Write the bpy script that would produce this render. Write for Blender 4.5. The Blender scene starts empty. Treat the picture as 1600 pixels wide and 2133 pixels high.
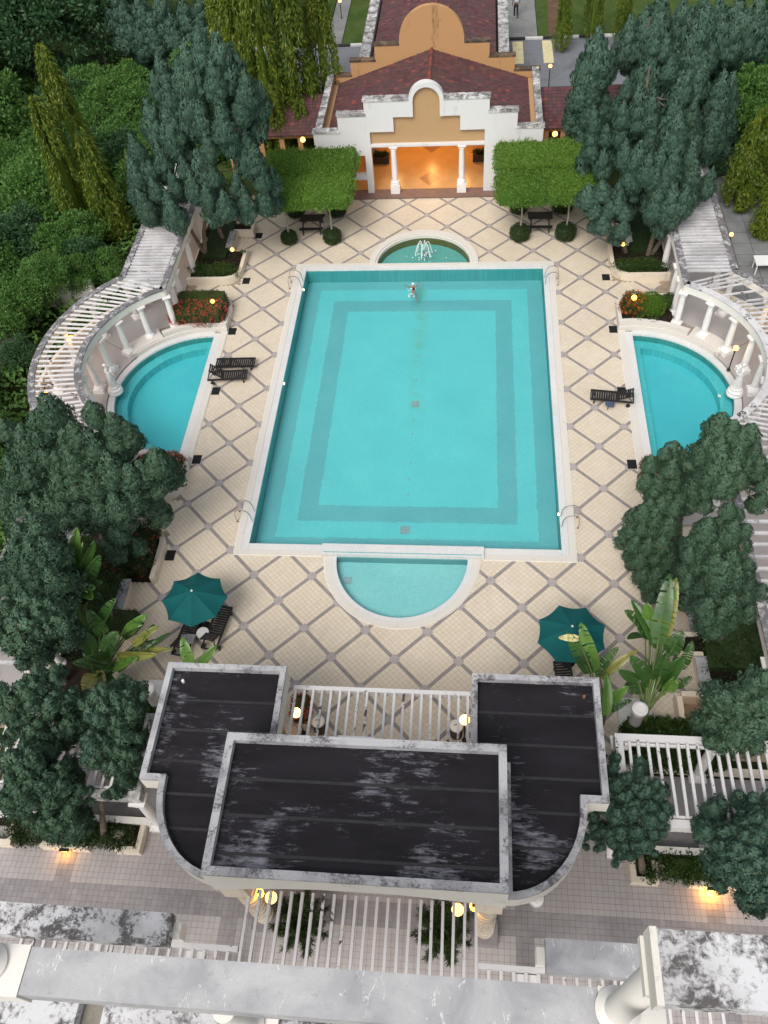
import bpy, bmesh, math, random
import numpy as np
from mathutils import Vector, Matrix
from math import sin, cos, pi, radians, sqrt, atan2

random.seed(7)
rng = np.random.default_rng(7)
SC = bpy.context.scene
COL = SC.collection

# ------------------------------------------------------------------ camera
cam_d = bpy.data.cameras.new('camera')
cam_d.sensor_fit = 'VERTICAL'
cam_d.sensor_height = 24.0
cam_d.lens = 24.0 * 1734.9 / 2133.0
cam_d.clip_start = 0.1
cam_d.clip_end = 1500
cam = bpy.data.objects.new('camera', cam_d)
COL.objects.link(cam)
_p, _y, _r = 0.6575, 0.1622, -0.1113
cam.matrix_world = (Matrix.Translation((2.6036, -18.0991, 28.1315)) @ Matrix.Rotation(_y, 4, 'Z')
                    @ Matrix.Rotation(_p, 4, 'X') @ Matrix.Rotation(_r, 4, 'Z'))
SC.camera = cam

# ------------------------------------------------------------------ sky, sun, exposure
SUN_EL, SUN_ROT = radians(52), radians(200)
w = bpy.data.worlds.new('World')
SC.world = w
w.use_nodes = True
nt = w.node_tree
nt.nodes.clear()
sky = nt.nodes.new('ShaderNodeTexSky')
sky.sky_type = 'NISHITA'
sky.sun_disc = False
sky.sun_elevation = SUN_EL
sky.sun_rotation = SUN_ROT
sky.dust_density = 4.0
sky.ozone_density = 1.0
hs = nt.nodes.new('ShaderNodeHueSaturation')
hs.inputs['Saturation'].default_value = 0.32
bg = nt.nodes.new('ShaderNodeBackground')
bg.inputs['Strength'].default_value = 0.13
wo = nt.nodes.new('ShaderNodeOutputWorld')
nt.links.new(sky.outputs[0], hs.inputs['Color'])
nt.links.new(hs.outputs[0], bg.inputs['Color'])
nt.links.new(bg.outputs[0], wo.inputs['Surface'])

sun_d = bpy.data.lights.new('sun', 'SUN')
sun_d.energy = 1.25
sun_d.angle = radians(28)
sun_d.color = (1.0, 0.95, 0.88)
sun = bpy.data.objects.new('sun', sun_d)
sun.rotation_euler = (pi / 2 - SUN_EL, 0, pi - SUN_ROT)
COL.objects.link(sun)

SC.view_settings.view_transform = 'Standard'
SC.view_settings.look = 'None'
SC.view_settings.exposure = 0.45
SC.view_settings.gamma = 1.0
SC.view_settings.use_curve_mapping = False
SC.render.engine = 'CYCLES'
SC.cycles.use_denoising = True
SC.cycles.max_bounces = 8
SC.cycles.transparent_max_bounces = 12


# ------------------------------------------------------------------ material helpers
MATS = {}


class NT:
    def __init__(self, m):
        m.use_nodes = True
        self.t = m.node_tree
        self.t.nodes.clear()

    def n(self, typ, **kw):
        nd = self.t.nodes.new(typ)
        for k, v in kw.items():
            if k.startswith('i_'):
                nd.inputs[k[2:].replace('_', ' ')].default_value = v
            else:
                setattr(nd, k, v)
        return nd

    def l(self, a, b):
        self.t.links.new(a, b)

    def mix(self, fac, a, b, blend='MIX'):
        nd = self.t.nodes.new('ShaderNodeMix')
        nd.data_type = 'RGBA'
        nd.blend_type = blend
        for sock, v in ((nd.inputs[0], fac), (nd.inputs[6], a), (nd.inputs[7], b)):
            if hasattr(v, 'is_output'):
                self.l(v, sock)
            else:
                sock.default_value = (*v, 1) if isinstance(v, tuple) and len(v) == 3 else v
        return nd.outputs[2]

    def noise(self, scale, detail=4, rough=.6, vec=None, dist=0.0):
        nd = self.n('ShaderNodeTexNoise')
        nd.inputs['Scale'].default_value = scale
        nd.inputs['Detail'].default_value = detail
        nd.inputs['Roughness'].default_value = rough
        nd.inputs['Distortion'].default_value = dist
        if vec is not None:
            self.l(vec, nd.inputs['Vector'])
        return nd.outputs['Fac']

    def ramp(self, fac, p0, p1, v0=0., v1=1.):
        nd = self.n('ShaderNodeMapRange')
        nd.inputs['From Min'].default_value = p0
        nd.inputs['From Max'].default_value = p1
        nd.inputs['To Min'].default_value = v0
        nd.inputs['To Max'].default_value = v1
        self.l(fac, nd.inputs['Value'])
        return nd.outputs[0]

    def pos(self, scale=(1, 1, 1)):
        g = self.n('ShaderNodeNewGeometry')
        if scale == (1, 1, 1):
            return g.outputs['Position']
        mp = self.n('ShaderNodeMapping')
        mp.inputs['Scale'].default_value = scale
        self.l(g.outputs['Position'], mp.inputs['Vector'])
        return mp.outputs[0]

    def island(self):
        return self.n('ShaderNodeNewGeometry').outputs['Random Per Island']

    def objrand(self):
        return self.n('ShaderNodeObjectInfo').outputs['Random']

    def finish(self, col, rough=.8, spec=.3, bump=None, bstr=.3, bdist=.02, metal=0., trans=0.):
        b = self.n('ShaderNodeBsdfPrincipled')
        if hasattr(col, 'is_output'):
            self.l(col, b.inputs['Base Color'])
        else:
            b.inputs['Base Color'].default_value = (*col, 1)
        if hasattr(rough, 'is_output'):
            self.l(rough, b.inputs['Roughness'])
        else:
            b.inputs['Roughness'].default_value = rough
        b.inputs['Specular IOR Level'].default_value = spec
        b.inputs['Metallic'].default_value = metal
        if bump is not None:
            bn = self.n('ShaderNodeBump')
            bn.inputs['Strength'].default_value = bstr
            bn.inputs['Distance'].default_value = bdist
            self.l(bump, bn.inputs['Height'])
            self.l(bn.outputs[0], b.inputs['Normal'])
        o = self.n('ShaderNodeOutputMaterial')
        self.l(b.outputs[0], o.inputs['Surface'])
        return b


def newmat(name):
    m = bpy.data.materials.new(name)
    MATS[name] = m
    return m, NT(m)


def hv(c, f):
    return tuple(min(1, x * f) for x in c)


def plain(name, c, rough=.75, spec=.3, var=.18, sc=3.0, bump=.15, island=0.0, metal=0.):
    """paint / plaster / stone: two octaves of mottling and fine relief"""
    m, t = newmat(name)
    p = t.pos()
    n1 = t.noise(sc, 6, .65, p)
    col = t.mix(t.ramp(n1, .3, .7), hv(c, 1 - var), hv(c, 1 + var))
    if island:
        col = t.mix(t.ramp(t.island(), 0, 1, 0, island), col, hv(c, .45))
    n2 = t.noise(sc * 14, 3, .6, p)
    t.finish(col, rough, spec, n2, bump, .01, metal)
    return m


def weathered(name, c, dirt, lo, hi, sc=2.2, grey=None, streak=False, rough=.85, fine=9.0, top=0.0):
    """painted masonry with mildew: big patches broken up by fine noise; `top` grows it more on upward faces"""
    m, t = newmat(name)
    p = t.pos((1, 1, .25)) if streak else t.pos()
    big = t.noise(sc, 6, .62, p, .6)
    fn = t.noise(fine, 8, .7, p, .4)
    ad = t.n('ShaderNodeMath', operation='MULTIPLY_ADD')
    t.l(fn, ad.inputs[0])
    ad.inputs[1].default_value = .75
    t.l(big, ad.inputs[2])
    v = ad.outputs[0]
    if top:
        g = t.n('ShaderNodeNewGeometry')
        sx = t.n('ShaderNodeSeparateXYZ')
        t.l(g.outputs['Normal'], sx.inputs[0])
        a2 = t.n('ShaderNodeMath', operation='MULTIPLY_ADD')
        t.l(t.ramp(sx.outputs['Z'], 0, 1), a2.inputs[0])
        a2.inputs[1].default_value = top
        t.l(v, a2.inputs[2])
        v = a2.outputs[0]
    base = c if grey is None else t.mix(t.ramp(t.noise(sc * .6, 5, .6, p), .42, .6), c, grey)
    col = t.mix(t.ramp(v, lo, hi), base, dirt)
    t.finish(col, rough, .25, fn, .35, .015)
    return m


def leafmat(name, c0, c1, c2=None, rough=.55, trans=.25, amt=0.06):
    """foliage: colour of each leaf from its own random number, some light through the blade"""
    m, t = newmat(name)
    isl = t.island()
    col = t.mix(isl, c0, c1)
    big = t.noise(.55, 3, .5, t.pos())
    col = t.mix(t.ramp(big, .35, .68), t.mix(.35, col, hv(c0, .8)), col)
    col = t.mix(t.ramp(t.objrand(), 0, 1, 0, .3), col, hv(c1, 1.15))
    if c2 is not None:
        col = t.mix(t.ramp(isl, 1 - amt - .001, 1 - amt), col, c2)
    b = t.n('ShaderNodeBsdfPrincipled')
    t.l(col, b.inputs['Base Color'])
    b.inputs['Roughness'].default_value = rough
    b.inputs['Specular IOR Level'].default_value = .3
    tr = t.n('ShaderNodeBsdfTranslucent')
    t.l(col, tr.inputs['Color'])
    mx = t.n('ShaderNodeMixShader')
    mx.inputs[0].default_value = trans
    t.l(b.outputs[0], mx.inputs[1])
    t.l(tr.outputs[0], mx.inputs[2])
    o = t.n('ShaderNodeOutputMaterial')
    t.l(mx.outputs[0], o.inputs['Surface'])
    return m


def emitmat(name, c, s):
    m, t = newmat(name)
    e = t.n('ShaderNodeEmission')
    e.inputs['Color'].default_value = (*c, 1)
    e.inputs['Strength'].default_value = s
    o = t.n('ShaderNodeOutputMaterial')
    t.l(e.outputs[0], o.inputs['Surface'])
    return m


def watermat(name, tint, ripple=.06, sc=2.5):
    m, t = newmat(name)
    p = t.pos()
    n = t.noise(sc, 4, .6, p, .8)
    bn = t.n('ShaderNodeBump')
    bn.inputs['Strength'].default_value = ripple
    bn.inputs['Distance'].default_value = .12
    t.l(n, bn.inputs['Height'])
    tr = t.n('ShaderNodeBsdfTransparent')
    tr.inputs['Color'].default_value = (*tint, 1)
    gl = t.n('ShaderNodeBsdfGlossy')
    gl.inputs['Roughness'].default_value = .02
    t.l(bn.outputs[0], gl.inputs['Normal'])
    fr = t.n('ShaderNodeFresnel')
    fr.inputs['IOR'].default_value = 1.33
    t.l(bn.outputs[0], fr.inputs['Normal'])
    mx = t.n('ShaderNodeMixShader')
    t.l(fr.outputs[0], mx.inputs[0])
    t.l(tr.outputs[0], mx.inputs[1])
    t.l(gl.outputs[0], mx.inputs[2])
    o = t.n('ShaderNodeOutputMaterial')
    t.l(mx.outputs[0], o.inputs['Surface'])
    return m


def mosaic(name, c, pitch=.05, joint=.8, stain=None, stain_amt=0., var=.12, rough=.35):
    """small pool mosaic: square pieces a few cm wide, colour differing from piece to piece"""
    m, t = newmat(name)
    p = t.pos()
    br = t.n('ShaderNodeTexBrick')
    br.offset = 0
    br.inputs['Scale'].default_value = 1 / pitch
    br.inputs['Brick Width'].default_value = 1
    br.inputs['Row Height'].default_value = 1
    br.inputs['Mortar Size'].default_value = .06
    br.inputs['Color1'].default_value = (*hv(c, 1 - var), 1)
    br.inputs['Color2'].default_value = (*hv(c, 1 + var), 1)
    br.inputs['Mortar'].default_value = (*hv(c, joint), 1)
    t.l(p, br.inputs['Vector'])
    col = br.outputs['Color']
    big = t.noise(.5, 4, .6, p)
    col = t.mix(t.ramp(big, .35, .7), col, t.mix(1.0, col, (.86, .92, .95), 'MULTIPLY'))
    if stain is not None:
        sx = t.n('ShaderNodeSeparateXYZ')
        t.l(p, sx.inputs[0])
        ab = t.n('ShaderNodeMath', operation='ABSOLUTE')
        t.l(sx.outputs['X'], ab.inputs[0])
        line = t.ramp(ab.outputs[0], .0, .55, 1, 0)
        nn = t.ramp(t.noise(.9, 6, .7, p, 1.0), .42, .75)
        mu = t.n('ShaderNodeMath', operation='MULTIPLY')
        t.l(line, mu.inputs[0])
        t.l(nn, mu.inputs[1])
        yl = t.ramp(sx.outputs['Y'], 8.5, 10.5, 0, 1)
        mu2 = t.n('ShaderNodeMath', operation='MULTIPLY')
        t.l(mu.outputs[0], mu2.inputs[0])
        t.l(yl, mu2.inputs[1])
        col = t.mix(t.ramp(mu2.outputs[0], 0, 1, 0, stain_amt), col, stain)
    t.finish(col, rough, .4)
    return m


# ------------------------------------------------------------------ materials
tm, t_ = newmat('cream_tile')
isl = t_.island()
c_ = t_.mix(t_.ramp(t_.noise(.35, 5, .6, t_.pos()), .3, .7), (.60, .525, .415), (.67, .60, .488))
c_ = t_.mix(t_.ramp(isl, 0, 1, 0, .22), c_, (.50, .38, .26))
c_ = t_.mix(t_.ramp(t_.objrand(), 0, 1, 0, .08), c_, (.50, .38, .26))
c_ = t_.mix(t_.ramp(t_.noise(.9, 9, .72, t_.pos(), .6), .56, .80, 0, .45), c_, (.36, .29, .215))
t_.finish(c_, .5, .35, t_.noise(30, 3, .6, t_.pos()), .1, .005)
plain('tile_joint', (.31, .245, .175), .9, .2, .25, 3)
plain('grey_strip', (.275, .25, .25), .6, .35, .18, 4, island=.25)
plain('grey_node', (.38, .34, .33), .6, .35, .14, 3, island=.2)
tm, t_ = newmat('terrace_tile')
c_ = t_.mix(t_.ramp(t_.noise(.4, 5, .6, t_.pos()), .3, .7), (.345, .322, .312), (.425, .398, .388))
c_ = t_.mix(t_.ramp(t_.island(), 0, 1, 0, .25), c_, (.30, .235, .225))
t_.finish(c_, .55, .3, t_.noise(30, 3, .6, t_.pos()), .1, .005)
plain('terrace_band', (.275, .255, .258), .6, .3, .15, 2, island=.25)
plain('terrace_joint', (.17, .135, .125), .9, .2, .2, 4)
plain('soil', (.022, .016, .012), .95, .1, .5, 3, .6)
tm, t_ = newmat('ground')
c_ = t_.mix(t_.ramp(t_.noise(.25, 6, .7, t_.pos()), .35, .65), (.018, .028, .010), (.035, .05, .015))
t_.finish(c_, .95, .1, t_.noise(9, 6, .7, t_.pos()), .6, .05)
tm, t_ = newmat('lawn')
c_ = t_.mix(t_.ramp(t_.noise(.6, 7, .7, t_.pos()), .35, .65), (.035, .07, .012), (.075, .105, .03))
t_.finish(c_, .95, .1, t_.noise(14, 6, .7, t_.pos()), .7, .05)
weathered('asphalt', (.17, .18, .20), (.10, .105, .115), .85, 1.1, .4, fine=6)
weathered('footpath_slab', (.22, .225, .22), (.14, .14, .13), .8, 1.1, .6)
plain('earth_track', (.12, .075, .05), .95, .1, .3, 1.5)
weathered('white_paint', (.74, .71, .66), (.42, .39, .35), .98, 1.25, 1.2)
weathered('coping_stone', (.60, .57, .52), (.40, .34, .27), 1.0, 1.3, 1.6)
mosaic('coping_mosaic', (.68, .665, .645), .06, .72, var=.05)
plain('white_column', (.76, .74, .72), .6, .3, .07, 2)
weathered('wall_cream', (.66, .58, .47), (.36, .30, .23), .95, 1.3, 1.0, streak=True)
weathered('facade_white', (.64, .64, .635), (.28, .27, .265), 1.0, 1.25, 1.3, streak=True)
weathered('coping_mildew', (.66, .65, .64), (.12, .115, .11), .80, 1.05, 1.9, grey=(.36, .35, .35), top=.06)
weathered('ochre_wall', (.47, .27, .125), (.14, .08, .045), 1.0, 1.25, .9, streak=True)
weathered('ochre_niche', (.44, .28, .145), (.30, .18, .08), 1.0, 1.4, .8)
weathered('ochre_cap', (.20, .13, .08), (.05, .04, .035), .7, 1.0, 1.8)
weathered('peeling_white', (.64, .625, .62), (.045, .042, .04), 1.0, 1.05, 1.3, fine=7.0)
weathered('peeling_heavy', (.60, .59, .59), (.04, .038, .036), .97, 1.02, 1.1, grey=(.45, .44, .45), fine=8.0)
weathered('grey_slats', (.56, .55, .56), (.09, .085, .085), 1.04, 1.14, 1.2, grey=(.40, .39, .40), fine=8.0)
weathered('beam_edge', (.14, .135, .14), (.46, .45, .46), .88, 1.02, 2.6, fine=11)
weathered('parapet_cap', (.43, .43, .44), (.10, .095, .10), .86, 1.04, 1.3, grey=(.29, .29, .305), fine=14)
weathered('parapet_side', (.66, .63, .57), (.28, .26, .24), 1.0, 1.25, 1.4)
weathered('lichen_slab', (.60, .60, .61), (.10, .095, .092), .84, .98, 1.2, grey=(.44, .435, .44), fine=10)
weathered('pier_stone', (.26, .24, .20), (.10, .09, .08), .9, 1.2, 1.5)
tm, t_ = newmat('beam_slab')
p_ = t_.pos()
c_ = t_.mix(t_.ramp(t_.noise(1.1, 5, .6, p_, .5), .36, .66), (.31, .312, .325), (.47, .47, .475))
c_ = t_.mix(t_.ramp(t_.noise(3.5, 6, .7, p_), .66, .72), c_, (.72, .71, .70))
vo = t_.n('ShaderNodeTexVoronoi', feature='DISTANCE_TO_EDGE')
vo.inputs['Scale'].default_value = .8
ad = t_.n('ShaderNodeVectorMath', operation='ADD')
nz_ = t_.n('ShaderNodeTexNoise')
nz_.inputs['Scale'].default_value = 2.5
nz_.inputs['Detail'].default_value = 5
t_.l(p_, nz_.inputs['Vector'])
sc_ = t_.n('ShaderNodeVectorMath', operation='SCALE')
sc_.inputs['Scale'].default_value = .7
t_.l(nz_.outputs['Color'], sc_.inputs[0])
t_.l(p_, ad.inputs[0])
t_.l(sc_.outputs[0], ad.inputs[1])
t_.l(ad.outputs[0], vo.inputs['Vector'])
nn_ = t_.noise(1.0, 5, .6, t_.pos((2.6, .7, 1)), .8)
as_ = t_.n('ShaderNodeMath', operation='SUBTRACT')
t_.l(nn_, as_.inputs[0])
as_.inputs[1].default_value = .5
ab_ = t_.n('ShaderNodeMath', operation='ABSOLUTE')
t_.l(as_.outputs[0], ab_.inputs[0])
crk = t_.ramp(ab_.outputs[0], .002, .010, 1, 0)
msk = t_.ramp(t_.noise(2.1, 3, .5, p_), .54, .60)
mm = t_.n('ShaderNodeMath', operation='MULTIPLY')
t_.l(crk, mm.inputs[0])
t_.l(msk, mm.inputs[1])
c_ = t_.mix(mm.outputs[0], c_, (.70, .69, .67))
c_ = t_.mix(t_.ramp(t_.noise(5, 9, .8, p_, .6), .58, .70, 0, .7), c_, (.17, .165, .165))
c_ = t_.mix(t_.ramp(t_.noise(40, 3, .7, p_), .4, .7, 0, .25), c_, (.22, .22, .22))
t_.finish(c_, .8, .3, t_.noise(16, 6, .7, p_), .3, .01)
tm, t_ = newmat('roof_membrane')
p_ = t_.pos((.5, 1.6, 1))
c_ = t_.mix(t_.ramp(t_.noise(.8, 5, .6, p_), .3, .7), (.011, .010, .012), (.022, .020, .024))
big = t_.noise(.5, 5, .6, t_.pos((.7, 1.0, 1)), .3)
fn = t_.noise(4.5, 10, .82, t_.pos((.35, 1.5, 1)), .3)
ad = t_.n('ShaderNodeMath', operation='MULTIPLY_ADD')
t_.l(fn, ad.inputs[0])
ad.inputs[1].default_value = 1.0
t_.l(big, ad.inputs[2])
c_ = t_.mix(t_.ramp(ad.outputs[0], 1.07, 1.25, 0, .85), c_, (.26, .26, .30))
c_ = t_.mix(t_.ramp(t_.noise(14, 6, .8, t_.pos((.5, 1, 1)), .5), .70, .76, 0, .8), c_, (.45, .45, .48))
t_.finish(c_, .7, .12, fn, .5, .03)
tm, t_ = newmat('clay_tile')
c_ = t_.mix(t_.island(), (.070, .030, .034), (.135, .052, .052))
c_ = t_.mix(t_.ramp(t_.island(), .972, .976), c_, (.24, .062, .05))
c_ = t_.mix(t_.ramp(t_.noise(.8, 6, .7, t_.pos()), .4, .7, 0, .6), c_, (.085, .065, .062))
t_.finish(c_, .75, .3, t_.noise(20, 4, .6, t_.pos()), .3, .01)
plain('membrane_lap', (.020, .019, .021), .6, .4, .4, 5)
plain('clay_ridge', (.21, .055, .042), .7, .3, .3, 3)
plain('dark_under', (.03, .025, .024), .9, .2, .2, 3)
plain('orange_floor', (.52, .30, .13), .3, .5, .1, 1.2)
plain('orange_floor_dark', (.30, .15, .07), .3, .5, .1, 1.2)
plain('step_edge', (.19, .12, .10), .6, .3, .15, 3)
mosaic('pool_light', (.165, .62, .635), .05, .92, (.18, .40, .20), .75, .05)
mosaic('pool_dark', (.16, .475, .50), .05, .92, (.20, .38, .24), .6, .05)
mosaic('pool_wall', (.10, .41, .41), .05, .85)
mosaic('pool_side_floor', (.085, .54, .59), .05, .95, var=.04)
mosaic('pool_side_step', (.10, .55, .58), .05, .9)
mosaic('pool_side_wall', (.06, .33, .30), .05, .8)
mosaic('fountain_floor', (.16, .47, .43), .05, .85, rough=.5)
mosaic('fountain_wall', (.16, .15, .045), .05, .8)
mosaic('wade_floor', (.31, .63, .63), .08, .86, var=.05)
mosaic('wade_wall', (.17, .40, .42), .08, .8)
watermat('water_main', (.90, .985, .985), .22, 1.1)
watermat('water_side', (.90, .985, .985), .06, 1.2)
watermat('water_ripple', (.90, .98, .97), .25, 5)
plain('steel', (.55, .55, .56), .22, .5, .08, 5, metal=1.0)
plain('rust', (.20, .09, .05), .8, .2, .3, 8)
plain('black_wood', (.018, .016, .017), .55, .4, .35, 6)
plain('black_rubber', (.012, .012, .014), .8, .3, .2, 6)
plain('brown_wood', (.045, .026, .020), .6, .4, .3, 6)
plain('green_canvas', (.004, .085, .088), .8, .2, .10, 2, .25)
plain('statue_white', (.72, .71, .69), .55, .35, .08, 4)
plain('plastic_white', (.72, .72, .70), .4, .5, .06, 3)
plain('slate_blue', (.06, .08, .14), .6, .3, .2, 4)
plain('terracotta', (.30, .13, .06), .8, .2, .2, 4)
plain('bark', (.16, .13, .10), .95, .1, .4, 7, .8)
plain('bark_pale', (.26, .25, .20), .9, .15, .3, 6, .6)
plain('stem_green', (.10, .13, .045), .7, .3, .2, 5)
plain('yellow_paint', (.62, .55, .33), .8, .2, .18, 3)
plain('kerb_white', (.55, .55, .53), .8, .2, .15, 4)
plain('kerb_black', (.03, .03, .032), .8, .2, .2, 4)
plain('paver_grey', (.21, .22, .225), .8, .2, .2, 1.2, island=.3)
plain('grate_grey', (.30, .40, .42), .6, .3, .2, 6)
plain('skin', (.36, .19, .125), .55, .4, .06, 6)
plain('skin_dark', (.16, .085, .055), .55, .4, .06, 6)
plain('swimsuit', (.012, .012, .018), .5, .4, .1, 6)
plain('shirt', (.62, .66, .70), .8, .2, .05, 6)
plain('trousers', (.02, .022, .03), .8, .2, .1, 6)
plain('cap_white', (.75, .80, .82), .5, .4, .05, 6)
plain('fountain_jet', (.80, .88, .90), .15, .6, .05, 9)
leafmat('needle', (.048, .106, .074), (.086, .160, .110), (.095, .13, .07), .6, .15)
leafmat('needle_b', (.050, .108, .066), (.092, .165, .098), (.10, .13, .07), .6, .15)
leafmat('mast_leaf', (.070, .130, .016), (.175, .245, .028), (.27, .27, .035), .45, .35, .10)
leafmat('jungle_leaf', (.055, .140, .028), (.130, .265, .060), (.12, .17, .04), .5, .3)
leafmat('jungle_dark', (.030, .085, .035), (.070, .150, .060), (.07, .12, .04), .5, .25)
leafmat('clipped_leaf', (.066, .150, .018), (.175, .305, .046), (.22, .30, .06), .45, .3, .04)
leafmat('bush_leaf', (.016, .035, .010), (.045, .080, .022), (.09, .09, .03), .55, .2)
leafmat('hedge_leaf', (.028, .050, .012), (.070, .095, .026), (.15, .07, .03), .5, .2, .1)
leafmat('low_leaf', (.020, .050, .010), (.055, .100, .020), (.10, .12, .02), .5, .2)
leafmat('lime_leaf', (.06, .14, .012), (.13, .22, .025), None, .5, .3)
leafmat('red_flower', (.50, .035, .04), (.68, .11, .10), (.65, .25, .12), .6, .2)
leafmat('orange_flower', (.50, .10, .015), (.62, .20, .03), None, .6, .2)
for nm, a, b in (('banana_0', (.020, .060, .012), (.042, .105, .020)), ('banana_1', (.062, .145, .022), (.105, .205, .035)),
                 ('banana_2', (.10, .13, .025), (.24, .22, .05)), ('banana_3', (.50, .48, .20), (.55, .50, .22))):
    mm_, t_ = newmat(nm)
    c_ = t_.mix(t_.ramp(t_.noise(1.2, 4, .6, t_.pos()), .35, .65), a, b)
    b_ = t_.finish(c_, .38, .5, t_.noise(24, 2, .5, t_.pos()), .2, .01)
for nm_, c_, s_ in (('lamp_glow', (1.0, .46, .10), 6), ('lamp_glow_soft', (1.0, .58, .20), 5)):   # frosted glass: glows, and lets the lamp inside shine through
    mm_, t_ = newmat(nm_)
    e_ = t_.n('ShaderNodeEmission')
    e_.inputs['Color'].default_value = (*c_, 1)
    e_.inputs['Strength'].default_value = s_
    tr_ = t_.n('ShaderNodeBsdfTransparent')
    mx_ = t_.n('ShaderNodeMixShader')
    mx_.inputs[0].default_value = .5
    t_.l(tr_.outputs[0], mx_.inputs[1])
    t_.l(e_.outputs[0], mx_.inputs[2])
    t_.l(mx_.outputs[0], t_.n('ShaderNodeOutputMaterial').inputs['Surface'])
emitmat('lamp_amber', (1.0, .40, .03), 12)
emitmat('pool_lamp', (1.0, .74, .45), 6)
M = MATS


# ------------------------------------------------------------------ mesh helpers
class MB:
    def __init__(self, T=None):
        self.v, self.f, self.mi = [], [], []
        self.T = T
        self.cur = 0

    def add(self, V, F):
        o = len(self.v)
        T = self.T
        self.v += [T(p) for p in V] if T else [tuple(p) for p in V]
        self.f += [tuple(i + o for i in f) for f in F]
        self.mi += [self.cur] * len(F)

    def box(self, x0, x1, y0, y1, z0, z1, rz=0, ctr=None):
        V = [(x, y, z) for z in (z0, z1) for x, y in ((x0, y0), (x1, y0), (x1, y1), (x0, y1))]
        if rz:
            cx, cy = ctr if ctr else ((x0 + x1) / 2, (y0 + y1) / 2)
            c, s = cos(rz), sin(rz)
            V = [(cx + (x - cx) * c - (y - cy) * s, cy + (x - cx) * s + (y - cy) * c, z) for x, y, z in V]
        self.add(V, [(3, 2, 1, 0), (4, 5, 6, 7), (0, 1, 5, 4), (1, 2, 6, 5), (2, 3, 7, 6), (3, 0, 4, 7)])

    def bar(self, a, b, wd, h, up=(0, 0, 1)):
        a, b = Vector(a), Vector(b)
        d = (b - a).normalized()
        u = Vector(up)
        s = d.cross(u)
        if s.length < 1e-5:
            s = Vector((1, 0, 0))
        s.normalize()
        u = s.cross(d)
        s, u = s * wd / 2, u * h / 2
        V = [p + i * s + j * u for p in (a, b) for i, j in ((-1, -1), (1, -1), (1, 1), (-1, 1))]
        self.add(V, [(0, 1, 2, 3), (7, 6, 5, 4), (0, 4, 5, 1), (1, 5, 6, 2), (2, 6, 7, 3), (3, 7, 4, 0)])

    def prism(self, poly, z0, z1):
        n = len(poly)
        z0f = z0 if callable(z0) else (lambda x, y: z0)
        z1f = z1 if callable(z1) else (lambda x, y: z1)
        V = [(x, y, z0f(x, y)) for x, y in poly] + [(x, y, z1f(x, y)) for x, y in poly]
        F = [tuple(range(n - 1, -1, -1)), tuple(range(n, 2 * n))]
        F += [(i, (i + 1) % n, n + (i + 1) % n, n + i) for i in range(n)]
        self.add(V, F)

    def vprism(self, poly, y0, y1):
        """polygon in the x-z plane pushed along y"""
        n = len(poly)
        V = [(x, y0, z) for x, z in poly] + [(x, y1, z) for x, z in poly]
        F = [tuple(range(n)), tuple(range(2 * n - 1, n - 1, -1))]
        F += [((i + 1) % n, i, n + i, n + (i + 1) % n) for i in range(n)]
        self.add(V, F)

    def ring(self, cx, cy, r0, r1, a0, a1, z0, z1, n=24):
        V, F = [], []
        for i in range(n + 1):
            a = a0 + (a1 - a0) * i / n
            c, s = cos(a), sin(a)
            V += [(cx + r0 * c, cy + r0 * s, z0), (cx + r1 * c, cy + r1 * s, z0), (cx + r1 * c, cy + r1 * s, z1), (cx + r0 * c, cy + r0 * s, z1)]
        for i in range(n):
            o, q = 4 * i, 4 * i + 4
            for k in range(4):
                F.append((o + k, o + (k + 1) % 4, q + (k + 1) % 4, q + k))
        F += [(3, 2, 1, 0), (4 * n, 4 * n + 1, 4 * n + 2, 4 * n + 3)]
        self.add(V, F)

    def lathe(self, prof, cx=0, cy=0, cz=0, n=16, ax=None):
        V, F = [], []
        for r, z in prof:
            for k in range(n):
                a = 2 * pi * k / n
                V.append((cx + r * cos(a), cy + r * sin(a), cz + z))
        for i in range(len(prof) - 1):
            for k in range(n):
                F.append((i * n + k, i * n + (k + 1) % n, (i + 1) * n + (k + 1) % n, (i + 1) * n + k))
        F.append(tuple(range(n - 1, -1, -1)))
        F.append(tuple((len(prof) - 1) * n + k for k in range(n)))
        self.add(V, F)

    def tube(self, pts, r, n=8):
        pts = [Vector(p) for p in pts]
        rs = r if isinstance(r, (list, tuple)) else [r] * len(pts)
        V, F = [], []
        pu = None
        for i, p in enumerate(pts):
            d = (pts[min(i + 1, len(pts) - 1)] - pts[max(i - 1, 0)]).normalized()
            u = pu if pu is not None else (Vector((0, 0, 1)) if abs(d.z) < .9 else Vector((1, 0, 0)))
            s = d.cross(u).normalized()
            u = s.cross(d).normalized()
            pu = u
            for k in range(n):
                a = 2 * pi * k / n
                V.append(p + (s * cos(a) + u * sin(a)) * rs[i])
        for i in range(len(pts) - 1):
            for k in range(n):
                F.append((i * n + k, i * n + (k + 1) % n, (i + 1) * n + (k + 1) % n, (i + 1) * n + k))
        F.append(tuple(range(n - 1, -1, -1)))
        F.append(tuple((len(pts) - 1) * n + k for k in range(n)))
        self.add(V, F)

    def sphere(self, c, r, n=12, m=8, sq=(1, 1, 1)):
        prof = [(max(1e-4, r * sin(pi * i / m)), -r * cos(pi * i / m)) for i in range(m + 1)]
        V, F = [], []
        for rr, z in prof:
            for k in range(n):
                a = 2 * pi * k / n
                V.append((c[0] + rr * cos(a) * sq[0], c[1] + rr * sin(a) * sq[1], c[2] + z * sq[2]))
        for i in range(m):
            for k in range(n):
                F.append((i * n + k, i * n + (k + 1) % n, (i + 1) * n + (k + 1) % n, (i + 1) * n + k))
        self.add(V, F)

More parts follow.
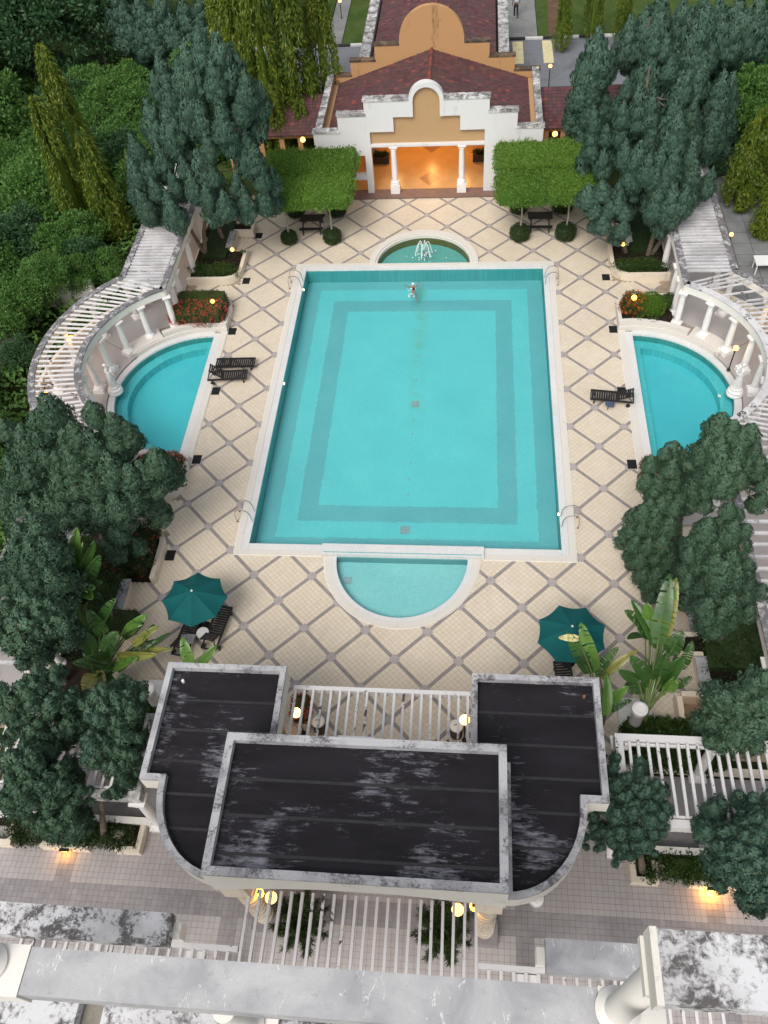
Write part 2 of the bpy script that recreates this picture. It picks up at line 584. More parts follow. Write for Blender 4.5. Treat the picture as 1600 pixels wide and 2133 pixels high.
    def sheet(self, poly, z):
        self.add([(x, y, z) for x, y in poly], [tuple(range(len(poly)))])

    def mesh(self, name, mats, smooth=False, fix=True):
        me = bpy.data.meshes.new(name)
        me.from_pydata(self.v, [], self.f)
        if not isinstance(mats, (list, tuple)):
            mats = [mats]
        for m in mats:
            me.materials.append(M[m] if isinstance(m, str) else m)
        if len(mats) > 1:
            me.polygons.foreach_set('material_index', self.mi)
        if fix:
            bm = bmesh.new()
            bm.from_mesh(me)
            bmesh.ops.recalc_face_normals(bm, faces=bm.faces)
            bm.to_mesh(me)
            bm.free()
        if smooth:
            try:
                me.shade_smooth()
                me.set_sharp_from_angle(angle=radians(40))
            except Exception:
                pass
        me.update()
        return me

    def build(self, name, mats, parent=None, smooth=False, fix=True):
        return link(name, self.mesh(name, mats, smooth, fix), parent)


def link(name, data, parent=None, loc=None):
    o = bpy.data.objects.new(name, data)
    COL.objects.link(o)
    if parent is not None:
        o.parent = parent
    if loc is not None:
        o.location = loc
    return o


def tag(o, label, cat, group=None):
    o['label'] = label
    o['category'] = cat
    if group:
        o['group'] = group
    return o


def thing(name, label, cat, loc=(0, 0, 0), rz=0, group=None):
    o = link(name, None)
    o.location = loc
    o.rotation_euler = (0, 0, rz)
    return tag(o, label, cat, group)


def structure(name, parent=None):
    o = link(name, None, parent)
    o['kind'] = 'structure'
    return o


def copy_thing(r, loc=None, rz=None, label=None, scale=None):
    def rec(o, par):
        c = o.copy()
        COL.objects.link(c)
        if par is not None:
            c.parent = par
        for ch in list(o.children):
            rec(ch, c)
        return c
    c = rec(r, None)
    if loc is not None:
        c.location = loc
    if rz is not None:
        c.rotation_euler = (0, 0, rz)
    if scale is not None:
        c.scale = scale
    if label:
        c['label'] = label
    return c


def inside(x, y, poly):
    r = False
    j = len(poly) - 1
    for i in range(len(poly)):
        xi, yi = poly[i]
        xj, yj = poly[j]
        if (yi > y) != (yj > y) and x < (xj - xi) * (y - yi) / (yj - yi) + xi:
            r = not r
        j = i
    return r


def np_mesh(name, V, F, mats, midx=None):
    """quads (n,4) straight from numpy"""
    me = bpy.data.meshes.new(name)
    V = np.asarray(V, np.float32)
    F = np.asarray(F, np.int32)
    k = F.shape[1]
    me.vertices.add(len(V))
    me.vertices.foreach_set('co', V.ravel())
    me.loops.add(F.size)
    me.loops.foreach_set('vertex_index', F.ravel())
    me.polygons.add(len(F))
    me.polygons.foreach_set('loop_start', np.arange(0, F.size, k, dtype=np.int32))
    me.polygons.foreach_set('loop_total', np.full(len(F), k, np.int32))
    if midx is not None:
        me.polygons.foreach_set('material_index', np.asarray(midx, np.int32))
    if not isinstance(mats, (list, tuple)):
        mats = [mats]
    for m in mats:
        me.materials.append(M[m])
    me.update(calc_edges=True)
    me.validate()
    me.shade_flat()
    return me


def unit(a):
    return a / np.maximum(np.linalg.norm(a, axis=-1, keepdims=True), 1e-9)


def leaf_quads(P, D, L, W, spread=.5):
    """diamond leaves: root P, direction D, length L, width W -> verts, quads"""
    n = len(P)
    D = unit(D)
    S = unit(np.cross(D, rng.normal(size=(n, 3))))
    L = np.broadcast_to(L, (n,))[:, None]
    W = np.broadcast_to(W, (n,))[:, None]
    a = P
    b = P + D * L * spread + S * W * .5
    c = P + D * L
    d = P + D * L * spread - S * W * .5
    V = np.stack([a, b, c, d], 1).reshape(-1, 3)
    F = np.arange(4 * n).reshape(n, 4)
    return V, F


def cat_vf(parts):
    Vs, Fs, o = [], [], 0
    for V, F in parts:
        Vs.append(V)
        Fs.append(F + o)
        o += len(V)
    return np.concatenate(Vs), np.concatenate(Fs)

from mathutils.geometry import tessellate_polygon


def arc(cx, cy, rx, ry, a0, a1, n):
    return [(cx + rx * cos(a0 + (a1 - a0) * i / n), cy + ry * sin(a0 + (a1 - a0) * i / n)) for i in range(n + 1)]


def rect(x0, x1, y0, y1):
    return [(x0, y0), (x1, y0), (x1, y1), (x0, y1)]


SPX, SPY, SPR = 10.6, 10.5, 4.1                       # half-moon pools
FOUNT = arc(0, 20.5, 2.55, 2.5, 0, pi, 32)
WADE = arc(0, 0.98, 2.7, 2.84, pi, 2 * pi, 32)
SIDE_R = arc(SPX, SPY, SPR, SPR, -pi / 2, pi / 2, 32)
SIDE_L = [(-x, y) for x, y in SIDE_R][::-1]
HOLES = [rect(-6.6, 6.6, 1.4, 20.2), arc(0, 20.5, 2.7, 2.62, .0, pi, 32), arc(0, 0.98, 2.82, 2.98, pi, 2 * pi, 32),
         arc(SPX + .0, SPY, SPR + .12, SPR + .12, -pi / 2, pi / 2, 32)]
HOLES.append([(-x, y) for x, y in HOLES[3]][::-1])
HOLES[1] = [(2.7, 20.3)] + HOLES[1] + [(-2.7, 20.3)]
HOLES[2] = [(-2.82, 1.3)] + HOLES[2] + [(2.82, 1.3)]


def holed_sheet(name, outer, z, mat, parent=None, holes=HOLES):
    loops = [outer] + holes
    tri = tessellate_polygon([[Vector((x, y, 0)) for x, y in l] for l in loops])
    flat = [(x, y, z) for l in loops for x, y in l]
    me = bpy.data.meshes.new(name)
    me.from_pydata(flat, [], [tuple(t) for t in tri])
    me.materials.append(M[mat])
    bm = bmesh.new()
    bm.from_mesh(me)
    bmesh.ops.recalc_face_normals(bm, faces=bm.faces)
    if sum(f.normal.z for f in bm.faces) < 0:
        bmesh.ops.reverse_faces(bm, faces=bm.faces)
    bm.to_mesh(me)
    bm.free()
    return link(name, me, parent)


g = holed_sheet('ground', rect(-320, 320, -260, 420), -0.09, 'ground', holes=[
    [(-8, -1), (8, -1), (8, 1.2), (16, 1.2), (16, 20), (8, 20), (8, 24.5), (-8, 24.5), (-8, 20), (-16, 20), (-16, 1.2), (-8, 1.2)][::-1]] if False else HOLES)
g['kind'] = 'structure'

# ------------------------------------------------------------------ pool deck: joint slab, single tiles, grey strips and nodes
deck = holed_sheet('pool_deck', rect(-15.4, 15.4, -6.95, 27.6), -0.007, 'tile_joint')
deck['kind'] = 'structure'

COPE = [rect(-6.9, 6.9, 1.1, 20.5), arc(0, 20.5, 2.9, 2.9, 0, pi, 24), arc(0, .98, 3.05, 3.15, pi, 2 * pi, 24),
        [(10.06, 5.95), (10.06, 15.05), (10.6, 15.0)] + arc(SPX, SPY, SPR + .3, SPR + .3, pi / 2, -pi / 2, 24)]
COPE.append([(-x, y) for x, y in COPE[3]])


def on_deck(x, y):
    ax = abs(x)
    if not (-6.9 < y < 27.45):
        return False
    lim = 10.03
    if 21.55 < y < 23.25 or 24.2 < y < 25.5 or -2.2 < y < -.5 or -4.6 < y < -3.2 or 2.15 < y < 3.75:
        lim = 10.95
    if 17.25 < y < 18.85 or 2.15 < y < 3.75:
        lim = 12.4
    if ax > lim:
        return False
    return not any(inside(x, y, c) for c in COPE)


CAM = np.array((2.6, -18.1, 28.1))
S2 = sqrt(2)
PITCH = 2.4 / S2
fields, strips, nodes = [], [], []
for a in range(-10, 11):
    for b in range(-7, 25):
        x, y = a * 1.2, b * 1.2
        if (a + b) % 2:
            nodes.append((x, y))
            for sx in (1, -1):
                strips.append((x + sx * .6, y + .6, sx))
        else:
            fields.append((x, y))


def diamond_box(half_u, half_v, h):
    """thin plate, axes at 45 degrees, top at z = 0"""
    b = MB()
    b.box(-half_u, half_u, -half_v, half_v, -h, 0, rz=pi / 4, ctr=(0, 0))
    return b


NT_ = 9
tp = (PITCH - .14) / NT_
tile_mb = diamond_box(tp / 2 - .0045, tp / 2 - .0045, .012)
tile_me = tile_mb.mesh('tile', 'cream_tile')
tiles = []
for fx, fy in fields:
    for i in range(NT_):
        for j in range(NT_):
            u = (i - 4) * tp
            v = (j - 4) * tp
            x, y = fx + (u - v) / S2, fy + (u + v) / S2
            if on_deck(x, y):
                tiles.append((x, y))
tiles.sort(key=lambda p: (p[0] - CAM[0]) ** 2 + (p[1] - CAM[1]) ** 2)
# the first ones are hidden under the roofs: the 300 nearest in open view become single pieces
vis = [p for p in tiles if not (p[1] < -4.6 and abs(p[0]) > 2.7) and not (p[1] < -5.1)]
single = set(vis[:300])
rt = random.Random(4)
for x, y in vis[:300]:
    link('tile', tile_me, deck, (x, y, rt.uniform(-.0012, .0012)))
V0 = np.array(tile_mb.v)
F0 = np.array(tile_mb.f)
rest = [p for p in tiles if p not in single]
off = np.array([(x, y, rt.uniform(-.0012, .0012)) for x, y in rest])
VV = (V0[None] + off[:, None]).reshape(-1, 3)
FF = (F0[None] + (np.arange(len(rest)) * 8)[:, None, None]).reshape(-1, 4)
o = link('tile_field', np_mesh('tile_field', VV, FF, 'cream_tile'), deck)
o['kind'] = 'stuff'
node_me = diamond_box(.163, .163, .012).mesh('grey_tile', 'grey_node')
for x, y in nodes:
    if on_deck(x, y) or on_deck(x + .2, y) or on_deck(x - .2, y) or on_deck(x, y + .2):
        link('grey_tile', node_me, deck, (x, y, .0035))
st_a = diamond_box((PITCH - .33) / 2, .055, .012).mesh('grey_strip', 'grey_strip')
st_b = diamond_box(.055, (PITCH - .33) / 2, .012).mesh('grey_strip', 'grey_strip')
for x, y, s in strips:
    dx = .25
    k = sum(on_deck(x + s * e, y + e) for e in (-.5, -.25, 0, .25, .5))
    if k:
        if k == 5:
            link('grey_strip', st_a if s > 0 else st_b, deck, (x, y, .0015))
        else:          # cut strip at an edge
            es = [e for e in (-.5, -.375, -.25, -.125, 0, .125, .25, .375, .5) if on_deck(x + s * e, y + e)]
            e0, e1 = min(es) - .06, max(es) + .06
            b = MB()
            L = (e1 - e0) * S2 / 2
            if s > 0:
                b.box(-L, L, -.055, .055, -.012, 0, rz=pi / 4, ctr=(0, 0))
            else:
                b.box(-.055, .055, -L, L, -.012, 0, rz=pi / 4, ctr=(0, 0))
            e = (e0 + e1) / 2
            b.build('grey_strip', 'grey_strip', deck).location = (x + s * e, y + e, .0015)

# ------------------------------------------------------------------ terrace in front of the bar building
terr = MB()
terr.sheet(rect(-20, 20, -19.5, -9.9), -.007)
terr.sheet(rect(-7.2, 7.2, -9.9, -6.95), -.007)
terrace = terr.build('terrace', 'terrace_joint')
terrace['kind'] = 'structure'
tq = .18
tt_mb = MB()
tt_mb.box(-tq / 2 + .004, tq / 2 - .004, -tq / 2 + .004, tq / 2 - .004, -.012, 0)
tt_me = [tt_mb.mesh('terrace_tile', 'terrace_tile'), tt_mb.mesh('terrace_tile', 'terrace_band')]
tl = []
for i in range(-74, 75):
    for j in range(-93, -38):
        x, y = (i + .5) * tq, (j + .5) * tq
        if y > -9.9 and abs(x) > 7.2:
            continue
        band = (-12.78 < y < -12.05) or any(abs(abs(x) - c) < .28 for c in (4.6, 10.35))
        tl.append((x, y, int(band)))
open_ = [p for p in tl if -13.6 < p[1] < -11.2 and abs(p[0]) > 4.4 and abs(p[0]) < 10.5]
open_.sort(key=lambda p: (p[0] - CAM[0]) ** 2 + (p[1] - CAM[1]) ** 2)
one = set(open_[:300])
for x, y, b in open_[:300]:
    link('terrace_tile', tt_me[b], terrace, (x, y, rt.uniform(-.001, .001)))
V0, F0 = np.array(tt_mb.v), np.array(tt_mb.f)
rest = [p for p in tl if p not in one]
off = np.array([(x, y, rt.uniform(-.001, .001)) for x, y, b in rest])
VV = (V0[None] + off[:, None]).reshape(-1, 3)
FF = (F0[None] + (np.arange(len(rest)) * 8)[:, None, None]).reshape(-1, 4)
o = link('tile_field', np_mesh('terrace_tile_field', VV, FF, ['terrace_tile', 'terrace_band'], np.repeat([p[2] for p in rest], 6)), terrace)
o['kind'] = 'stuff'

# ------------------------------------------------------------------ main pool
pool = structure('main_pool')
b = MB()
for (x0, x1, y0, y1) in ((-7.03, -6.76, .98, 20.6), (6.76, 7.03, .98, 20.6), (-6.76, -3.335, .98, 1.23), (3.335, 6.76, .98, 1.23),
                         (-6.76, -2.98, 20.33, 20.6), (2.98, 6.76, 20.33, 20.6)):
    b.box(x0, x1, y0, y1, -.05, .06)
b.build('coping', 'coping_stone', pool)
b = MB()
for (x0, x1, y0, y1) in ((-6.755, -6.46, 1.235, 20.325), (6.46, 6.755, 1.235, 20.325), (-6.455, -3.335, 1.235, 1.53), (3.335, 6.455, 1.235, 1.53),
                         (-6.455, 6.455, 20.06, 20.325)):
    b.box(x0, x1, y0, y1, -.05, .048)
b.build('edge_mosaic', 'coping_mosaic', pool)
b = MB()
for (x0, x1, y0, y1) in ((-7.06, -7.032, .95, 20.63), (7.032, 7.06, .95, 20.63), (-7.03, -3.34, .95, .978), (3.34, 7.03, .95, .978)):
    b.box(x0, x1, y0, y1, -.05, .03)
b.build('coping_trim', 'white_paint', pool)
b = MB()
b.box(-6.72, -6.47, 1.25, 20.3, -.95, -.051)
b.box(6.47, 6.72, 1.25, 20.3, -.95, -.051)
b.box(-6.469, 6.469, 20.07, 20.32, -.95, -.051)
b.box(-6.469, 6.469, 1.27, 1.52, -.95, -.051)
b.build('basin_wall', 'pool_wall', pool)
for nm, mt, hx, y0, y1, z in (('floor_border', 'pool_dark', 6.46, 1.53, 20.06, -.80), ('floor_band', 'pool_light', 5.65, 2.5, 19.33, -.796),
                              ('floor_band', 'pool_dark', 4.8, 3.4, 18.4, -.792), ('floor_centre', 'pool_light', 3.95, 4.26, 17.5, -.788)):
    b = MB()
    pl = []
    if hx > 6:
        pl = rect(-hx, hx, y0, y1)
    else:                    # band edges jittered in shape to imitate refraction through rippled water
        cs = rect(-hx, hx, y0, y1)
        for (ax, ay), (bx, by) in zip(cs, cs[1:] + cs[:1]):
            m_ = int(max(abs(bx - ax), abs(by - ay)) / .16)
            for q in range(m_):
                f_ = q / m_
                e_ = rt.choice((-.025, 0, 0, .025))
                px, py = ax + (bx - ax) * f_, ay + (by - ay) * f_
                pl.append((px + (e_ if ax == bx else 0), py + (e_ if ay == by else 0)))
    b.sheet(pl, z)
    b.build(nm, mt, pool)
b = MB()
for yy in np.linspace(3.1, 15.9, 15):
    b.box(-.04, .04, yy - .04, yy + .04, -.788, -.772)
o = b.build('floor_inlet', 'grate_grey', pool)
for x0, y0 in ((.03, 10.55), (-.02, 2.98)):
    b = MB()
    b.box(x0 - .2, x0 + .2, y0 - .2, y0 + .2, -.788, -.765)
    for k in range(5):
        b.box(x0 - .16, x0 + .16, y0 - .15 + k * .07, y0 - .115 + k * .07, -.765, -.758)
    b.build('main_drain', 'grate_grey', pool)
for x0, y0, s in ((-6.465, 18.6, 1), (-6.465, 11.3, 1), (6.465, 3.5, -1)):
    b = MB()
    b.lathe([(.0, 0), (.055, 0), (.06, .03), (.0, .05)], 0, 0, 0, 12)
    b.v = [(x0 + s * z, y0 + x, -.16 + y) for x, y, z in b.v]
    b.build('pool_light', 'pool_lamp', pool)
b = MB()
b.sheet(rect(-6.465, 6.465, 1.525, 20.065), -.035)
o = b.build('water', 'water_main', pool)
o['kind'] = 'structure'

# wading pool at the near end, with its raised overflow wall
wade = structure('wading_pool')
b = MB()
b.box(-3.33, 3.33, .99, 1.52, -.4, .17)
b.build('overflow_wall', 'coping_mosaic', wade)
b = MB()
b.box(-3.25, 3.25, 1.08, 1.115, .1705, .176)
b.build('overflow_slot', 'pool_wall', wade)


def ell_ring(b, cx, cy, a0, a1, rx0, ry0, rx1, ry1, z0, z1, n=40):
    V, F = [], []
    for i in range(n + 1):
        a = a0 + (a1 - a0) * i / n
        c, s = cos(a), sin(a)
        V += [(cx + rx0 * c, cy + ry0 * s, z0), (cx + rx1 * c, cy + ry1 * s, z0), (cx + rx1 * c, cy + ry1 * s, z1), (cx + rx0 * c, cy + ry0 * s, z1)]
    for i in range(n):
        o, q = 4 * i, 4 * i + 4
        for k in range(4):
            F.append((o + k, o + (k + 1) % 4, q + (k + 1) % 4, q + k))
    F += [(3, 2, 1, 0), (4 * n, 4 * n + 1, 4 * n + 2, 4 * n + 3)]
    b.add(V, F)


b = MB()
ell_ring(b, 0, .98, pi, 2 * pi, 2.85, 2.99, 3.17, 3.28, -.05, .055)
b.build('coping', 'coping_stone', wade, True)
b = MB()
ell_ring(b, 0, .98, pi, 2 * pi, 2.68, 2.82, 2.848, 2.988, -.05, .045)
b.build('edge_mosaic', 'coping_mosaic', wade, True)
b = MB()
ell_ring(b, 0, .98, pi, 2 * pi, 3.172, 3.282, 3.2, 3.31, -.05, .03)
b.build('coping_trim', 'white_paint', wade, True)
b = MB()
ell_ring(b, 0, .98, pi, 2 * pi, 2.69, 2.83, 2.80, 2.96, -.5, -.051)
b.box(-2.69, 2.69, .96, .985, -.5, .0)
b.build('basin_wall', 'wade_wall', wade, True)
b = MB()
b.sheet(arc(0, .98, 2.69, 2.83, pi, 2 * pi, 40), -.36)
b.build('basin_floor', 'wade_floor', wade)
b = MB()
b.box(-2.34, -2.0, -.1, .22, -.36, -.345)
b.build('main_drain', 'grate_grey', wade)
b = MB()
b.sheet(arc(0, .975, 2.685, 2.825, pi, 2 * pi, 40), -.03)
b.build('water', 'water_main', wade)['kind'] = 'structure'

# fountain pool at the far end
fp = structure('fountain_pool')
b = MB()
ell_ring(b, 0, 20.5, 0, pi, 2.66, 2.62, 3.0, 3.02, -.05, .16)
b.build('coping', 'coping_stone', fp, True)
b = MB()
ell_ring(b, 0, 20.5, 0, pi, 2.55, 2.5, 2.66, 2.62, -.05, .10)
b.build('inner_ledge', 'coping_stone', fp, True)
b = MB()
b.box(-3.0, 3.0, 20.33, 20.497, -.5, .10)
b.build('dividing_wall', 'coping_stone', fp)
b = MB()
ell_ring(b, 0, 20.5, 0, pi, 2.54, 2.49, 2.67, 2.6, -.6, -.051)
b.build('basin_wall', 'fountain_wall', fp, True)
b = MB()
b.sheet(arc(0, 20.498, 2.55, 2.5, 0, pi, 40), -.45)
b.build('basin_floor', 'fountain_floor', fp)
b = MB()
b.sheet(arc(0, 20.499, 2.53, 2.48, 0, pi, 40), -.06)
b.build('water', 'water_ripple', fp)['kind'] = 'structure'
b = MB()
b.lathe([(.001, -.45), (.07, -.45), (.07, -.1), (.09, -.02), (.05, .06), (.02, .22), (.001, .23)], -.02, 21.5, 0, 12)
fo = b.build('fountain_nozzle', 'steel', None, True)
tag(fo, 'small fountain nozzle with arching jets in the round-ended pool below the columned porch', 'fountain')
for k in range(6):
    a = 2 * pi * k / 6 + .3
    pts = []
    for i in range(11):
        t = i / 10
        r = .03 + .46 * t
        z = .2 + 1.15 * (1 - (2 * (t * .86 + .07) - .62) ** 2 / .9) * (1 if t < .98 else 1)
        z = .22 + 2.2 * t - 2.5 * t * t
        pts.append((-.02 + r * cos(a), 21.5 + r * sin(a) * .85, max(-.06, z)))
    b = MB()
    b.tube(pts, [.016 + .010 * (i / 10) for i in range(11)], 6)
    b.build('water_jet', 'fountain_jet', fo, True)
b = MB()
for i in range(60):
    r = abs(random.gauss(0, .4))
    a = random.uniform(0, 2 * pi)
    b.sphere((-.02 + r * cos(a), 21.5 + r * sin(a), random.uniform(-.06, .0)), random.uniform(.01, .04), 6, 4, (1, 1, .5))
o = b.build('splash', 'fountain_jet', fo)
o['kind'] = 'stuff'

# half-moon pools
for sg, nm in ((1, 'half_moon_pool'), (-1, 'half_moon_pool')):
    T = (lambda p, sg=sg: (p[0] * sg, p[1], p[2]))
    hp = structure(nm)
    b = MB(T)
    b.box(9.95, 10.28, 5.9, 15.1, -.05, .06)
    b.build('coping', 'coping_stone', hp)
    b = MB(T)
    b.box(10.282, 10.6, 6.2, 14.8, -.05, .05)
    b.ring(SPX, SPY, SPR, SPR + .32, -pi / 2, pi / 2, -.05, .05, 48)
    b.build('edge_mosaic', 'coping_mosaic', hp, True)
    b = MB(T)
    b.box(9.92, 9.948, 5.9, 15.1, -.05, .03)
    b.build('coping_trim', 'white_paint', hp)
    b = MB(T)
    b.box(10.45, 10.605, 6.35, 14.65, -.9, -.051)
    b.ring(SPX, SPY, SPR, SPR + .1, -pi / 2, pi / 2, -.9, -.051, 48)
    b.build('basin_wall', 'pool_side_wall', hp, True)
    b = MB(T)
    b.ring(SPX, SPY, SPR - .52, SPR - .001, -pi / 2, pi / 2, -.9, -.36, 48)
    b.build('seat_step', 'pool_side_step', hp, True)
    b = MB(T)
    b.box(10.607, 10.98, 6.93, 14.07, -.9, -.36)
    b.build('seat_step', 'pool_side_step', hp, True)
    b = MB(T)
    b.sheet(arc(SPX, SPY, SPR - .4, SPR - .4, -pi / 2, pi / 2, 40), -.78)
    b.build('basin_floor', 'pool_side_floor', hp)
    b = MB(T)
    b.sheet(arc(SPX + .006, SPY, SPR - .002, SPR - .002, -pi / 2, pi / 2, 48), -.04)
    b.build('water', 'water_side', hp)['kind'] = 'structure'

# ------------------------------------------------------------------ road, footpath, lawns beyond the porch
b = MB()
b.sheet(rect(-15, 24, 37.6, 47.3), -.03)
b.build('road', 'asphalt')['kind'] = 'structure'
for x0, x1 in ((-60, -7.2), (9.5, 60)):
    b = MB()
    b.sheet(rect(x0, x1, 29.5, 37.4), -.04)
    b.build('verge', 'lawn')['kind'] = 'structure'
b = MB()
b.sheet(rect(-60, -8.7, 47.6, 75), -.03)
b.sheet(rect(7.25, 60, 47.6, 75), -.03)
b.sheet(rect(-7.4, -5.2, 47.6, 75), -.03)
b.build('lawn', 'lawn')['kind'] = 'structure'
b = MB()
b.sheet(rect(4.6, 7.2, 47.55, 75), -.02)
b.sheet(rect(-8.6, -7.45, 47.55, 75), -.02)
b.build('footpath', 'footpath_slab')['kind'] = 'structure'
b = MB()
b.sheet([(8.0, 47.65), (8.8, 47.65), (9.3, 60), (8.2, 75), (7.5, 75), (8.4, 60)], -.022)
b.build('earth_track', 'earth_track')['kind'] = 'structure'
kerb = structure('kerb')
for k in range(34):
    x0 = -21 + k * 1.3
    b = MB()
    b.box(x0, x0 + 1.27, 47.3, 47.55, -.03, .10)
    b.build('kerb_stone', 'kerb_white' if k % 2 else 'kerb_black', kerb)
for i, (x0, x1) in enumerate(((5.35, 6.1), (7.5, 8.2))):
    b = MB()
    b.sheet([(x0, 43.6), (x1, 43.6), (x1 + .0, 47.1), (x0, 47.1)], -.025)
    b.build('road_marking', 'yellow_paint')['kind'] = 'structure'
b = MB()
b.sheet(rect(15.6, 26, 15.0, 31), -.02)
b.build('outer_path', 'terrace_joint')['kind'] = 'structure'
op = bpy.data.objects['outer_path']
for i in range(10):
    for j in range(16):
        if 15.6 + i < 25:
            b = MB()
            dx = random.uniform(-.02, .02)
            b.box(15.64 + i + dx, 16.58 + i + dx, 15.04 + j, 15.97 + j, -.02, .005 + random.uniform(0, .012))
            b.build('paving_slab', 'paver_grey', op)

# ------------------------------------------------------------------ planters, benches and hedges, mirrored about both axes of the court
SIDE = {1: 'beside the pool with the single lounger', -1: 'beside the pool with two loungers'}
PC = (10.35, 10.5)


def TQ(sg, fl):
    return lambda p: (p[0] * sg, (21 - p[1]) if fl else p[1], p[2])


def wallpath(b, pts, wd, z0, z1):
    """closed-ended wall of constant width along a polyline (mitred)"""
    n = len(pts)
    L, R = [], []
    for i in range(n):
        p = Vector(pts[i])
        d0 = (p - Vector(pts[i - 1])).normalized() if i else None
        d1 = (Vector(pts[i + 1]) - p).normalized() if i < n - 1 else None
        d0 = d0 or d1
        d1 = d1 or d0
        t = (d0 + d1).normalized()
        nn = Vector((-t.y, t.x))
        k = wd / 2 / max(.3, nn.dot(Vector((-d0.y, d0.x))))
        L.append(p + nn * k)
        R.append(p - nn * k)
    V, F = [], []
    for i in range(n):
        V += [(L[i].x, L[i].y, z0), (R[i].x, R[i].y, z0), (R[i].x, R[i].y, z1), (L[i].x, L[i].y, z1)]
    for i in range(n - 1):
        o, q = 4 * i, 4 * i + 4
        for k in range(4):
            F.append((o + k, o + (k + 1) % 4, q + (k + 1) % 4, q + k))
    F += [(3, 2, 1, 0), (4 * n - 4, 4 * n - 3, 4 * n - 2, 4 * n - 1)]
    b.add(V, F)


QUAD = {(-1, 0): 'near the statue by the two loungers', (1, 0): 'near the statue by the lone lounger',
        (-1, 1): 'between the two loungers\' pool and the larger-leaved palms', (1, 1): 'by the pool of the lone lounger, under the near junipers'}
for sg in (-1, 1):
    for fl in (0, 1):
        T = TQ(sg, fl)
        side = 'two-lounger' if sg < 0 else 'lone-lounger'
        end = 'porch' if not fl else 'bar'
        # rounded tree planter
        t = thing('planter', 'low cream planter wall with rounded corner, %s side, towards the %s end' % (side, end), 'planter', group='corner planters round the court')
        b = MB(T)
        pts = [(12.95, 18.95)] + [(10.95 + .88 * cos(a), 19.83 + .88 * sin(a)) for a in [-pi / 2 - pi / 2 * i / 8 for i in range(9)]] + [(10.07, 21.55)]
        wallpath(b, pts, .19, -.02, .42)
        b.build('wall', 'wall_cream', t, True)
        b = MB(T)
        wallpath(b, [(12.9, 18.9 + .0), (12.9, 27.2)], .12, -.02, .22)
        b.build('kerb', 'wall_cream', t)
        b = MB(T)
        b.prism([(12.84, 19.04), (10.95, 19.04), (10.3, 19.35), (10.16, 20), (10.16, 21.5), (11.2, 21.5), (11.2, 27), (12.84, 27)], -.05, .30)
        b.build('soil', 'soil', t)
        # bench recesses: cream seat backs with grey tops
        for nm, y0, y1, lab in (('first', 21.65, 23.25, 'beside the rounded planter'), ('second', 24.28, 25.65, 'beyond the square planter box')):
            t = thing('bench_wall', 'low cream wall with grey top, recess %s, %s side, %s end' % (lab, side, end), 'wall', group='low walls of the bench recesses')
            b = MB(T)
            b.box(10.92, 11.25, y0, y1, -.02, .40)
            b.build('base', 'wall_cream', t)
            b = MB(T)
            b.box(10.88, 11.28, y0, y1, .402, .47)
            b.build('top', 'parapet_cap', t)
        t = thing('planter_box', 'small square cream planter box between two bench recesses, %s side, %s end' % (side, end), 'planter')
        b = MB(T)
        wallpath(b, [(11.2, 23.36), (10.05, 23.36), (10.05, 24.17), (11.2, 24.17)], .17, -.02, .42)
        b.build('wall', 'wall_cream', t)
        b = MB(T)
        b.box(10.14, 11.2, 23.45, 24.09, -.02, .33)
        b.build('soil', 'soil', t)
        t = thing('garden_wall', 'cream garden wall with curved end step, %s side, %s end' % (side, end), 'wall')
        b = MB(T)
        b.box(9.98, 10.17, 25.95, 27.4, -.02, .62)
        b.box(10.17, 11.1, 25.75, 25.95, -.02, .62)
        b.prism([(10.0, 25.75), (10.17, 25.75), (10.17, 25.95), (9.98, 25.95)], -.02, .42)
        b.build('wall', 'wall_cream', t)
        # hedge planter with the curved wall round the pool
        t = thing('curved_planter', 'cream planter with curved wall above the half-moon pool, %s side, %s end' % (side, end), 'planter')
        a0, a1 = radians(33), radians(94.5)
        b = MB(T)
        b.ring(SPX, SPY, 4.52, 4.78, radians(56), radians(98.2), -.02, .50, 20)
        b.build('curved_wall', 'coping_stone', t, True)
        b = MB(T)
        b.ring(SPX, SPY, 4.425, 4.515, radians(35), radians(98.6), -.02, .26, 24)
        b.build('lower_tier', 'coping_stone', t, True)
        b = MB(T)
        wallpath(b, [(10.035, 15.28), (10.035, 16.5)] + [(10.76 - .725 * cos(a), 16.5 + .725 * sin(a)) for a in [pi / 2 * i / 8 for i in range(1, 9)]] + [(12.5, 17.225)], .17, -.02, .42)
        b.build('side_wall', 'coping_stone', t)
        b = MB(T)
        b.prism([(10.12, 15.24), (11.0, 15.2), (12.6, 14.8), (12.6, 17.15), (10.8, 17.15), (10.3, 16.9), (10.12, 16.4)], -.02, .34)
        b.build('soil', 'soil', t)
        b = MB(T)
        b.ring(SPX, SPY, 4.52, 5.36, radians(33), radians(55.5), -.02, .30, 14)
        b.build('column_base', 'coping_stone', t, True)

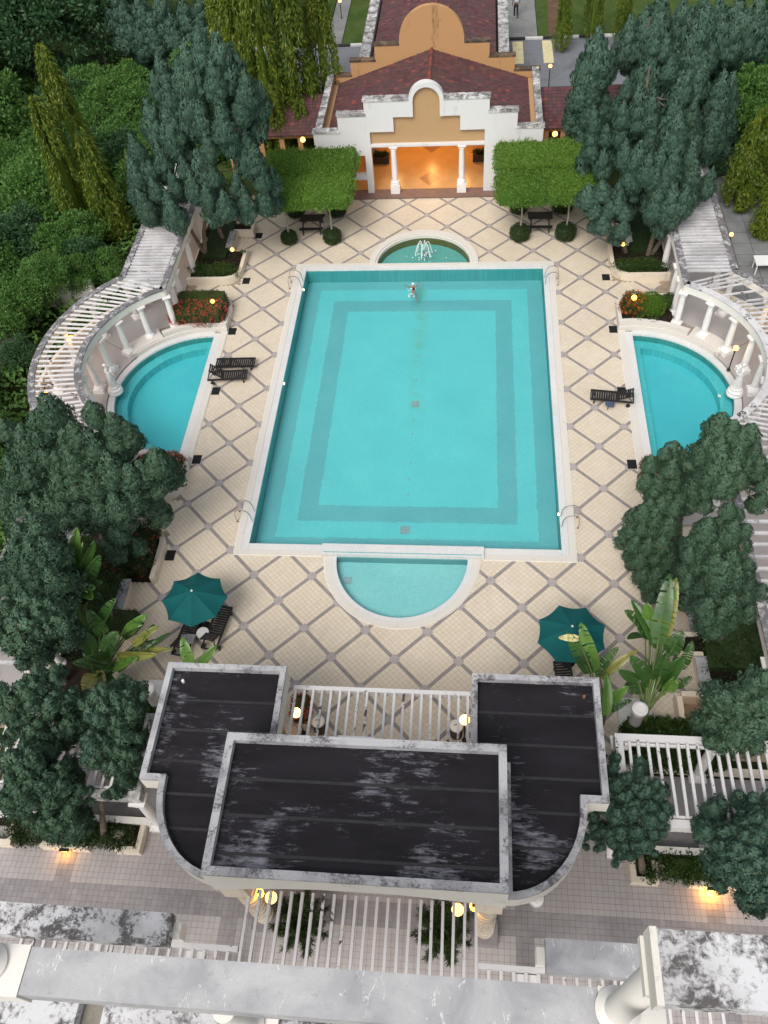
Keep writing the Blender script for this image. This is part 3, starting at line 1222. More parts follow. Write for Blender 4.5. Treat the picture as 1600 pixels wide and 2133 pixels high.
# ------------------------------------------------------------------ black drain grates in the deck
gb = MB()
gb.box(-.2, .2, -.26, .26, 0, .012)
for k in range(9):
    gb.box(-.185, .185, -.235 + k * .055, -.205 + k * .055, .0125, .02)
g_me = gb.mesh('drain_grate', 'black_rubber')
near = {(-1, 23.4): 'below the first bench recess, porch end of the two-lounger side', (-1, 19.2): 'at the rounded planter, porch end of the two-lounger side',
        (-1, 15.0): 'at the red-flowered hedge by the two loungers', (-1, 10.6): 'beside the half-moon pool, nearest below the two loungers',
        (-1, 6.17): 'at the far corner of the bush below the two-lounger pool', (-1, .85): 'just above the parasol that shades the two slatted beds',
        (1, 19.2): 'at the rounded planter, porch end of the lone-lounger side', (1, 15.04): 'at the planter with the green dome bush',
        (1, 10.67): 'hidden half behind the backrest of the lone lounger', (1, 6.18): 'at the corner of the half-moon pool near the junipers',
        (1, 23.6): 'below the spreading blue-green conifer, porch end'}
for (s, y), lab in near.items():
    tag(link('drain_grate', g_me, None, (s * 9.72, y, .001)), 'black square drain grate ' + lab, 'drain grate', 'black drain grates along the deck edge')

# ------------------------------------------------------------------ pergola walks with curved colonnades
COLH = 2.12


def column_mesh(h, r=.15, ped=.0):
    b = MB()
    b.box(-r * 1.75, r * 1.75, -r * 1.75, r * 1.75, 0, .10 + ped)
    z = .10 + ped
    b.lathe([(r * 1.65, z), (r * 1.75, z + .04), (r * 1.6, z + .08), (r * 1.35, z + .10), (r * 1.45, z + .14), (r * 1.05, z + .18),
             (r * 1.03, z + .25), (r * 1.06, h * .45), (r * .88, h - .25), (r * 1.1, h - .22), (r * .95, h - .18), (r * 1.0, h - .14), (r * 1.5, h - .07)], n=16)
    b.box(-r * 1.65, r * 1.65, -r * 1.4, r * 1.4, h - .07, h)
    return b.mesh('column', 'white_column', True)


col_me = column_mesh(COLH)
colp_me = column_mesh(COLH, .15, .12)
AI, AO = radians(62.8), radians(50.0)
for sg in (-1, 1):
    T = (lambda p, sg=sg: (p[0] * sg, p[1], p[2]))
    lab = 'weathered white slatted pergola curving round the half-moon pool of the ' + ('two loungers' if sg < 0 else 'lone lounger')
    pg = thing('pergola', lab, 'pergola')
    FZ = .12
    b = MB(T)
    b.ring(SPX, SPY, 4.46, 7.7, radians(-54), radians(32.5), -.05, FZ, 40)
    b.build('floor', 'terrace_tile', pg, True)
    b = MB(T)
    b.ring(SPX, SPY, 5.46, 7.7, radians(32.8), radians(66), -.05, FZ - .003, 20)
    b.build('floor', 'terrace_tile', pg, True)
    b = MB(T)
    b.ring(SPX, SPY, 5.46, 7.7, radians(-90), radians(-54.3), -.05, FZ - .003, 20)
    b.build('floor', 'terrace_tile', pg, True)
    b = MB(T)
    b.box(12.97, 15.6, 15.6, 27.4, -.05, FZ - .02)
    b.build('floor', 'terrace_tile', pg)
    b = MB(T)
    b.box(12.97, 15.6, -6.4, 5.4, -.05, FZ - .02)
    b.build('floor', 'terrace_tile', pg)
    for f in (0, 1):
        Tf = TQ(sg, f)
        b = MB(Tf)
        b.box(12.6, 12.86, 15.02, 26.8, 2.27, 2.66)
        bm_ = b.build('beam', 'white_paint', pg)
        b = MB(Tf)
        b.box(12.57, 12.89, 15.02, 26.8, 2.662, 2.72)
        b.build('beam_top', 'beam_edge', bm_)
        b = MB(Tf)
        b.box(14.95, 15.2, 16.06, 26.8, 2.27, 2.66)
        bm_ = b.build('beam', 'white_paint', pg)
        b = MB(Tf)
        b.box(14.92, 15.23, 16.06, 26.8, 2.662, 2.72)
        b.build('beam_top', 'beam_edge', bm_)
        n = 41
        for k in range(-3 if (sg < 0 and not f) else 0, n):
            y = 16.15 + .262 * k
            if f and k > 0 and k % 2:
                continue
            b = MB(Tf)
            wd = .13 if not f else .11
            dy = random.uniform(-.015, .015)
            b.box(12.865, 14.945, y - wd / 2 + dy, y + wd / 2 + dy, 2.60 + dy * .5, 2.69 + dy * .5)
            b.build('slat', 'grey_slats', pg)
        for y in (16.1, 17.1, 19.8, 22.6, 25.4):
            o = link('column', col_me, pg)
            o.location = T((12.73, (21 - y) if f else y, FZ))
        for y in (18.2, 21.0, 23.8):
            o = link('column', col_me, pg)
            o.location = T((15.07, (21 - y) if f else y, FZ))
    b = MB(T)
    b.ring(PC[0], PC[1], 5.03, 5.29, -AI, AI, 2.27, 2.66, 60)
    bm_ = b.build('curved_beam', 'white_paint', pg, True)
    b = MB(T)
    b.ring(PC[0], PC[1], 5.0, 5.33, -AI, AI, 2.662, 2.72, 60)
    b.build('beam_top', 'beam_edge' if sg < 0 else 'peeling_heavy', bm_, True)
    b = MB(T)
    b.ring(PC[0], PC[1], 7.15, 7.41, -AO, AO, 2.27, 2.66, 60)
    bm_ = b.build('curved_beam', 'white_paint', pg, True)
    b = MB(T)
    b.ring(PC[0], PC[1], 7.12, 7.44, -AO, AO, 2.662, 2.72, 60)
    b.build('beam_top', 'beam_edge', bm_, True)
    n = 37
    for k in range(n):
        t = -1 + 2 * k / (n - 1)
        ai, ao = t * AI * .985, t * AO * .99
        jit = random.uniform(-.02, .02)
        pa = (PC[0] + 5.31 * cos(ai), PC[1] + 5.31 * sin(ai) + jit, 2.655)
        pb = (PC[0] + 7.14 * cos(ao), PC[1] + 7.14 * sin(ao) + jit, 2.655 + random.uniform(-.01, .01))
        if sg > 0 and k in (30, 32):
            continue
        b = MB(T)
        b.bar(pa, pb, .095 if sg < 0 else .085, .06)
        b.build('slat', 'peeling_white' if sg < 0 else 'peeling_heavy', pg)
    for k in range(-4, 5):
        a = radians(15.7 * k)
        o = link('column', colp_me if abs(k) < 3 else col_me, pg)
        o.location = T((PC[0] + 5.16 * cos(a), PC[1] + 5.16 * sin(a), FZ if abs(k) < 3 else .27))
        if abs(k) < 3:
            o.scale = (1, 1, .98)
        else:
            o.scale = (1, 1, .94)
        o.rotation_euler = (0, 0, a if sg > 0 else pi - a)
    for k in range(-3, 4):
        a = radians(16.5 * k)
        o = link('column', col_me, pg)
        o.location = T((PC[0] + 7.28 * cos(a), PC[1] + 7.28 * sin(a), FZ))
        o.rotation_euler = (0, 0, a if sg > 0 else pi - a)
    # outer parapet behind the curve
    b = MB(T)
    b.ring(SPX, SPY, 7.72, 7.9, -radians(60), radians(60), -.05, .75, 40)
    b.build('parapet', 'wall_cream', pg, True)

# boundary wall beyond the left curve
for (x0, y0, x1, y1, lab) in ((-21.6, 10.6, -21.3, 17.4, 'white boundary wall behind the curved pergola beside the two loungers'),
                              (-21.3, 17.2, -17.6, 17.5, 'short white return wall joining the boundary wall to the curved pergola')):
    b = MB()
    b.box(x0, x1, y0, y1, -.1, 1.5)
    o = b.build('boundary_wall', 'white_paint')
    tag(o, lab, 'wall')

# ------------------------------------------------------------------ slatted boxes either side of the bar building
for sg in (-1, 1):
    T = (lambda p, sg=sg: (p[0] * sg, p[1], p[2]))
    sp = thing('slat_pergola', 'white rectangular pergola roof with spaced slats %s' % ('under the sprawling juniper' if sg < 0 else 'behind the small round juniper'), 'pergola')
    x0, x1, y0, y1, zt = 7.3, 13.6, -10.2, -7.4, 2.95
    b = MB(T)
    b.box(x0, x0 + .24, y0, y1, zt - .4, zt)
    b.box(x0 + .24, x1, y1 - .24, y1, zt - .4, zt)
    b.box(x0 + .24, x1, y0, y0 + .24, zt - .4, zt)
    b.build('frame', 'coping_mildew' if sg < 0 else 'peeling_white', sp)
    b = MB(T)
    b.box(x0 + .29, x1, y1 - .36, y1 - .28, zt - .12, zt - .03)
    b.box(x0 + .29, x1, y0 + .28, y0 + .36, zt - .12, zt - .03)
    b.build('rail', 'peeling_white', sp)
    for k in range(20):
        b = MB(T)
        x = x0 + .40 + .29 * k
        b.bar((x, y0 + .27, zt + .02), (x + random.uniform(-.02, .02), y1 - .27, zt + .02), .085, .09)
        b.build('slat', 'peeling_white', sp)
    for px, py in ((x0 + .2, y0 + .12), (x0 + .2, y1 - .12), (x0 + 3.1, y0 + .12), (x0 + 3.1, y1 - .12)):
        o = link('column', col_me, sp)
        o.location = T((px, py, .02))
        o.scale = (1.05, 1.05, 1.18)
    b = MB(T)
    b.box(x0 + .3, x1, y0 - .02, y0 + .08, .0, .55)
    b.box(x0 + .3, x1, y0 - .08, y0 + .14, .55, .62)
    b.build('parapet', 'white_paint', sp)
    b = MB(T)
    b.box(x0 + .3, x1, y1 - .12, y1 + .05, .0, .35)
    b.build('parapet', 'wall_cream', sp)
    b = MB(T)
    b.box(x0 - .1, x1, y0 + .2, y1 - .2, -.05, .012)
    b.build('floor', 'terrace_band', sp)
    # zig-zag planter on the terrace
    zp = thing('terrace_planter', 'zig-zag cream planter wall on the terrace, %s' % ('beneath the sprawling juniper' if sg < 0 else 'round juniper in its square end'), 'planter')
    b = MB(T)
    pts = [(7.95, -10.05), (7.95, -11.02), (8.62, -11.02), (8.62, -10.5), (9.72, -10.5), (9.72, -11.02), (11.2, -11.02), (11.2, -10.5), (12.4, -10.5), (12.4, -11.02), (13.6, -11.02)]
    wallpath(b, pts, .17, -.02, .36)
    b.build('wall', 'wall_cream', zp)
    b = MB(T)
    b.prism([(8.03, -10.25), (8.03, -10.94), (8.54, -10.94), (8.54, -10.42), (9.8, -10.42), (9.8, -10.94), (11.12, -10.94), (11.12, -10.42), (13.5, -10.42), (13.5, -10.25)], -.03, .28)
    b.build('soil', 'soil', zp)

b = MB()
b.box(-7.72, -7.42, -10.12, -9.85, .0, .014)
for k in range(5):
    b.box(-7.7, -7.44, -10.1 + k * .05, -10.07 + k * .05, .0145, .02)
o = b.build('floor_drain', 'black_rubber')
tag(o, 'small black floor drain at the foot of the column under the curved black roof', 'drain grate')

# low white-tiled walls and short drum posts where the deck meets the planting by the bar building
for sg in (-1, 1):
    T = (lambda p, sg=sg: (p[0] * sg, p[1], p[2]))
    b = MB(T)
    b.box(8.0, 9.15, -5.15, -4.95, -.02, .3)
    b.box(8.0, 9.15, -6.6, -5.15, -.02, .26)
    o = b.build('tiled_ledge', 'coping_mosaic')
    tag(o, 'low white mosaic ledge at the deck corner, %s' % ('beside the leafy banana clump' if sg < 0 else 'below the parasol half hidden by banana leaves'), 'ledge')
    b = MB(T)
    b.lathe([(.2, 0), (.2, 1.55), (.24, 1.6), (.26, 1.72), (.26, 1.86), (.18, 1.9), (.17, 1.87), (.001, 1.87)], 8.42, -6.05, 0, 20)
    o = b.build('drum_post', 'peeling_white', None, True)
    tag(o, 'short white round post %s' % ('beside the juniper at the corner of the black roof' if sg < 0 else 'at the foot of the tall traveller palm'), 'post')
    t = thing('low_wall', 'low cream wall with pale top running beside the deck, %s' % ('under torn banana leaves by the parasol' if sg < 0 else 'behind the tall traveller palm'), 'wall')
    b = MB(T)
    b.box(10.9, 11.25, -6.2, -3.35, -.02, .42)
    b.build('base', 'wall_cream', t)
    b = MB(T)
    b.box(10.87, 11.28, -6.22, -3.33, .422, .49)
    b.build('top', 'parapet_cap', t)

# ------------------------------------------------------------------ bar building with three flat black roofs
bar = thing('bar_building', 'cream building with three flat black membrane roofs, curved wings and a raised centre', 'building')


def flat_roof(poly_out, z, th, inset, nm):
    """poly_out: outline ccw. slab, parapet ring and sunk membrane"""
    n = len(poly_out)
    P = [Vector(p) for p in poly_out]
    Q = []
    for i in range(n):
        d0 = (P[i] - P[i - 1]).normalized()
        d1 = (P[(i + 1) % n] - P[i]).normalized()
        t = (d0 + d1).normalized()
        nn = Vector((-t.y, t.x))
        k = inset / max(.35, nn.dot(Vector((-d0.y, d0.x))))
        Q.append(P[i] + nn * k)
    b = MB()
    V = [(p.x, p.y, z) for p in P] + [(q.x, q.y, z) for q in Q]
    V += [(p.x, p.y, z - .12) for p in P] + [(q.x, q.y, z - .34) for q in Q]
    F = []
    for i in range(n):
        j = (i + 1) % n
        F += [(i, j, n + j, n + i), (2 * n + i, 2 * n + j, j, i), (n + i, n + j, 3 * n + j, 3 * n + i)]
    b.add(V, F)
    cap_ = b
    b = MB()
    b.add([(p.x, p.y, z - .12) for p in P] + [(p.x, p.y, z - th) for p in P],
          [(n + i, n + (i + 1) % n, (i + 1) % n, i) for i in range(n)] + [tuple(range(2 * n - 1, n - 1, -1))])
    fas_ = b
    b = MB()
    b.add([(q.x, q.y, z - .22) for q in Q], [tuple(range(n))])
    rf = b.build('roof', 'roof_membrane', bar)
    ys = [q.y for q in Q]
    y = max(ys) - .95
    while y > min(ys) + .3:          # lapped seams of the membrane strips
        xs = []
        for i in range(n):
            p_, q_ = Q[i], Q[(i + 1) % n]
            if (p_.y > y) != (q_.y > y):
                xs.append(p_.x + (y - p_.y) / (q_.y - p_.y) * (q_.x - p_.x))
        xs.sort()
        for x0, x1 in zip(xs[::2], xs[1::2]):
            s_ = MB()
            s_.box(x0 + .005, x1 - .005, y - .06, y + .02, z - .223, z - .212)
            s_.build('membrane_seam', 'membrane_lap', rf)
        y -= .95
    cap_.build('parapet_cap', 'parapet_cap', rf)
    fas_.build('fascia', 'parapet_side', rf)
    return Q


# centre, with an arched front fascia
zc = 6.85
flat_roof([(-3.76, -13.16), (3.76, -13.16), (3.76, -9.5), (-3.76, -9.5)], zc, .85, .21, 'centre')
b = MB()
arch = [(-3.75, zc - .86), (-3.75, 5.25)] + [(-3.75 + 7.5 * i / 20, 5.25 + .72 * sin(pi * i / 20)) for i in range(1, 20)] + [(3.75, 5.25), (3.75, zc - .86)]
b.vprism(arch, -13.14, -12.92)
b.build('arched_front', 'parapet_side', bar)
b = MB()
b.box(-3.73, -3.52, -12.9, -9.55, 4.2, zc - .86)
b.box(3.52, 3.73, -12.9, -9.55, 4.2, zc - .86)
b.box(-3.73, 3.73, -9.75, -9.53, 3.9, zc - .86)
b.build('upper_wall', 'parapet_side', bar)
for sg in (-1, 1):
    pts = [(6.6, -6.6), (2.84, -6.6), (2.84, -9.49), (3.77, -9.49), (3.77, -12.95)]
    cur = [(3.77 + (6.0 - 3.77) * (1 - (1 - sin(a)) ** 1.0), 0) for a in (0,)]
    el = []
    for i in range(13):
        a = pi / 2 * i / 12
        el.append((3.77 + 2.23 * sin(a), -10.3 - 2.6 * cos(a)))
    pts = [(6.6, -6.6), (2.84, -6.6), (2.84, -9.49), (3.77, -9.49)] + el + [(6.6, -10.3)]
    if sg > 0:
        poly = pts
    else:
        poly = [(-x, y) for x, y in pts][::-1]
    flat_roof(poly, 5.1, .75, .18, 'wing')
    T = (lambda p, sg=sg: (p[0] * sg, p[1], p[2]))
    b = MB(T)
    b.box(3.7, 6.4, -6.85, -6.68, 0, 4.36)
    b.box(3.7, 3.88, -9.4, -6.851, 0, 4.36)
    b.box(6.22, 6.4, -10.0, -6.851, 0, 4.36)
    b.box(5.2, 6.219, -10.0, -9.85, 0, 4.36)
    b.build('wing_wall', 'wall_cream', bar)
    # round banded column carrying the curved edge
    b = MB(T)
    b.box(2.95, 3.75, -13.15, -12.45, 0, .5)
    b.build('pedestal', 'terrace_band', bar)
    for k in range(11):
        z = .5 + k * .345
        b = MB(T)
        b.lathe([(.20, z), (.20, z + .12), (.285, z + .13), (.29, z + .30), (.20, z + .31), (.20, z + .345)], 3.35, -12.75, 0, 20)
        b.build('column_drum', 'wall_cream', bar, True)
    b = MB(T)
    b.box(3.0, 3.7, -13.1, -12.4, 4.30, 5.24)
    b.build('column_head', 'wall_cream', bar)
    for (cx, cy) in ((5.75, -10.45), (4.95, -11.7)):
        b = MB(T)
        b.lathe([(.24, 0), (.24, .2), (.17, .25), (.15, 3.9), (.24, 4.0), (.26, 4.34)], cx, cy, 0, 16)
        b.build('column', 'white_column', bar, True)
    # drip stub on the roof
    b = MB(T)
    b.lathe([(.05, 0), (.05, .10), (.035, .12), (.001, .12)], 6.15 if sg > 0 else 6.05, -7.15, 4.88, 10)
    b.build('vent_pipe', 'plastic_white' if sg < 0 else 'rust', bar)
b = MB()
b.box(-.78, .22, -9.498, -9.30, 6.36, 6.47)
b.build('white_box', 'plastic_white', bar)
# step line at the deck edge under the back pergola
b = MB()
b.box(-2.8, 2.8, -7.1, -6.92, -.02, .01)
b.build('threshold', 'grey_strip', bar)

# pergola between the wings
bp_ = thing('back_pergola', 'small peeling white pergola of thin slats between the two black roof wings', 'pergola')
b = MB()
b.box(-2.82, 2.82, -6.72, -6.58, 3.52, 3.76)
b.build('beam', 'peeling_white', bp_)
for k in range(20):
    x = -2.74 + 5.48 * k / 19
    b = MB()
    b.bar((x, -6.73, 3.73), (x + random.uniform(-.03, .03), -9.48, 3.73 + random.uniform(-.03, .02)), .075, .09)
    b.build('slat', 'peeling_heavy' if k in (3, 7, 8, 9, 10, 12, 17) else 'peeling_white', bp_)

# big slat pergola in front
fpg = thing('front_pergola', 'white pergola of long peeling slats between the arched front and the pale weathered beam', 'pergola')
for k in range(22):
    x = -3.03 + 6.06 * k / 21
    b = MB()
    b.bar((x, -12.9, 4.4), (x + random.uniform(-.02, .02), -15.5, 4.4), .075, .12)
    b.build('slat', 'peeling_white', fpg)
b = MB()
b.box(-3.2, 3.2, -15.7, -15.5, 4.2, 4.5)
b.build('beam', 'peeling_white', fpg)
for sg in (-1, 1):
    T = (lambda p, sg=sg: (p[0] * sg, p[1], p[2]))
    sd = thing('side_trellis', 'narrow white slat trellis under the lichen-spotted beam, %s' % ('at the mossier end' if sg < 0 else 'at the cleaner, whiter end'), 'trellis')
    b = MB(T)
    b.box(3.09, 9.0, -14.42, -14.30, 4.3, 4.5)
    b.build('rail', 'peeling_white', sd)
    for k in range(19):
        x = 3.35 + .31 * k
        b = MB(T)
        b.bar((x, -14.43, 4.4), (x, -15.5, 4.4), .075, .11)
        b.build('slat', 'peeling_white', sd)
    for x in (4.3, 6.9):
        b = MB(T)
        b.box(x - .3, x + .3, -14.95, -14.45, 4.0, 4.28)
        b.lathe([(.30, 0), (.32, .2), (.24, .3), (.22, 3.7), (.3, 4.0)], x, -14.75, 0, 16)
        b.build('column', 'white_column', sd, True)
    bm_ = thing('stone_beam', 'thick horizontal beam with %s above the slat trellis' % ('black-speckled lichen top' if sg < 0 else 'mostly clean pale top'), 'beam')
    b = MB(T)
    b.box(4.7, 13, -14.55, -13.8, 5.0, 5.45)
    b.build('slab', 'lichen_slab' if sg < 0 else 'beam_slab', bm_)
    b = MB(T)
    b.box(4.5, 4.95, -14.3, -13.95, 4.52, 5.1)
    b.box(7.5, 7.9, -14.3, -13.95, 4.52, 4.99)
    b.build('bracket', 'white_paint', bm_)

# near hotel front: long pale beam with columns, right upper slab, ledges
nb = thing('hotel_beam', 'long pale grey weathered concrete beam spanning the bottom of the view', 'beam')
b = MB()
b.box(-4.45, 4.75, -16.62, -15.92, 12.65, 13.2)
b.build('slab', 'beam_slab', nb)
for sg in (-1, 1):
    b = MB()
    x0 = -5.45 if sg < 0 else 4.753
    b.box(x0, x0 + .99, -16.66, -15.9, 12.6, 13.22)
    b.build('end_block', 'white_paint', nb)
hc = {}
for sg in (-1, 1):
    b = MB()
    cx = sg * 5.02 if sg > 0 else -5.10
    b.lathe([(.33, 0), (.34, .06), (.30, .10), (.27, .14), (.22, .18), (.205, .30), (.20, 3.8), (.205, 4.0), (.27, 4.04)], cx, -16.22, 13.225, 32)
    o = b.build('hotel_column', 'white_paint', None, True)
    tag(o, 'smooth white round column standing on the beam end, %s' % ('under the dark-spotted slab' if sg > 0 else 'only its ringed base in view'), 'column')
us = thing('upper_slab', 'high black-and-white lichen covered slab carried on the white round column', 'beam')
b = MB()
b.box(4.78, 11, -16.7, -15.97, 17.45, 17.8)
b.build('slab', 'lichen_slab', us)
b = MB()
b.box(4.70, 4.778, -16.72, -15.95, 17.44, 17.81)
b.build('edge_trim', 'parapet_side', us)
b = MB()
b.box(4.66, 5.4, -16.58, -15.98, 17.27, 17.43)
b.build('capital', 'parapet_side', us)
b = MB()
b.box(4.72, 9.5, -17.35, -16.72, 15.1, 15.5)
o = b.build('white_ledge', 'coping_mildew')
tag(o, 'broad white ledge slab below the dark-spotted upper slab', 'ledge')
b = MB()
b.box(-4.0, 4.6, -18.2, -16.1, 10.1, 10.5)
o = b.build('lichen_ledge', 'lichen_slab')
tag(o, 'lichen-spotted ledge showing just below the long pale beam', 'ledge')
b = MB()
b.box(-9.0, -4.5, -18.2, -16.1, 10.08, 10.48)
o = b.build('lichen_ledge', 'lichen_slab')
tag(o, 'short lichen-spotted ledge at the bottom corner left of the dark pier', 'ledge')
b = MB()
b.box(-4.48, -4.02, -17.9, -15.8, 8.0, 10.2)
o = b.build('pier', 'pier_stone')
tag(o, 'narrow dim cream pier between two lichen-spotted ledges', 'pier')
b = MB()
b.box(-1.35, -.65, -17.1, -16.42, 10.503, 10.6)
b.lathe([(.3, .1), (.31, .16), (.25, .22), (.2, .28), (.19, 2.1)], -1.2, -16.55, 10.5, 24)
o = b.build('hotel_column', 'white_paint', None, True)
tag(o, 'white round column on a square plinth tucked beneath the long pale beam', 'column')

# ------------------------------------------------------------------ porch pavilion
pv = thing('porch_pavilion', 'white stepped-gable porch with arched top, columns and dark red tiled roof', 'building')
YF, YB = 27.45, 35.0
steps = [(6.5, 3.98), (5.03, 4.95), (3.47, 5.75)]
for sg in (-1, 1):
    T = (lambda p, sg=sg: (p[0] * sg, p[1], p[2]))
    # stepped front wall in pieces butted end to end
    b = MB(T)
    b.box(5.03, 6.5, YF, YF + .35, 0 if sg > 0 else 0, 3.86)
    if sg > 0:
        b.box(3.25, 5.03, YF, YF + .35, 0, 4.80)
    else:
        b.box(4.66, 5.03, YF, YF + .35, 0, 4.80)
        b.box(3.62, 4.66, YF, YF + .35, 2.47, 4.80)
        b.box(3.25, 3.62, YF, YF + .35, 0, 4.80)
        b.box(3.62, 4.66, YF, YF + .35, .95, 1.25)
    b.box(1.87, 3.25, YF, YF + .35, 3.86, 5.60)
    b.box(3.25, 3.47, YF, YF + .35, 4.80, 5.60)
    b.box(.92, 1.87, YF, YF + .35, 4.69, 5.60)
    b.build('front_wall', 'facade_white', pv)
    # soffit returns of the stepped niche
    b = MB(T)
    b.box(4.94, 6.56, YF - .04, YF + .42, 3.862, 3.98)
    b.box(3.40, 5.08, YF - .04, YF + .42, 4.802, 4.95)
    b.box(.95, 3.53, YF - .04, YF + .42, 5.602, 5.75)
    b.build('step_cap', 'coping_mildew', pv)
    b = MB(T)
    b.box(6.2, 6.5, YF + .36, YB - .01, 0, 3.55)
    b.build('side_wall', 'ochre_wall', pv)
    b = MB(T)
    b.box(6.12, 6.52, YF + .43, YB - .02, 3.552, 3.72)
    b.build('side_coping', 'coping_mildew', pv)
    # porch columns on square pedestals
    b = MB(T)
    cx = 1.97
    b.box(cx - .27, cx + .27, YF - .18, YF + .36, .1, .62)
    b.lathe([(.27, .62), (.28, .68), (.24, .74), (.25, .80), (.18, .86), (.17, .95), (.18, 1.5), (.15, 2.72), (.19, 2.76), (.17, 2.8), (.2, 2.9)], cx, YF + .1, 0, 18)
    b.box(cx - .24, cx + .24, YF - .1, YF + .34, 2.9, 2.98)
    b.build('porch_column', 'white_column', pv, True)
# arch over the centre
b = MB()
b.T = None
n = 20
V, F = [], []
for i in range(n + 1):
    a = pi * i / n
    for r in (.74, .98):
        for y in (YF - .03, YF + .38):
            V.append((r * cos(a), y, 5.55 + r * sin(a) * 1.02))
for i in range(n):
    o_, q_ = 4 * i, 4 * i + 4
    F += [(o_, q_, q_ + 2, o_ + 2), (o_ + 1, o_ + 3, q_ + 3, q_ + 1), (o_, o_ + 1, q_ + 1, q_), (o_ + 2, q_ + 2, q_ + 3, o_ + 3)]
F += [(0, 2, 3, 1), (4 * n, 4 * n + 1, 4 * n + 3, 4 * n + 2)]
b.add(V, F)
b.box(-.98, -.745, YF - .03, YF + .38, 4.69, 5.549)
b.box(.745, .98, YF - .03, YF + .38, 4.69, 5.549)
b.build('arch_band', 'facade_white', pv, True)
b = MB()
niche = [(-3.25, 3.1), (3.25, 3.1), (3.25, 3.86), (1.87, 3.86), (1.87, 4.69), (.745, 4.69), (.745, 5.55)] + [(.745 * cos(pi * i / 16), 5.55 + .745 * sin(pi * i / 16)) for i in range(1, 16)] + [(-.745, 5.55), (-.745, 4.69), (-1.87, 4.69), (-1.87, 3.86), (-3.25, 3.86)]
b.vprism(niche, YF + .2, YF + .33)
b.build('niche_wall', 'ochre_niche', pv)
b = MB()
b.box(-3.25, 3.25, YF - .06, YF + .36, 2.985, 3.098)
b.build('lintel', 'facade_white', pv)
# interior
b = MB()
b.box(-6.2, 6.2, YF + .36, 34.9, -.02, .10)
b.build('inner_floor', 'orange_floor', pv)
b = MB()
b.box(-6.5, 6.5, YF - .55, YF + .355, -.03, .095)
b.build('step', 'step_edge', pv)
for y in (28.9, 32.6):
    b = MB()
    b.sheet([(-.62, y), (0, y - .8), (.62, y), (0, y + .8)], .104)
    b.build('floor_diamond', 'orange_floor_dark', pv)
for sg in (-1, 1):
    T = (lambda p, sg=sg: (p[0] * sg, p[1], p[2]))
    b = MB(T)
    b.box(3.25, 3.45, YF + .36, 30.0, .10, 2.98)
    b.build('inner_wall', 'wall_cream', pv) if False else None
    b = MB(T)
    b.box(3.4, 6.19, 31.6, 31.8, .10, 3.0)
    b.build('inner_wall', 'wall_cream', pv)
    b = MB(T)
    b.box(2.6, 3.6, 30.6, 31.2, .10, .55)
    b.build('trough', 'brown_wood', pv)
b = MB()
b.box(-6.2, 6.2, YF + .36, 34.9, 3.0, 3.08)
b.build('ceiling', 'ochre_niche', pv)
b = MB()
b.box(-6.2, 6.2, 34.7, 34.9, .10, 3.0)
b.build('back_wall', 'ochre_wall', pv)


def tiled_roof(parent, xe, ze, zr, y0, y1, pitch=.25, tilew=.24):
    """two slopes of overlapping clay tiles, every tile its own box, ridge along y"""
    L = sqrt(xe * xe + (zr - ze) ** 2)
    ang = atan2(zr - ze, xe)
    Vs, Fs = [], []
    nrow = int(L / pitch)
    ncol = int((y1 - y0) / tilew)
    o = 0
    cube = np.array([(x, y, z) for z in (0, 1) for x, y in ((0, 0), (1, 0), (1, 1), (0, 1))], float)
    cf = np.array([(3, 2, 1, 0), (4, 5, 6, 7), (0, 1, 5, 4), (1, 2, 6, 5), (2, 3, 7, 6), (3, 0, 4, 7)])
    for sg in (-1, 1):
        for i in range(nrow + 1):
            for j in range(ncol + 1):
                s0 = i * pitch
                yj = y0 + (j + (.5 if i % 2 else 0)) * tilew
                if yj > y1 - .02:
                    continue
                wv = min(tilew - .012, y1 - yj)
                jz = random.uniform(0, .012)
                c = cube * (pitch + .05, wv, .028)
                # lower end of each tile lifted over the row below
                lift = c[:, 0] / (pitch + .05) * -.0 + (1 - c[:, 0] / (pitch + .05)) * .032
                lx = s0 + c[:, 0]
                lz = c[:, 2] + lift + jz + .01 * (np.abs(c[:, 1] / wv - .5) < .6)
                X = (xe - lx * cos(ang) - lz * -sin(ang) * 1.0)
                X = xe - lx * cos(ang) + lz * sin(ang)
                Zc = ze + lx * sin(ang) + lz * cos(ang)
                V = np.stack([sg * X, yj + c[:, 1], Zc], 1)
                Vs.append(V)
                Fs.append((cf if sg > 0 else cf[:, ::-1]) + o)
                o += 8
    ob = link('roof_tiles', np_mesh('roof_tiles', np.concatenate(Vs), np.concatenate(Fs), 'clay_tile'), parent)
    ob['kind'] = 'stuff'
    b = MB()
    b.prism([(-xe, y0), (xe, y0), (xe, y1), (-xe, y1)], lambda x, y: ze - .14 + (zr - ze) * (1 - abs(x) / xe), lambda x, y: ze - .02 + (zr - ze) * (1 - abs(x) / xe))
    b = MB()
    b.vprism([(-xe, ze - .15), (xe, ze - .15), (xe, ze - .01), (0, zr - .01), (-xe, ze - .01)], y0 + .01, y1 - .01)
    b.build('roof_deck', 'dark_under', parent)
    k = 0
    y = y0
    while y < y1 - .2:
        b = MB()
        b.tube([(0, y, zr + .03), (0, min(y + .44, y1), zr + .045)], [.10, .115], 8)
        b.build('ridge_tile', 'clay_ridge' if k % 4 != 2 else 'clay_tile', parent, True)
        y += .42
        k += 1


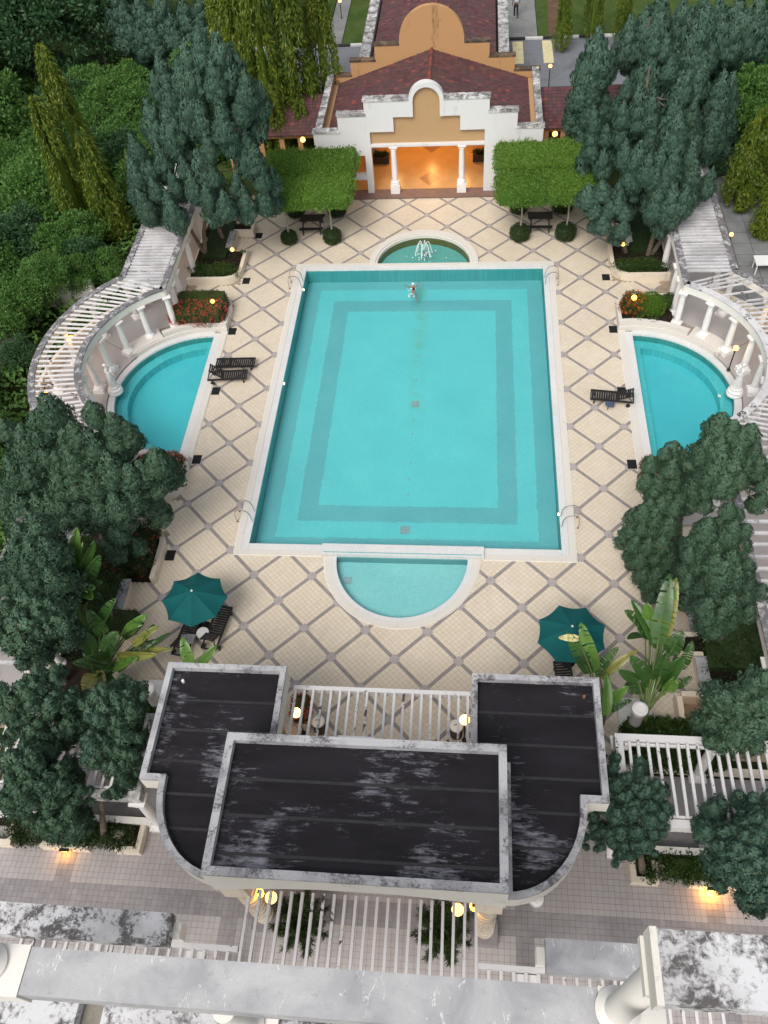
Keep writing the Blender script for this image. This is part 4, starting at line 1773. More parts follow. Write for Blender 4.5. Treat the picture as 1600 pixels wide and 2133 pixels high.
tiled_roof(pv, 6.12, 2.95, 4.92, YF + .44, YB - .02)
for sg in (-1, 1):   # a few fresh tiles beside the ridge
    for k in range(5):
        b = MB()
        x = sg * (.30)
        y = 29.2 + k * .42 if sg < 0 else 28.6 + k * .42
        zz = 2.95 + (4.92 - 2.95) * (1 - .30 / 6.12) + .10
        b.box(x - .17, x + .17, y, y + .4, zz - .02, zz + .03)
        b.build('verge_tile', 'clay_ridge', pv)

# rear ochre stepped wall with its round-headed centre
b = MB()
prof = [(-6.6, 0), (6.6, 0), (6.6, 3.48), (5.06, 3.48), (5.06, 4.34), (3.5, 4.34), (3.5, 5.24), (1.97, 5.24), (1.97, 5.45)] + \
       [(1.97 * cos(a), 5.45 + 1.95 * sin(a)) for a in [pi * i / 24 for i in range(1, 24)]] + \
       [(-1.97, 5.45), (-1.97, 5.24), (-3.5, 5.24), (-3.5, 4.34), (-5.06, 4.34), (-5.06, 3.48), (-6.6, 3.48)]
b.vprism(prof, YB, YB + .35)
b.build('rear_wall', 'ochre_wall', pv)
for sg in (-1, 1):
    T = (lambda p, sg=sg: (p[0] * sg, p[1], p[2]))
    b = MB(T)
    b.box(5.02, 6.66, YB - .03, YB + .40, 3.482, 3.6)
    b.box(3.46, 5.10, YB - .03, YB + .40, 4.342, 4.46)
    b.box(1.98, 3.54, YB - .03, YB + .40, 5.242, 5.35)
    b.build('step_cap', 'ochre_cap', pv)

# second roof over the drive
pc = thing('drive_canopy', 'dark red tiled canopy roof over the drive behind the ochre gable', 'building')
tiled_roof(pc, 3.95, 3.3, 4.6, YB + .42, 47.5)
for sg in (-1, 1):
    T = (lambda p, sg=sg: (p[0] * sg, p[1], p[2]))
    b = MB(T)
    b.box(4.12, 4.78, YB + .42, 47.5, 3.42, 3.62)
    b.build('parapet_top', 'coping_mildew', pc)
    b = MB(T)
    b.box(4.16, 4.72, YB + .42, 47.5, 2.7, 3.418)
    b.build('parapet', 'parapet_side', pc)
    b = MB(T)
    b.box(3.9, 4.155, YB + .42, 47.5, 2.9, 2.98)
    b.build('gutter', 'dark_under', pc)
    for y in (39, 43, 47):
        b = MB(T)
        b.box(4.2, 4.65, y - .22, y + .22, -.03, 2.7)
        b.build('pier', 'ochre_wall', pc)
b = MB()
b.vprism([(-4.78, 3.4), (4.78, 3.4), (4.78, 3.65), (3.2, 3.65), (3.2, 4.3), (-3.2, 4.3), (-3.2, 3.65), (-4.78, 3.65)], 47.51, 47.9)
b.build('end_gable', 'coping_mildew', pc)

# low tiled galleries left and right of the porch
for sg in (-1, 1):
    T = (lambda p, sg=sg: (p[0] * sg, p[1], p[2]))
    gl = thing('side_gallery', 'low ochre gallery with red tiled lean-to roof beside the porch, %s' % ('behind the taller drooping trees' if sg < 0 else 'beside the blue-green conifers'), 'building')
    b = MB(T)
    b.box(6.51, 12.5, 30.2, 30.4, -.02, .85)
    b.box(6.51, 12.5, 30.2, 30.42, 2.15, 2.4)
    b.build('wall', 'ochre_wall', gl)
    for x in (6.75, 7.75, 8.9, 10.2, 11.5):
        b = MB(T)
        b.box(x, x + .3, 30.19, 30.43, .85, 2.15)
        b.build('pillar', 'ochre_wall', gl)
    b = MB(T)
    b.box(6.51, 12.5, 33.0, 33.2, -.02, 3.0)
    b.build('back_wall', 'facade_white', gl)
    b = MB(T)
    b.box(6.51, 12.5, 30.16, 30.185, .86, .95)
    b.build('sill', 'facade_white', gl)
    Vs, Fs, o_ = [], [], 0
    for i in range(12):
        for j in range(24):
            y0 = 30.0 + i * .26
            z0 = 2.42 + i * .075
            x0 = 6.52 + j * .25
            bb = MB(T)
            bb.add([(x0, y0, z0 + .03), (x0 + .235, y0, z0 + .03), (x0 + .235, y0 + .3, z0 + .085), (x0, y0 + .3, z0 + .085),
                    (x0, y0, z0), (x0 + .235, y0, z0), (x0 + .235, y0 + .3, z0 + .055), (x0, y0 + .3, z0 + .055)],
                   [(0, 1, 2, 3), (7, 6, 5, 4), (0, 4, 5, 1), (1, 5, 6, 2), (2, 6, 7, 3), (3, 7, 4, 0)])
            Vs.append(np.array(bb.v))
            Fs.append(np.array(bb.f) + o_)
            o_ += 8
    ob = link('roof_tiles', np_mesh('gallery_tiles', np.concatenate(Vs), np.concatenate(Fs), 'clay_tile'), gl)
    ob['kind'] = 'stuff'
    b = MB(T)
    b.add([(6.51, 29.98, 2.40), (12.5, 29.98, 2.40), (12.5, 33.2, 3.33), (6.51, 33.2, 3.33)], [(0, 1, 2, 3)])
    b.build('roof_deck', 'dark_under', gl)

# ------------------------------------------------------------------ loungers
def make_lounger(loc, rz, back, label, group=None, lift=0.0):
    """bed along local +x (foot at +x), slatted, two wheels at the head, backrest raised by `back` radians"""
    t = thing('sun_lounger', label, 'sun lounger', loc, rz, group)
    L, W, H = 1.95, .62, .33
    b = MB()
    for y in (-W / 2, W / 2 - .045):
        b.box(-L / 2, L / 2, y, y + .045, H - .09, H)
    for x in (-L / 2, L / 2 - .045, -.28):
        b.box(x, x + .045, -W / 2 + .046, W / 2 - .046, H - .085, H - .01)
    b.build('frame', 'black_wood', t)
    for x in (L / 2 - .22, -L / 2 + .2):
        for y in (-W / 2 + .01, W / 2 - .07):
            b = MB()
            b.box(x, x + .06, y, y + .06, 0 if x > 0 else .06, H - .091)
            b.build('leg', 'black_wood', t)
    for y in (-W / 2 - .05, W / 2 + .01):
        b = MB()
        b.lathe([(.001, 0), (.10, 0), (.10, .04), (.001, .04)], 0, 0, 0, 14)
        b.v = [(-L / 2 + .23 + p[0], y + p[2], .10 + p[1]) for p in b.v]
        b.build('wheel', 'black_wood', t, True)
    for k in range(11):
        b = MB()
        x = -.22 + k * .106
        b.box(x, x + .078, -W / 2 + .012, W / 2 - .012, H + .002, H + .022)
        b.build('slat', 'black_wood', t)
    c, s = cos(back), sin(back)
    bsl = []
    for k in range(7):
        b = MB()
        u = .02 + k * .104
        b.box(-u - .078, -u, -W / 2 + .02, W / 2 - .02, H + .004, H + .024)
        b.v = [(-.25 + (x * c) + (z - H) * s * .0 - (z - H) * 0, y, H + .012 + (-x) * s + (z - H) * c) for x, y, z in b.v]
        bsl.append(b)
    b = MB()
    for y in (-W / 2 + .07, W / 2 - .11):
        b.bar((-.25, y + .02, H), (-.25 - .75 * c, y + .02, H + .75 * s), .04, .03)
    if back > .2:
        for y in (-W / 2 + .1, W / 2 - .1):
            b.bar((-.25 - .5 * c, y, H + .5 * s), (-.25 - .62, y, H - .03), .03, .03)
    bf = b.build('backrest', 'black_wood', t)
    for b in bsl:
        b.build('back_slat', 'black_wood', bf)
    return t


make_lounger((-8.98, 12.32, 0), radians(2), 0.0, 'black slatted sun lounger lying flat, the farther of two by the half-moon pool')
make_lounger((-9.22, 11.42, 0), radians(4), .75, 'black slatted sun lounger with raised backrest, the nearer of two by the half-moon pool')
make_lounger((9.18, 10.05, 0), radians(173), .42, 'lone black slatted sun lounger with slightly raised back beside the half-moon pool')
make_lounger((-6.95, -2.65, 0), radians(81), .62, 'black slatted sun lounger sticking out beside the round green parasol')
make_lounger((-8.05, -2.95, 0), radians(81), .55, 'black lounger mostly hidden under the parasol, with a towel on its back')
make_lounger((6.25, -4.55, 0), radians(96), .3, 'black lounger mostly hidden under the parasol behind banana leaves')
b = MB()
rtw = random.Random(2)
V, F = [], []
for i in range(7):
    for j in range(6):
        V.append((-8.22 + .09 * i + .02 * rtw.random(), -3.52 + .09 * j, .52 - .02 * j + .04 * rtw.random()))
for i in range(6):
    for j in range(5):
        a = i * 6 + j
        F.append((a, a + 6, a + 7, a + 1))
b.add(V, F)
b.add([(x, y, z - .02) for x, y, z in V], [f[::-1] for f in F])
o = b.build('towel', 'parapet_cap', None, True, False)
tag(o, 'crumpled pale blue and grey towel on the lounger under the parasol', 'towel')
t = thing('side_table', 'small white round table between the two loungers under the parasol', 'table', (-7.42, -2.98, 0))
b = MB()
b.lathe([(.001, .40), (.24, .40), (.25, .42), (.24, .445), (.001, .45)], n=20)
b.build('top', 'plastic_white', t, True)
b = MB()
b.lathe([(.14, 0), (.15, .02), (.05, .06), (.045, .39), (.09, .398)], n=14)
b.build('stem', 'plastic_white', t, True)
t = thing('stool', 'low slate blue round stool under the lone lounger', 'stool', (9.05, 9.62, 0))
b = MB()
b.lathe([(.001, .22), (.2, .22), (.22, .24), (.21, .27), (.001, .275)], n=18)
b.build('seat', 'slate_blue', t, True)
for k in range(3):
    a = 2 * pi * k / 3
    b = MB()
    b.tube([(.15 * cos(a), .15 * sin(a), .22), (.19 * cos(a), .19 * sin(a), 0)], .02, 6)
    b.build('leg', 'slate_blue', t)


# ------------------------------------------------------------------ parasols
def make_parasol(loc, rz, label, R=1.24, tilt=(0, 0)):
    t = thing('parasol', label, 'parasol', loc, rz)
    t.rotation_euler = (tilt[0], tilt[1], rz)
    b = MB()
    b.lathe([(.26, 0), (.27, .05), (.1, .09), (.05, .11), (.05, .3)], n=18)
    b.build('base', 'black_rubber', t, True)
    b = MB()
    b.lathe([(.024, .1), (.022, 2.52)], n=10)
    b.build('pole', 'brown_wood', t, True)
    zt, ze = 2.5, 1.98
    n = 8
    for k in range(n):
        a0, a1 = 2 * pi * k / n, 2 * pi * (k + 1) / n
        V, F = [], []
        m = 7
        for i in range(m + 1):
            r = i / m
            for j in range(m + 1):
                s = j / m
                p0 = Vector((cos(a0), sin(a0))) * R * r
                p1 = Vector((cos(a1), sin(a1))) * R * r
                p = p0.lerp(p1, s)
                sag = sin(pi * s) * r * .055
                inn = 1 - sin(pi * s) * r * r * .05
                V.append((p.x * inn, p.y * inn, zt - (zt - ze) * (r ** 1.15) - sag))
        for i in range(m):
            for j in range(m):
                q = i * (m + 1) + j
                F.append((q, q + m + 1, q + m + 2, q + 1))
        nv = len(V)
        V2 = V + [(x, y, z - .006) for x, y, z in V]
        b = MB()
        b.add(V2, F + [tuple(i + nv for i in f[::-1]) for f in F])
        b.build('canopy_panel', 'green_canvas', t, True, False)
        b = MB()
        b.tube([(0, 0, zt - .03), (cos(a0) * R * .5, sin(a0) * R * .5, zt - .03 - (zt - ze) * .45), (cos(a0) * R, sin(a0) * R, ze - .02)], .011, 5)
        b.build('rib', 'brown_wood', t)
    b = MB()
    b.lathe([(.03, zt - .01), (.045, zt + .01), (.03, zt + .05), (.012, zt + .07), (.001, zt + .075)], n=12)
    b.build('finial', 'plastic_white', t, True)
    return t


make_parasol((-7.52, -2.52, 0), .12, 'dark green octagonal parasol in full view above two black loungers', 1.24, (radians(-3), radians(2)))
make_parasol((6.42, -3.45, 0), .30, 'dark green octagonal parasol partly covered by banana leaves', 1.24, (radians(-2), radians(-2)))


# ------------------------------------------------------------------ picnic tables
def make_picnic(loc, rz, label):
    t = thing('picnic_table', label, 'picnic table', loc, rz)
    for k in range(5):
        b = MB()
        b.box(-.68, .68, -.33 + k * .135, -.33 + k * .135 + .122, .70, .735)
        b.build('top_plank', 'black_wood', t)
    for s in (-1, 1):
        for k in range(2):
            b = MB()
            y = s * .66 - .12 + k * .125
            b.box(-.68, .68, y, y + .115, .42, .45)
            b.build('seat_plank', 'black_wood', t)
    for x in (-.5, .5):
        b = MB()
        b.bar((x, -.18, .70), (x, -.62, 0), .045, .09, (1, 0, 0))
        b.bar((x, .18, .70), (x, .62, 0), .045, .09, (1, 0, 0))
        b.box(x - .022, x + .022, -.8, .8, .34, .415)
        b.box(x - .022, x + .022, -.32, .32, .62, .699)
        b.build('leg_frame', 'black_wood', t)
    return t


make_picnic((-6.58, 24.0, 0), radians(1), 'black picnic table under the clipped flat-topped trees on the two-lounger side')
make_picnic((6.42, 23.85, 0), radians(-1), 'black picnic table under the clipped flat-topped trees on the lone-lounger side')


# ------------------------------------------------------------------ pool ladders
def make_ladder(loc, s, label):
    """s = direction into the pool along x"""
    t = thing('pool_ladder', label, 'pool ladder', loc)
    for y in (-.27, .27):
        pts = []
        yo = y
        P = [(-.28, .0), (-.30, .45), (-.24, .72), (-.08, .82), (.12, .80), (.28, .68), (.36, .48), (.38, .2), (.40, -.35), (.40, -.7)]
        for (x, z) in P:
            pts.append((x * s, yo, z))
        b = MB()
        b.tube(pts, .021, 8)
        b.build('handrail', 'steel', t, True)
        b = MB()
        b.lathe([(.045, 0), (.045, .02), (.025, .03)], -.28 * s, yo, .0, 10)
        b.build('foot_flange', 'rust', t)
    for k in range(3):
        b = MB()
        b.box(min(.36 * s, .44 * s), max(.36 * s, .44 * s), -.25, .25, -.2 - k * .22, -.17 - k * .22)
        b.build('tread', 'steel', t)
    return t


make_ladder((-6.90, 18.75, .0), 1, 'bent steel pool ladder at the far corner of the big pool on the two-lounger side')
make_ladder((6.90, 18.85, .0), -1, 'bent steel pool ladder at the far corner of the big pool on the lone-lounger side')
make_ladder((-6.90, 2.95, .0), 1, 'bent steel pool ladder at the pool corner above the fully visible parasol')
make_ladder((6.90, 2.95, .0), -1, 'bent steel pool ladder at the near corner of the big pool by the underwater light')


# ------------------------------------------------------------------ lamps
def globe_lamp(loc, h, label, r=.135, mat='lamp_glow', post='black_wood', pr=.03):
    t = thing('garden_lamp', label, 'lamp', loc)
    r *= .88
    b = MB()
    b.lathe([(.09, 0), (.09, .04), (pr, .07), (pr, h - r * .9), (pr * 2.4, h - r * .85), (pr * 2.4, h - r * .7)], n=10)
    b.build('post', post, t, True)
    b = MB()
    b.sphere((0, 0, h), r, 14, 10)
    b.build('globe', mat, t, True)
    if mat != 'lamp_amber':
        ld = bpy.data.lights.new('globe_light', 'POINT')
        ld.energy = 9 if loc[1] < 40 else 4
        ld.color = (1, .58, .22)
        ld.shadow_soft_size = r * .6
        lo = bpy.data.objects.new('lamp_light', ld)
        COL.objects.link(lo)
        lo.parent = t
        lo.location = (0, 0, h)
    return t


globe_lamp((-7.38, 28.55, 0), 2.95, 'lit globe lamp on a post beside the porch wall above the two-lounger side canopy', .17)
globe_lamp((7.26, 28.55, 0), 2.88, 'lit globe lamp on a post beside the porch wall against the tiled gallery', .17)
globe_lamp((-10.5, 20.45, .3), .85, 'lit globe lamp in the rounded planter under the big twin-trunk conifer', .12)
globe_lamp((10.55, 20.45, .3), .85, 'lit globe lamp in the rounded planter below the spreading blue-green conifer', .12)
globe_lamp((-10.65, 15.85, .3), .98, 'lit globe lamp glowing in the red-flowered hedge', .12)
globe_lamp((10.66, 16.05, .3), .85, 'lit amber globe lamp among orange leaves beside the green dome bush', .14, 'lamp_amber')
globe_lamp((-10.55, 4.95, .3), 1.0, 'lit globe lamp in the red-flowered bush below the two-lounger pool', .12)
globe_lamp((10.75, -5.75, .1), 1.0, 'lit amber globe lamp in the yellow-green undergrowth near the traveller palm', .12, 'lamp_amber')
globe_lamp((14.72, 11.98, .12), 1.35, 'lit globe lamp standing behind the statue by the lone-lounger pool', .14)
globe_lamp((16.15, 21.1, 0), 1.2, 'lit globe lamp outside the straight pergola walk, over grey paving', .12)
globe_lamp((13.6, 6.35, .12), .8, 'small lit lamp peeping from behind the near juniper at the pool rim', .12)
globe_lamp((-3.05, -6.65, 0), 1.75, 'big lit globe lamp under the back pergola beside the potted red-flowered plant', .2, 'lamp_glow_soft')
globe_lamp((2.66, -6.65, 0), 1.75, 'big lit globe lamp under the back pergola next to the dark wood bin', .2, 'lamp_glow_soft')
globe_lamp((-2.62, -12.88, 0), 3.5, 'lit globe lamp under the front pergola beside the amber wall lantern', .19)
globe_lamp((2.55, -12.88, 0), 3.5, 'lit globe lamp under the front pergola near the whiter-ended beam', .19)
for sg, lab in ((-1, 'amber wall lantern on the banded column at the mossier beam end'), (1, 'amber wall lantern on the banded column at the whiter beam end')):
    t = thing('wall_lantern', lab, 'lamp', (sg * 2.98, -12.75, 3.35))
    b = MB()
    b.lathe([(.03, -.16), (.09, -.12), (.11, .1), (.04, .16)], n=10)
    b.build('shade', 'lamp_amber', t, True)
    b = MB()
    b.box(-.05, .05, -.05, .05, .162, .22)
    b.build('cap', 'black_wood', t)
for sg, x, lab in ((-1, 10.42, 'small wall lamp glowing on the zig-zag planter under the sprawling juniper'), (1, 10.28, 'bright amber wall lamp on the zig-zag planter beyond the round juniper')):
    t = thing('wall_lamp', lab, 'lamp', (sg * x, -11.11, .30))
    b = MB()
    b.box(-.16, .16, -.10, .0, .0, .05)
    b.build('hood', 'black_wood', t)
    b = MB()
    b.box(-.12, .12, -.09, -.01, -.05, -.001)
    b.build('bulb', 'lamp_amber', t)
    ld = bpy.data.lights.new('wall_lamp_light', 'POINT')
    ld.energy = 26 if sg > 0 else 7
    ld.color = (1, .45, .08)
    ld.shadow_soft_size = .06
    lo = bpy.data.objects.new('lamp_light', ld)
    COL.objects.link(lo)
    lo.parent = t
    lo.location = (0, -.14, -.08)
for (loc, h, lab) in (((7.62, 39.6, -.03), 1.62, 'street lamp beside the road near the weeping tree'), ((-7.9, 52.3, -.03), 1.25, 'street lamp with lit globe on the lawn beyond the road')):
    globe_lamp(loc, h, lab, .13)
# porch lights
for x, y in ((0, 29.6), (-2.2, 31.5), (2.2, 31.5), (0, 33.0)):
    t = thing('ceiling_lamp', 'hanging lamp inside the orange-lit porch, %s' % ('nearest the columns' if y < 30 else 'at the back' if y > 32 else 'by the inner trough on the %s side' % ('two-lounger' if x < 0 else 'lone-lounger')), 'lamp', (x, y, 2.4))
    b = MB()
    b.lathe([(.02, .6), (.02, .12), (.12, .1), (.12, .0), (.02, .0)], n=10)
    b.build('fitting', 'black_wood', t)
    b = MB()
    b.sphere((0, 0, -.07), .085, 10, 8)
    b.build('bulb', 'lamp_glow', t, True)
    ld = bpy.data.lights.new('porch_light', 'POINT')
    ld.energy = 90
    ld.color = (1, .5, .15)
    ld.shadow_soft_size = .1
    lo = bpy.data.objects.new('lamp_light', ld)
    COL.objects.link(lo)
    lo.parent = t
    lo.location = (0, 0, -.25)
# warm walkway lamps under the pergola beams
for sg, y, lab in ((-1, 20.5, 'small amber bulkhead lamp under the straight pergola beam by the big conifer'), (-1, 23.6, 'small amber bulkhead lamp under the straight pergola beam, deeper in the walk'),
                   (-1, 12.4, 'small amber bulkhead lamp in the curved colonnade behind the statue by two loungers'), (1, 13.6, 'small amber bulkhead lamp in the curved colonnade near the lone lounger'),
                   (-1, 8.6, 'small amber bulkhead lamp in the curved colonnade below the statue by two loungers')):
    x = 14.6 if y > 16 else PC[0] + sqrt(max(0, 6.9 ** 2 - (y - PC[1]) ** 2))
    t = thing('bulkhead_lamp', lab, 'lamp', (sg * x, y, 1.9))
    b = MB()
    b.lathe([(.001, -.06), (.07, -.05), (.09, .0), (.09, .03), (.001, .03)], n=12)
    b.build('glass', 'lamp_amber', t, True)
    b = MB()
    b.box(-.02, .02, -.02, .02, .031, .36)
    b.build('bracket', 'black_wood', t)
    ld = bpy.data.lights.new('walk_light', 'POINT')
    ld.energy = 10
    ld.color = (1, .5, .15)
    ld.shadow_soft_size = .06
    lo = bpy.data.objects.new('lamp_light', ld)
    COL.objects.link(lo)
    lo.parent = t
    lo.location = (0, 0, -.2)

# ------------------------------------------------------------------ bins and pots under the back pergola
for x, y, lab in ((-2.45, -6.5, 'dark wood barrel bin with white lid beside the square flower pot'), (2.38, -6.45, 'dark wood barrel bin with white lid away from the flower pot')):
    t = thing('barrel_bin', lab, 'bin', (x, y, 0))
    n = 18
    for k in range(n):
        a = 2 * pi * k / n
        b = MB()
        b.box(-.035, .035, .19, .215, .03, .70)
        b.v = [(px * cos(a) - py * sin(a) * (1 + .12 * sin(pi * pz / .7)), px * sin(a) + py * cos(a) * (1 + .12 * sin(pi * pz / .7)), pz) for px, py, pz in b.v]
        b.build('stave', 'brown_wood', t)
    b = MB()
    b.lathe([(.18, .0), (.185, .72), (.001, .72)], n=18)
    b.build('liner', 'black_rubber', t, True)
    b = MB()
    b.lathe([(.23, .70), (.24, .73), (.22, .78), (.15, .80), (.145, .79), (.12, .80), (.001, .82)], n=24)
    b.build('lid', 'plastic_white', t, True)
    b = MB()
    for i in range(12):
        pass
    pts = [(-.06, -.035, .825), (-.05, .02, .83), (-.01, .035, .835), (.02, .0, .835), (.05, -.02, .83), (.07, .03, .825)]
    b.tube(pts, .011, 6)
    b.build('lid_mark', 'black_rubber', t)
t = thing('flower_pot', 'square cream flower pot at the corner under the back pergola', 'pot', (-3.08, -6.3, 0))
b = MB()
wallpath(b, [(-.25, -.25), (.25, -.25), (.25, .25), (-.25, .25), (-.25, -.22)], .07, 0, .55)
b.build('pot', 'wall_cream', t)
b = MB()
b.box(-.23, .23, -.23, .23, .02, .5)
b.build('soil', 'soil', t)
for x, y, lab in ((-3.3, -6.75, 'pale round pot under the lit globe at the back pergola corner'), (-3.1, -7.3, 'second round pot, wedged between the globe lamp and the raised roof')):
    b = MB()
    b.lathe([(.16, 0), (.24, .3), (.26, .5), (.28, .52), (.28, .58), (.23, .58), (.21, .4), (.001, .4)], x, y, 0, 18)
    tag(b.build('round_pot', 'wall_cream', None, True), lab, 'pot')

# porch odds and ends
b = MB()
b.lathe([(.14, 0), (.18, .35), (.2, .37), (.16, .37), (.001, .33)], -4.75, 27.0, .0, 14)
tag(b.build('round_pot', 'wall_cream', None, True), 'white pot of red-leaved plant at the porch window ledge', 'pot')


# ------------------------------------------------------------------ people and statues: one skinned body each
def skin_body(name, joints, edges, mat, sub=2, parent=None, root=0):
    me = bpy.data.meshes.new(name)
    me.from_pydata([j[:3] for j in joints], edges, [])
    ob = bpy.data.objects.new(name, me)
    COL.objects.link(ob)
    md = ob.modifiers.new('skin', 'SKIN')
    for i, j in enumerate(joints):
        sv = me.skin_vertices[0].data[i]
        sv.radius = (j[3], j[4] if len(j) > 4 else j[3])
        sv.use_root = i == root
    md.use_smooth_shade = True
    ms = ob.modifiers.new('sub', 'SUBSURF')
    ms.levels = ms.render_levels = sub
    dg = bpy.context.evaluated_depsgraph_get()
    m2 = bpy.data.meshes.new_from_object(ob.evaluated_get(dg))
    ob.modifiers.clear()
    ob.data = m2
    bpy.data.meshes.remove(me)
    m2.materials.clear()
    m2.materials.append(M[mat])
    for p in m2.polygons:
        p.use_smooth = True
    if parent is not None:
        ob.parent = parent
    return ob


def hand(b, wrist, d, side, s=1.0):
    """five separate bent fingers on a palm, added to an MB"""
    wrist, d = Vector(wrist), Vector(d).normalized()
    sd = Vector(side).normalized()
    up = d.cross(sd).normalized()
    palm = wrist + d * .05 * s
    b.tube([wrist, palm, wrist + d * .09 * s], [.022 * s, .038 * s, .034 * s], 6)
    for k, (o, L) in enumerate(((-.03, .062), (-.01, .075), (.01, .07), (.028, .055))):
        p0 = wrist + d * .085 * s + sd * o * s
        b.tube([p0, p0 + d * L * .55 * s - up * .006 * s, p0 + d * L * s - up * .022 * s], [.0095 * s, .0085 * s, .006 * s], 5)
    p0 = wrist + d * .03 * s - sd * .03 * s
    b.tube([p0, p0 + (d * .6 - sd * .8).normalized() * .035 * s, p0 + (d * .95 - sd * .5).normalized() * .062 * s], [.012 * s, .010 * s, .007 * s], 5)


# swimmer: face down, head towards the porch, arms out
sw = thing('person', 'swimmer in dark swimsuit and white cap at the far end of the pool', 'person', (-.42, 18.35, -.06), radians(8))
sw.scale = (.7, .7, .7)
J = [(0, 0, 0, .115, .09), (0, .16, .01, .095, .075), (0, .34, .0, .135, .085), (0, .44, .0, .06, .055), (0, .52, .04, .05, .05), (0, .66, .05, .085, .095),
     (-.17, .40, .0, .055), (-.40, .52, -.02, .04), (-.58, .70, -.03, .028), (.17, .40, .0, .055), (.36, .60, .02, .04), (.42, .84, .0, .028),
     (-.09, -.10, -.02, .085), (-.14, -.45, -.10, .062), (-.20, -.80, -.10, .042), (-.22, -.98, -.06, .03),
     (.09, -.10, -.02, .085), (.12, -.46, -.16, .062), (.10, -.80, -.26, .042), (.10, -.98, -.26, .03)]
E_ = [(0, 1), (1, 2), (2, 3), (3, 4), (4, 5), (2, 6), (6, 7), (7, 8), (2, 9), (9, 10), (10, 11), (0, 12), (12, 13), (13, 14), (14, 15), (0, 16), (16, 17), (17, 18), (18, 19)]
bd = skin_body('body', J, E_, 'skin', 2, sw)
sh = [(0, -.06, .0, .128, .105), (0, .16, .012, .105, .088), (0, .30, .004, .138, .098), (-.07, -.12, -.015, .092), (.07, -.12, -.015, .092)]
skin_body('swimsuit', sh, [(0, 1), (1, 2), (0, 3), (0, 4)], 'swimsuit', 2, sw)
b = MB()
b.sphere((0, .67, .075), .108, 16, 10, (1, 1.12, .95))
b.build('swim_cap', 'cap_white', sw, True)
b = MB()
b.sphere((0, .60, -.03), .03, 8, 6, (.5, .6, .8))
for sx in (-.035, .035):
    b.sphere((sx, .66, -.04), .016, 8, 6)
b.build('goggles', 'black_rubber', sw, True)
b = MB()
hand(b, (-.58, .70, -.03), (-.6, .7, 0), (.7, .6, 0))
hand(b, (.42, .84, .0), (.2, 1, 0), (-1, .2, 0))
b.build('hand', 'skin', sw, True)
# ripples of disturbed water round the swimmer
b = MB()
for i in range(26):
    a = random.uniform(0, 2 * pi)
    r = random.uniform(.15, .55)
    b.sphere((-.55 + r * cos(a) * .5, 18.15 + r * sin(a), -.03), random.uniform(.012, .03), 6, 4, (1.6, 1, .4))
o = b.build('splash', 'fountain_jet', None)
o['kind'] = 'stuff'

# man on the footpath, back view, mid-stride
mn = thing('person', 'man in white shirt and dark trousers walking away on the footpath beyond the road', 'person', (5.68, 51.3, -.02), radians(4))
J = [(0, 0, .92, .125, .10), (0, 0, 1.12, .12, .09), (0, .01, 1.36, .155, .10), (0, .01, 1.46, .07), (0, .02, 1.54, .05), (0, .03, 1.66, .082, .098),
     (-.19, .01, 1.40, .06), (-.27, -.06, 1.12, .042), (-.27, .06, .90, .03), (.19, .01, 1.40, .06), (.27, .08, 1.14, .042), (.28, .20, .95, .03),
     (-.09, 0, .84, .085), (-.10, .16, .48, .062), (-.10, .14, .08, .045), (-.10, .26, .03, .035),
     (.09, 0, .84, .085), (.10, -.06, .47, .062), (.10, -.30, .12, .045), (.10, -.22, .03, .035)]
bd = skin_body('body', J, E_, 'skin_dark', 2, mn)
skin_body('shirt', [(0, 0, .95, .14, .115), (0, 0, 1.13, .135, .105), (0, .01, 1.36, .168, .115), (-.19, .01, 1.39, .07), (-.255, -.045, 1.18, .058), (.19, .01, 1.39, .07), (.255, .06, 1.19, .058)],
          [(0, 1), (1, 2), (2, 3), (3, 4), (2, 5), (5, 6)], 'shirt', 2, mn)
skin_body('trousers', [(0, 0, .90, .13, .11), (-.09, 0, .82, .098), (-.10, .16, .48, .075), (-.10, .14, .10, .06), (.09, 0, .82, .098), (.10, -.06, .47, .075), (.10, -.29, .14, .06)],
          [(0, 1), (1, 2), (2, 3), (0, 4), (4, 5), (5, 6)], 'trousers', 2, mn)
b = MB()
b.sphere((0, .015, 1.70), .10, 12, 8, (.95, 1.08, .95))
b.build('hair', 'black_rubber', mn, True)
b = MB()
for s, x, y, z in ((-1, -.10, .2, .035), (1, .10, -.25, .04)):
    b.sphere((x, y, z), .06, 10, 6, (.8, 1.9, .7))
b.build('shoe', 'black_rubber', mn, True)
b = MB()
hand(b, (-.27, .06, .90), (0, .2, -1), (0, 1, .2))
hand(b, (.28, .20, .95), (0, .3, -1), (0, 1, .3))
b.build('hand', 'skin_dark', mn, True)


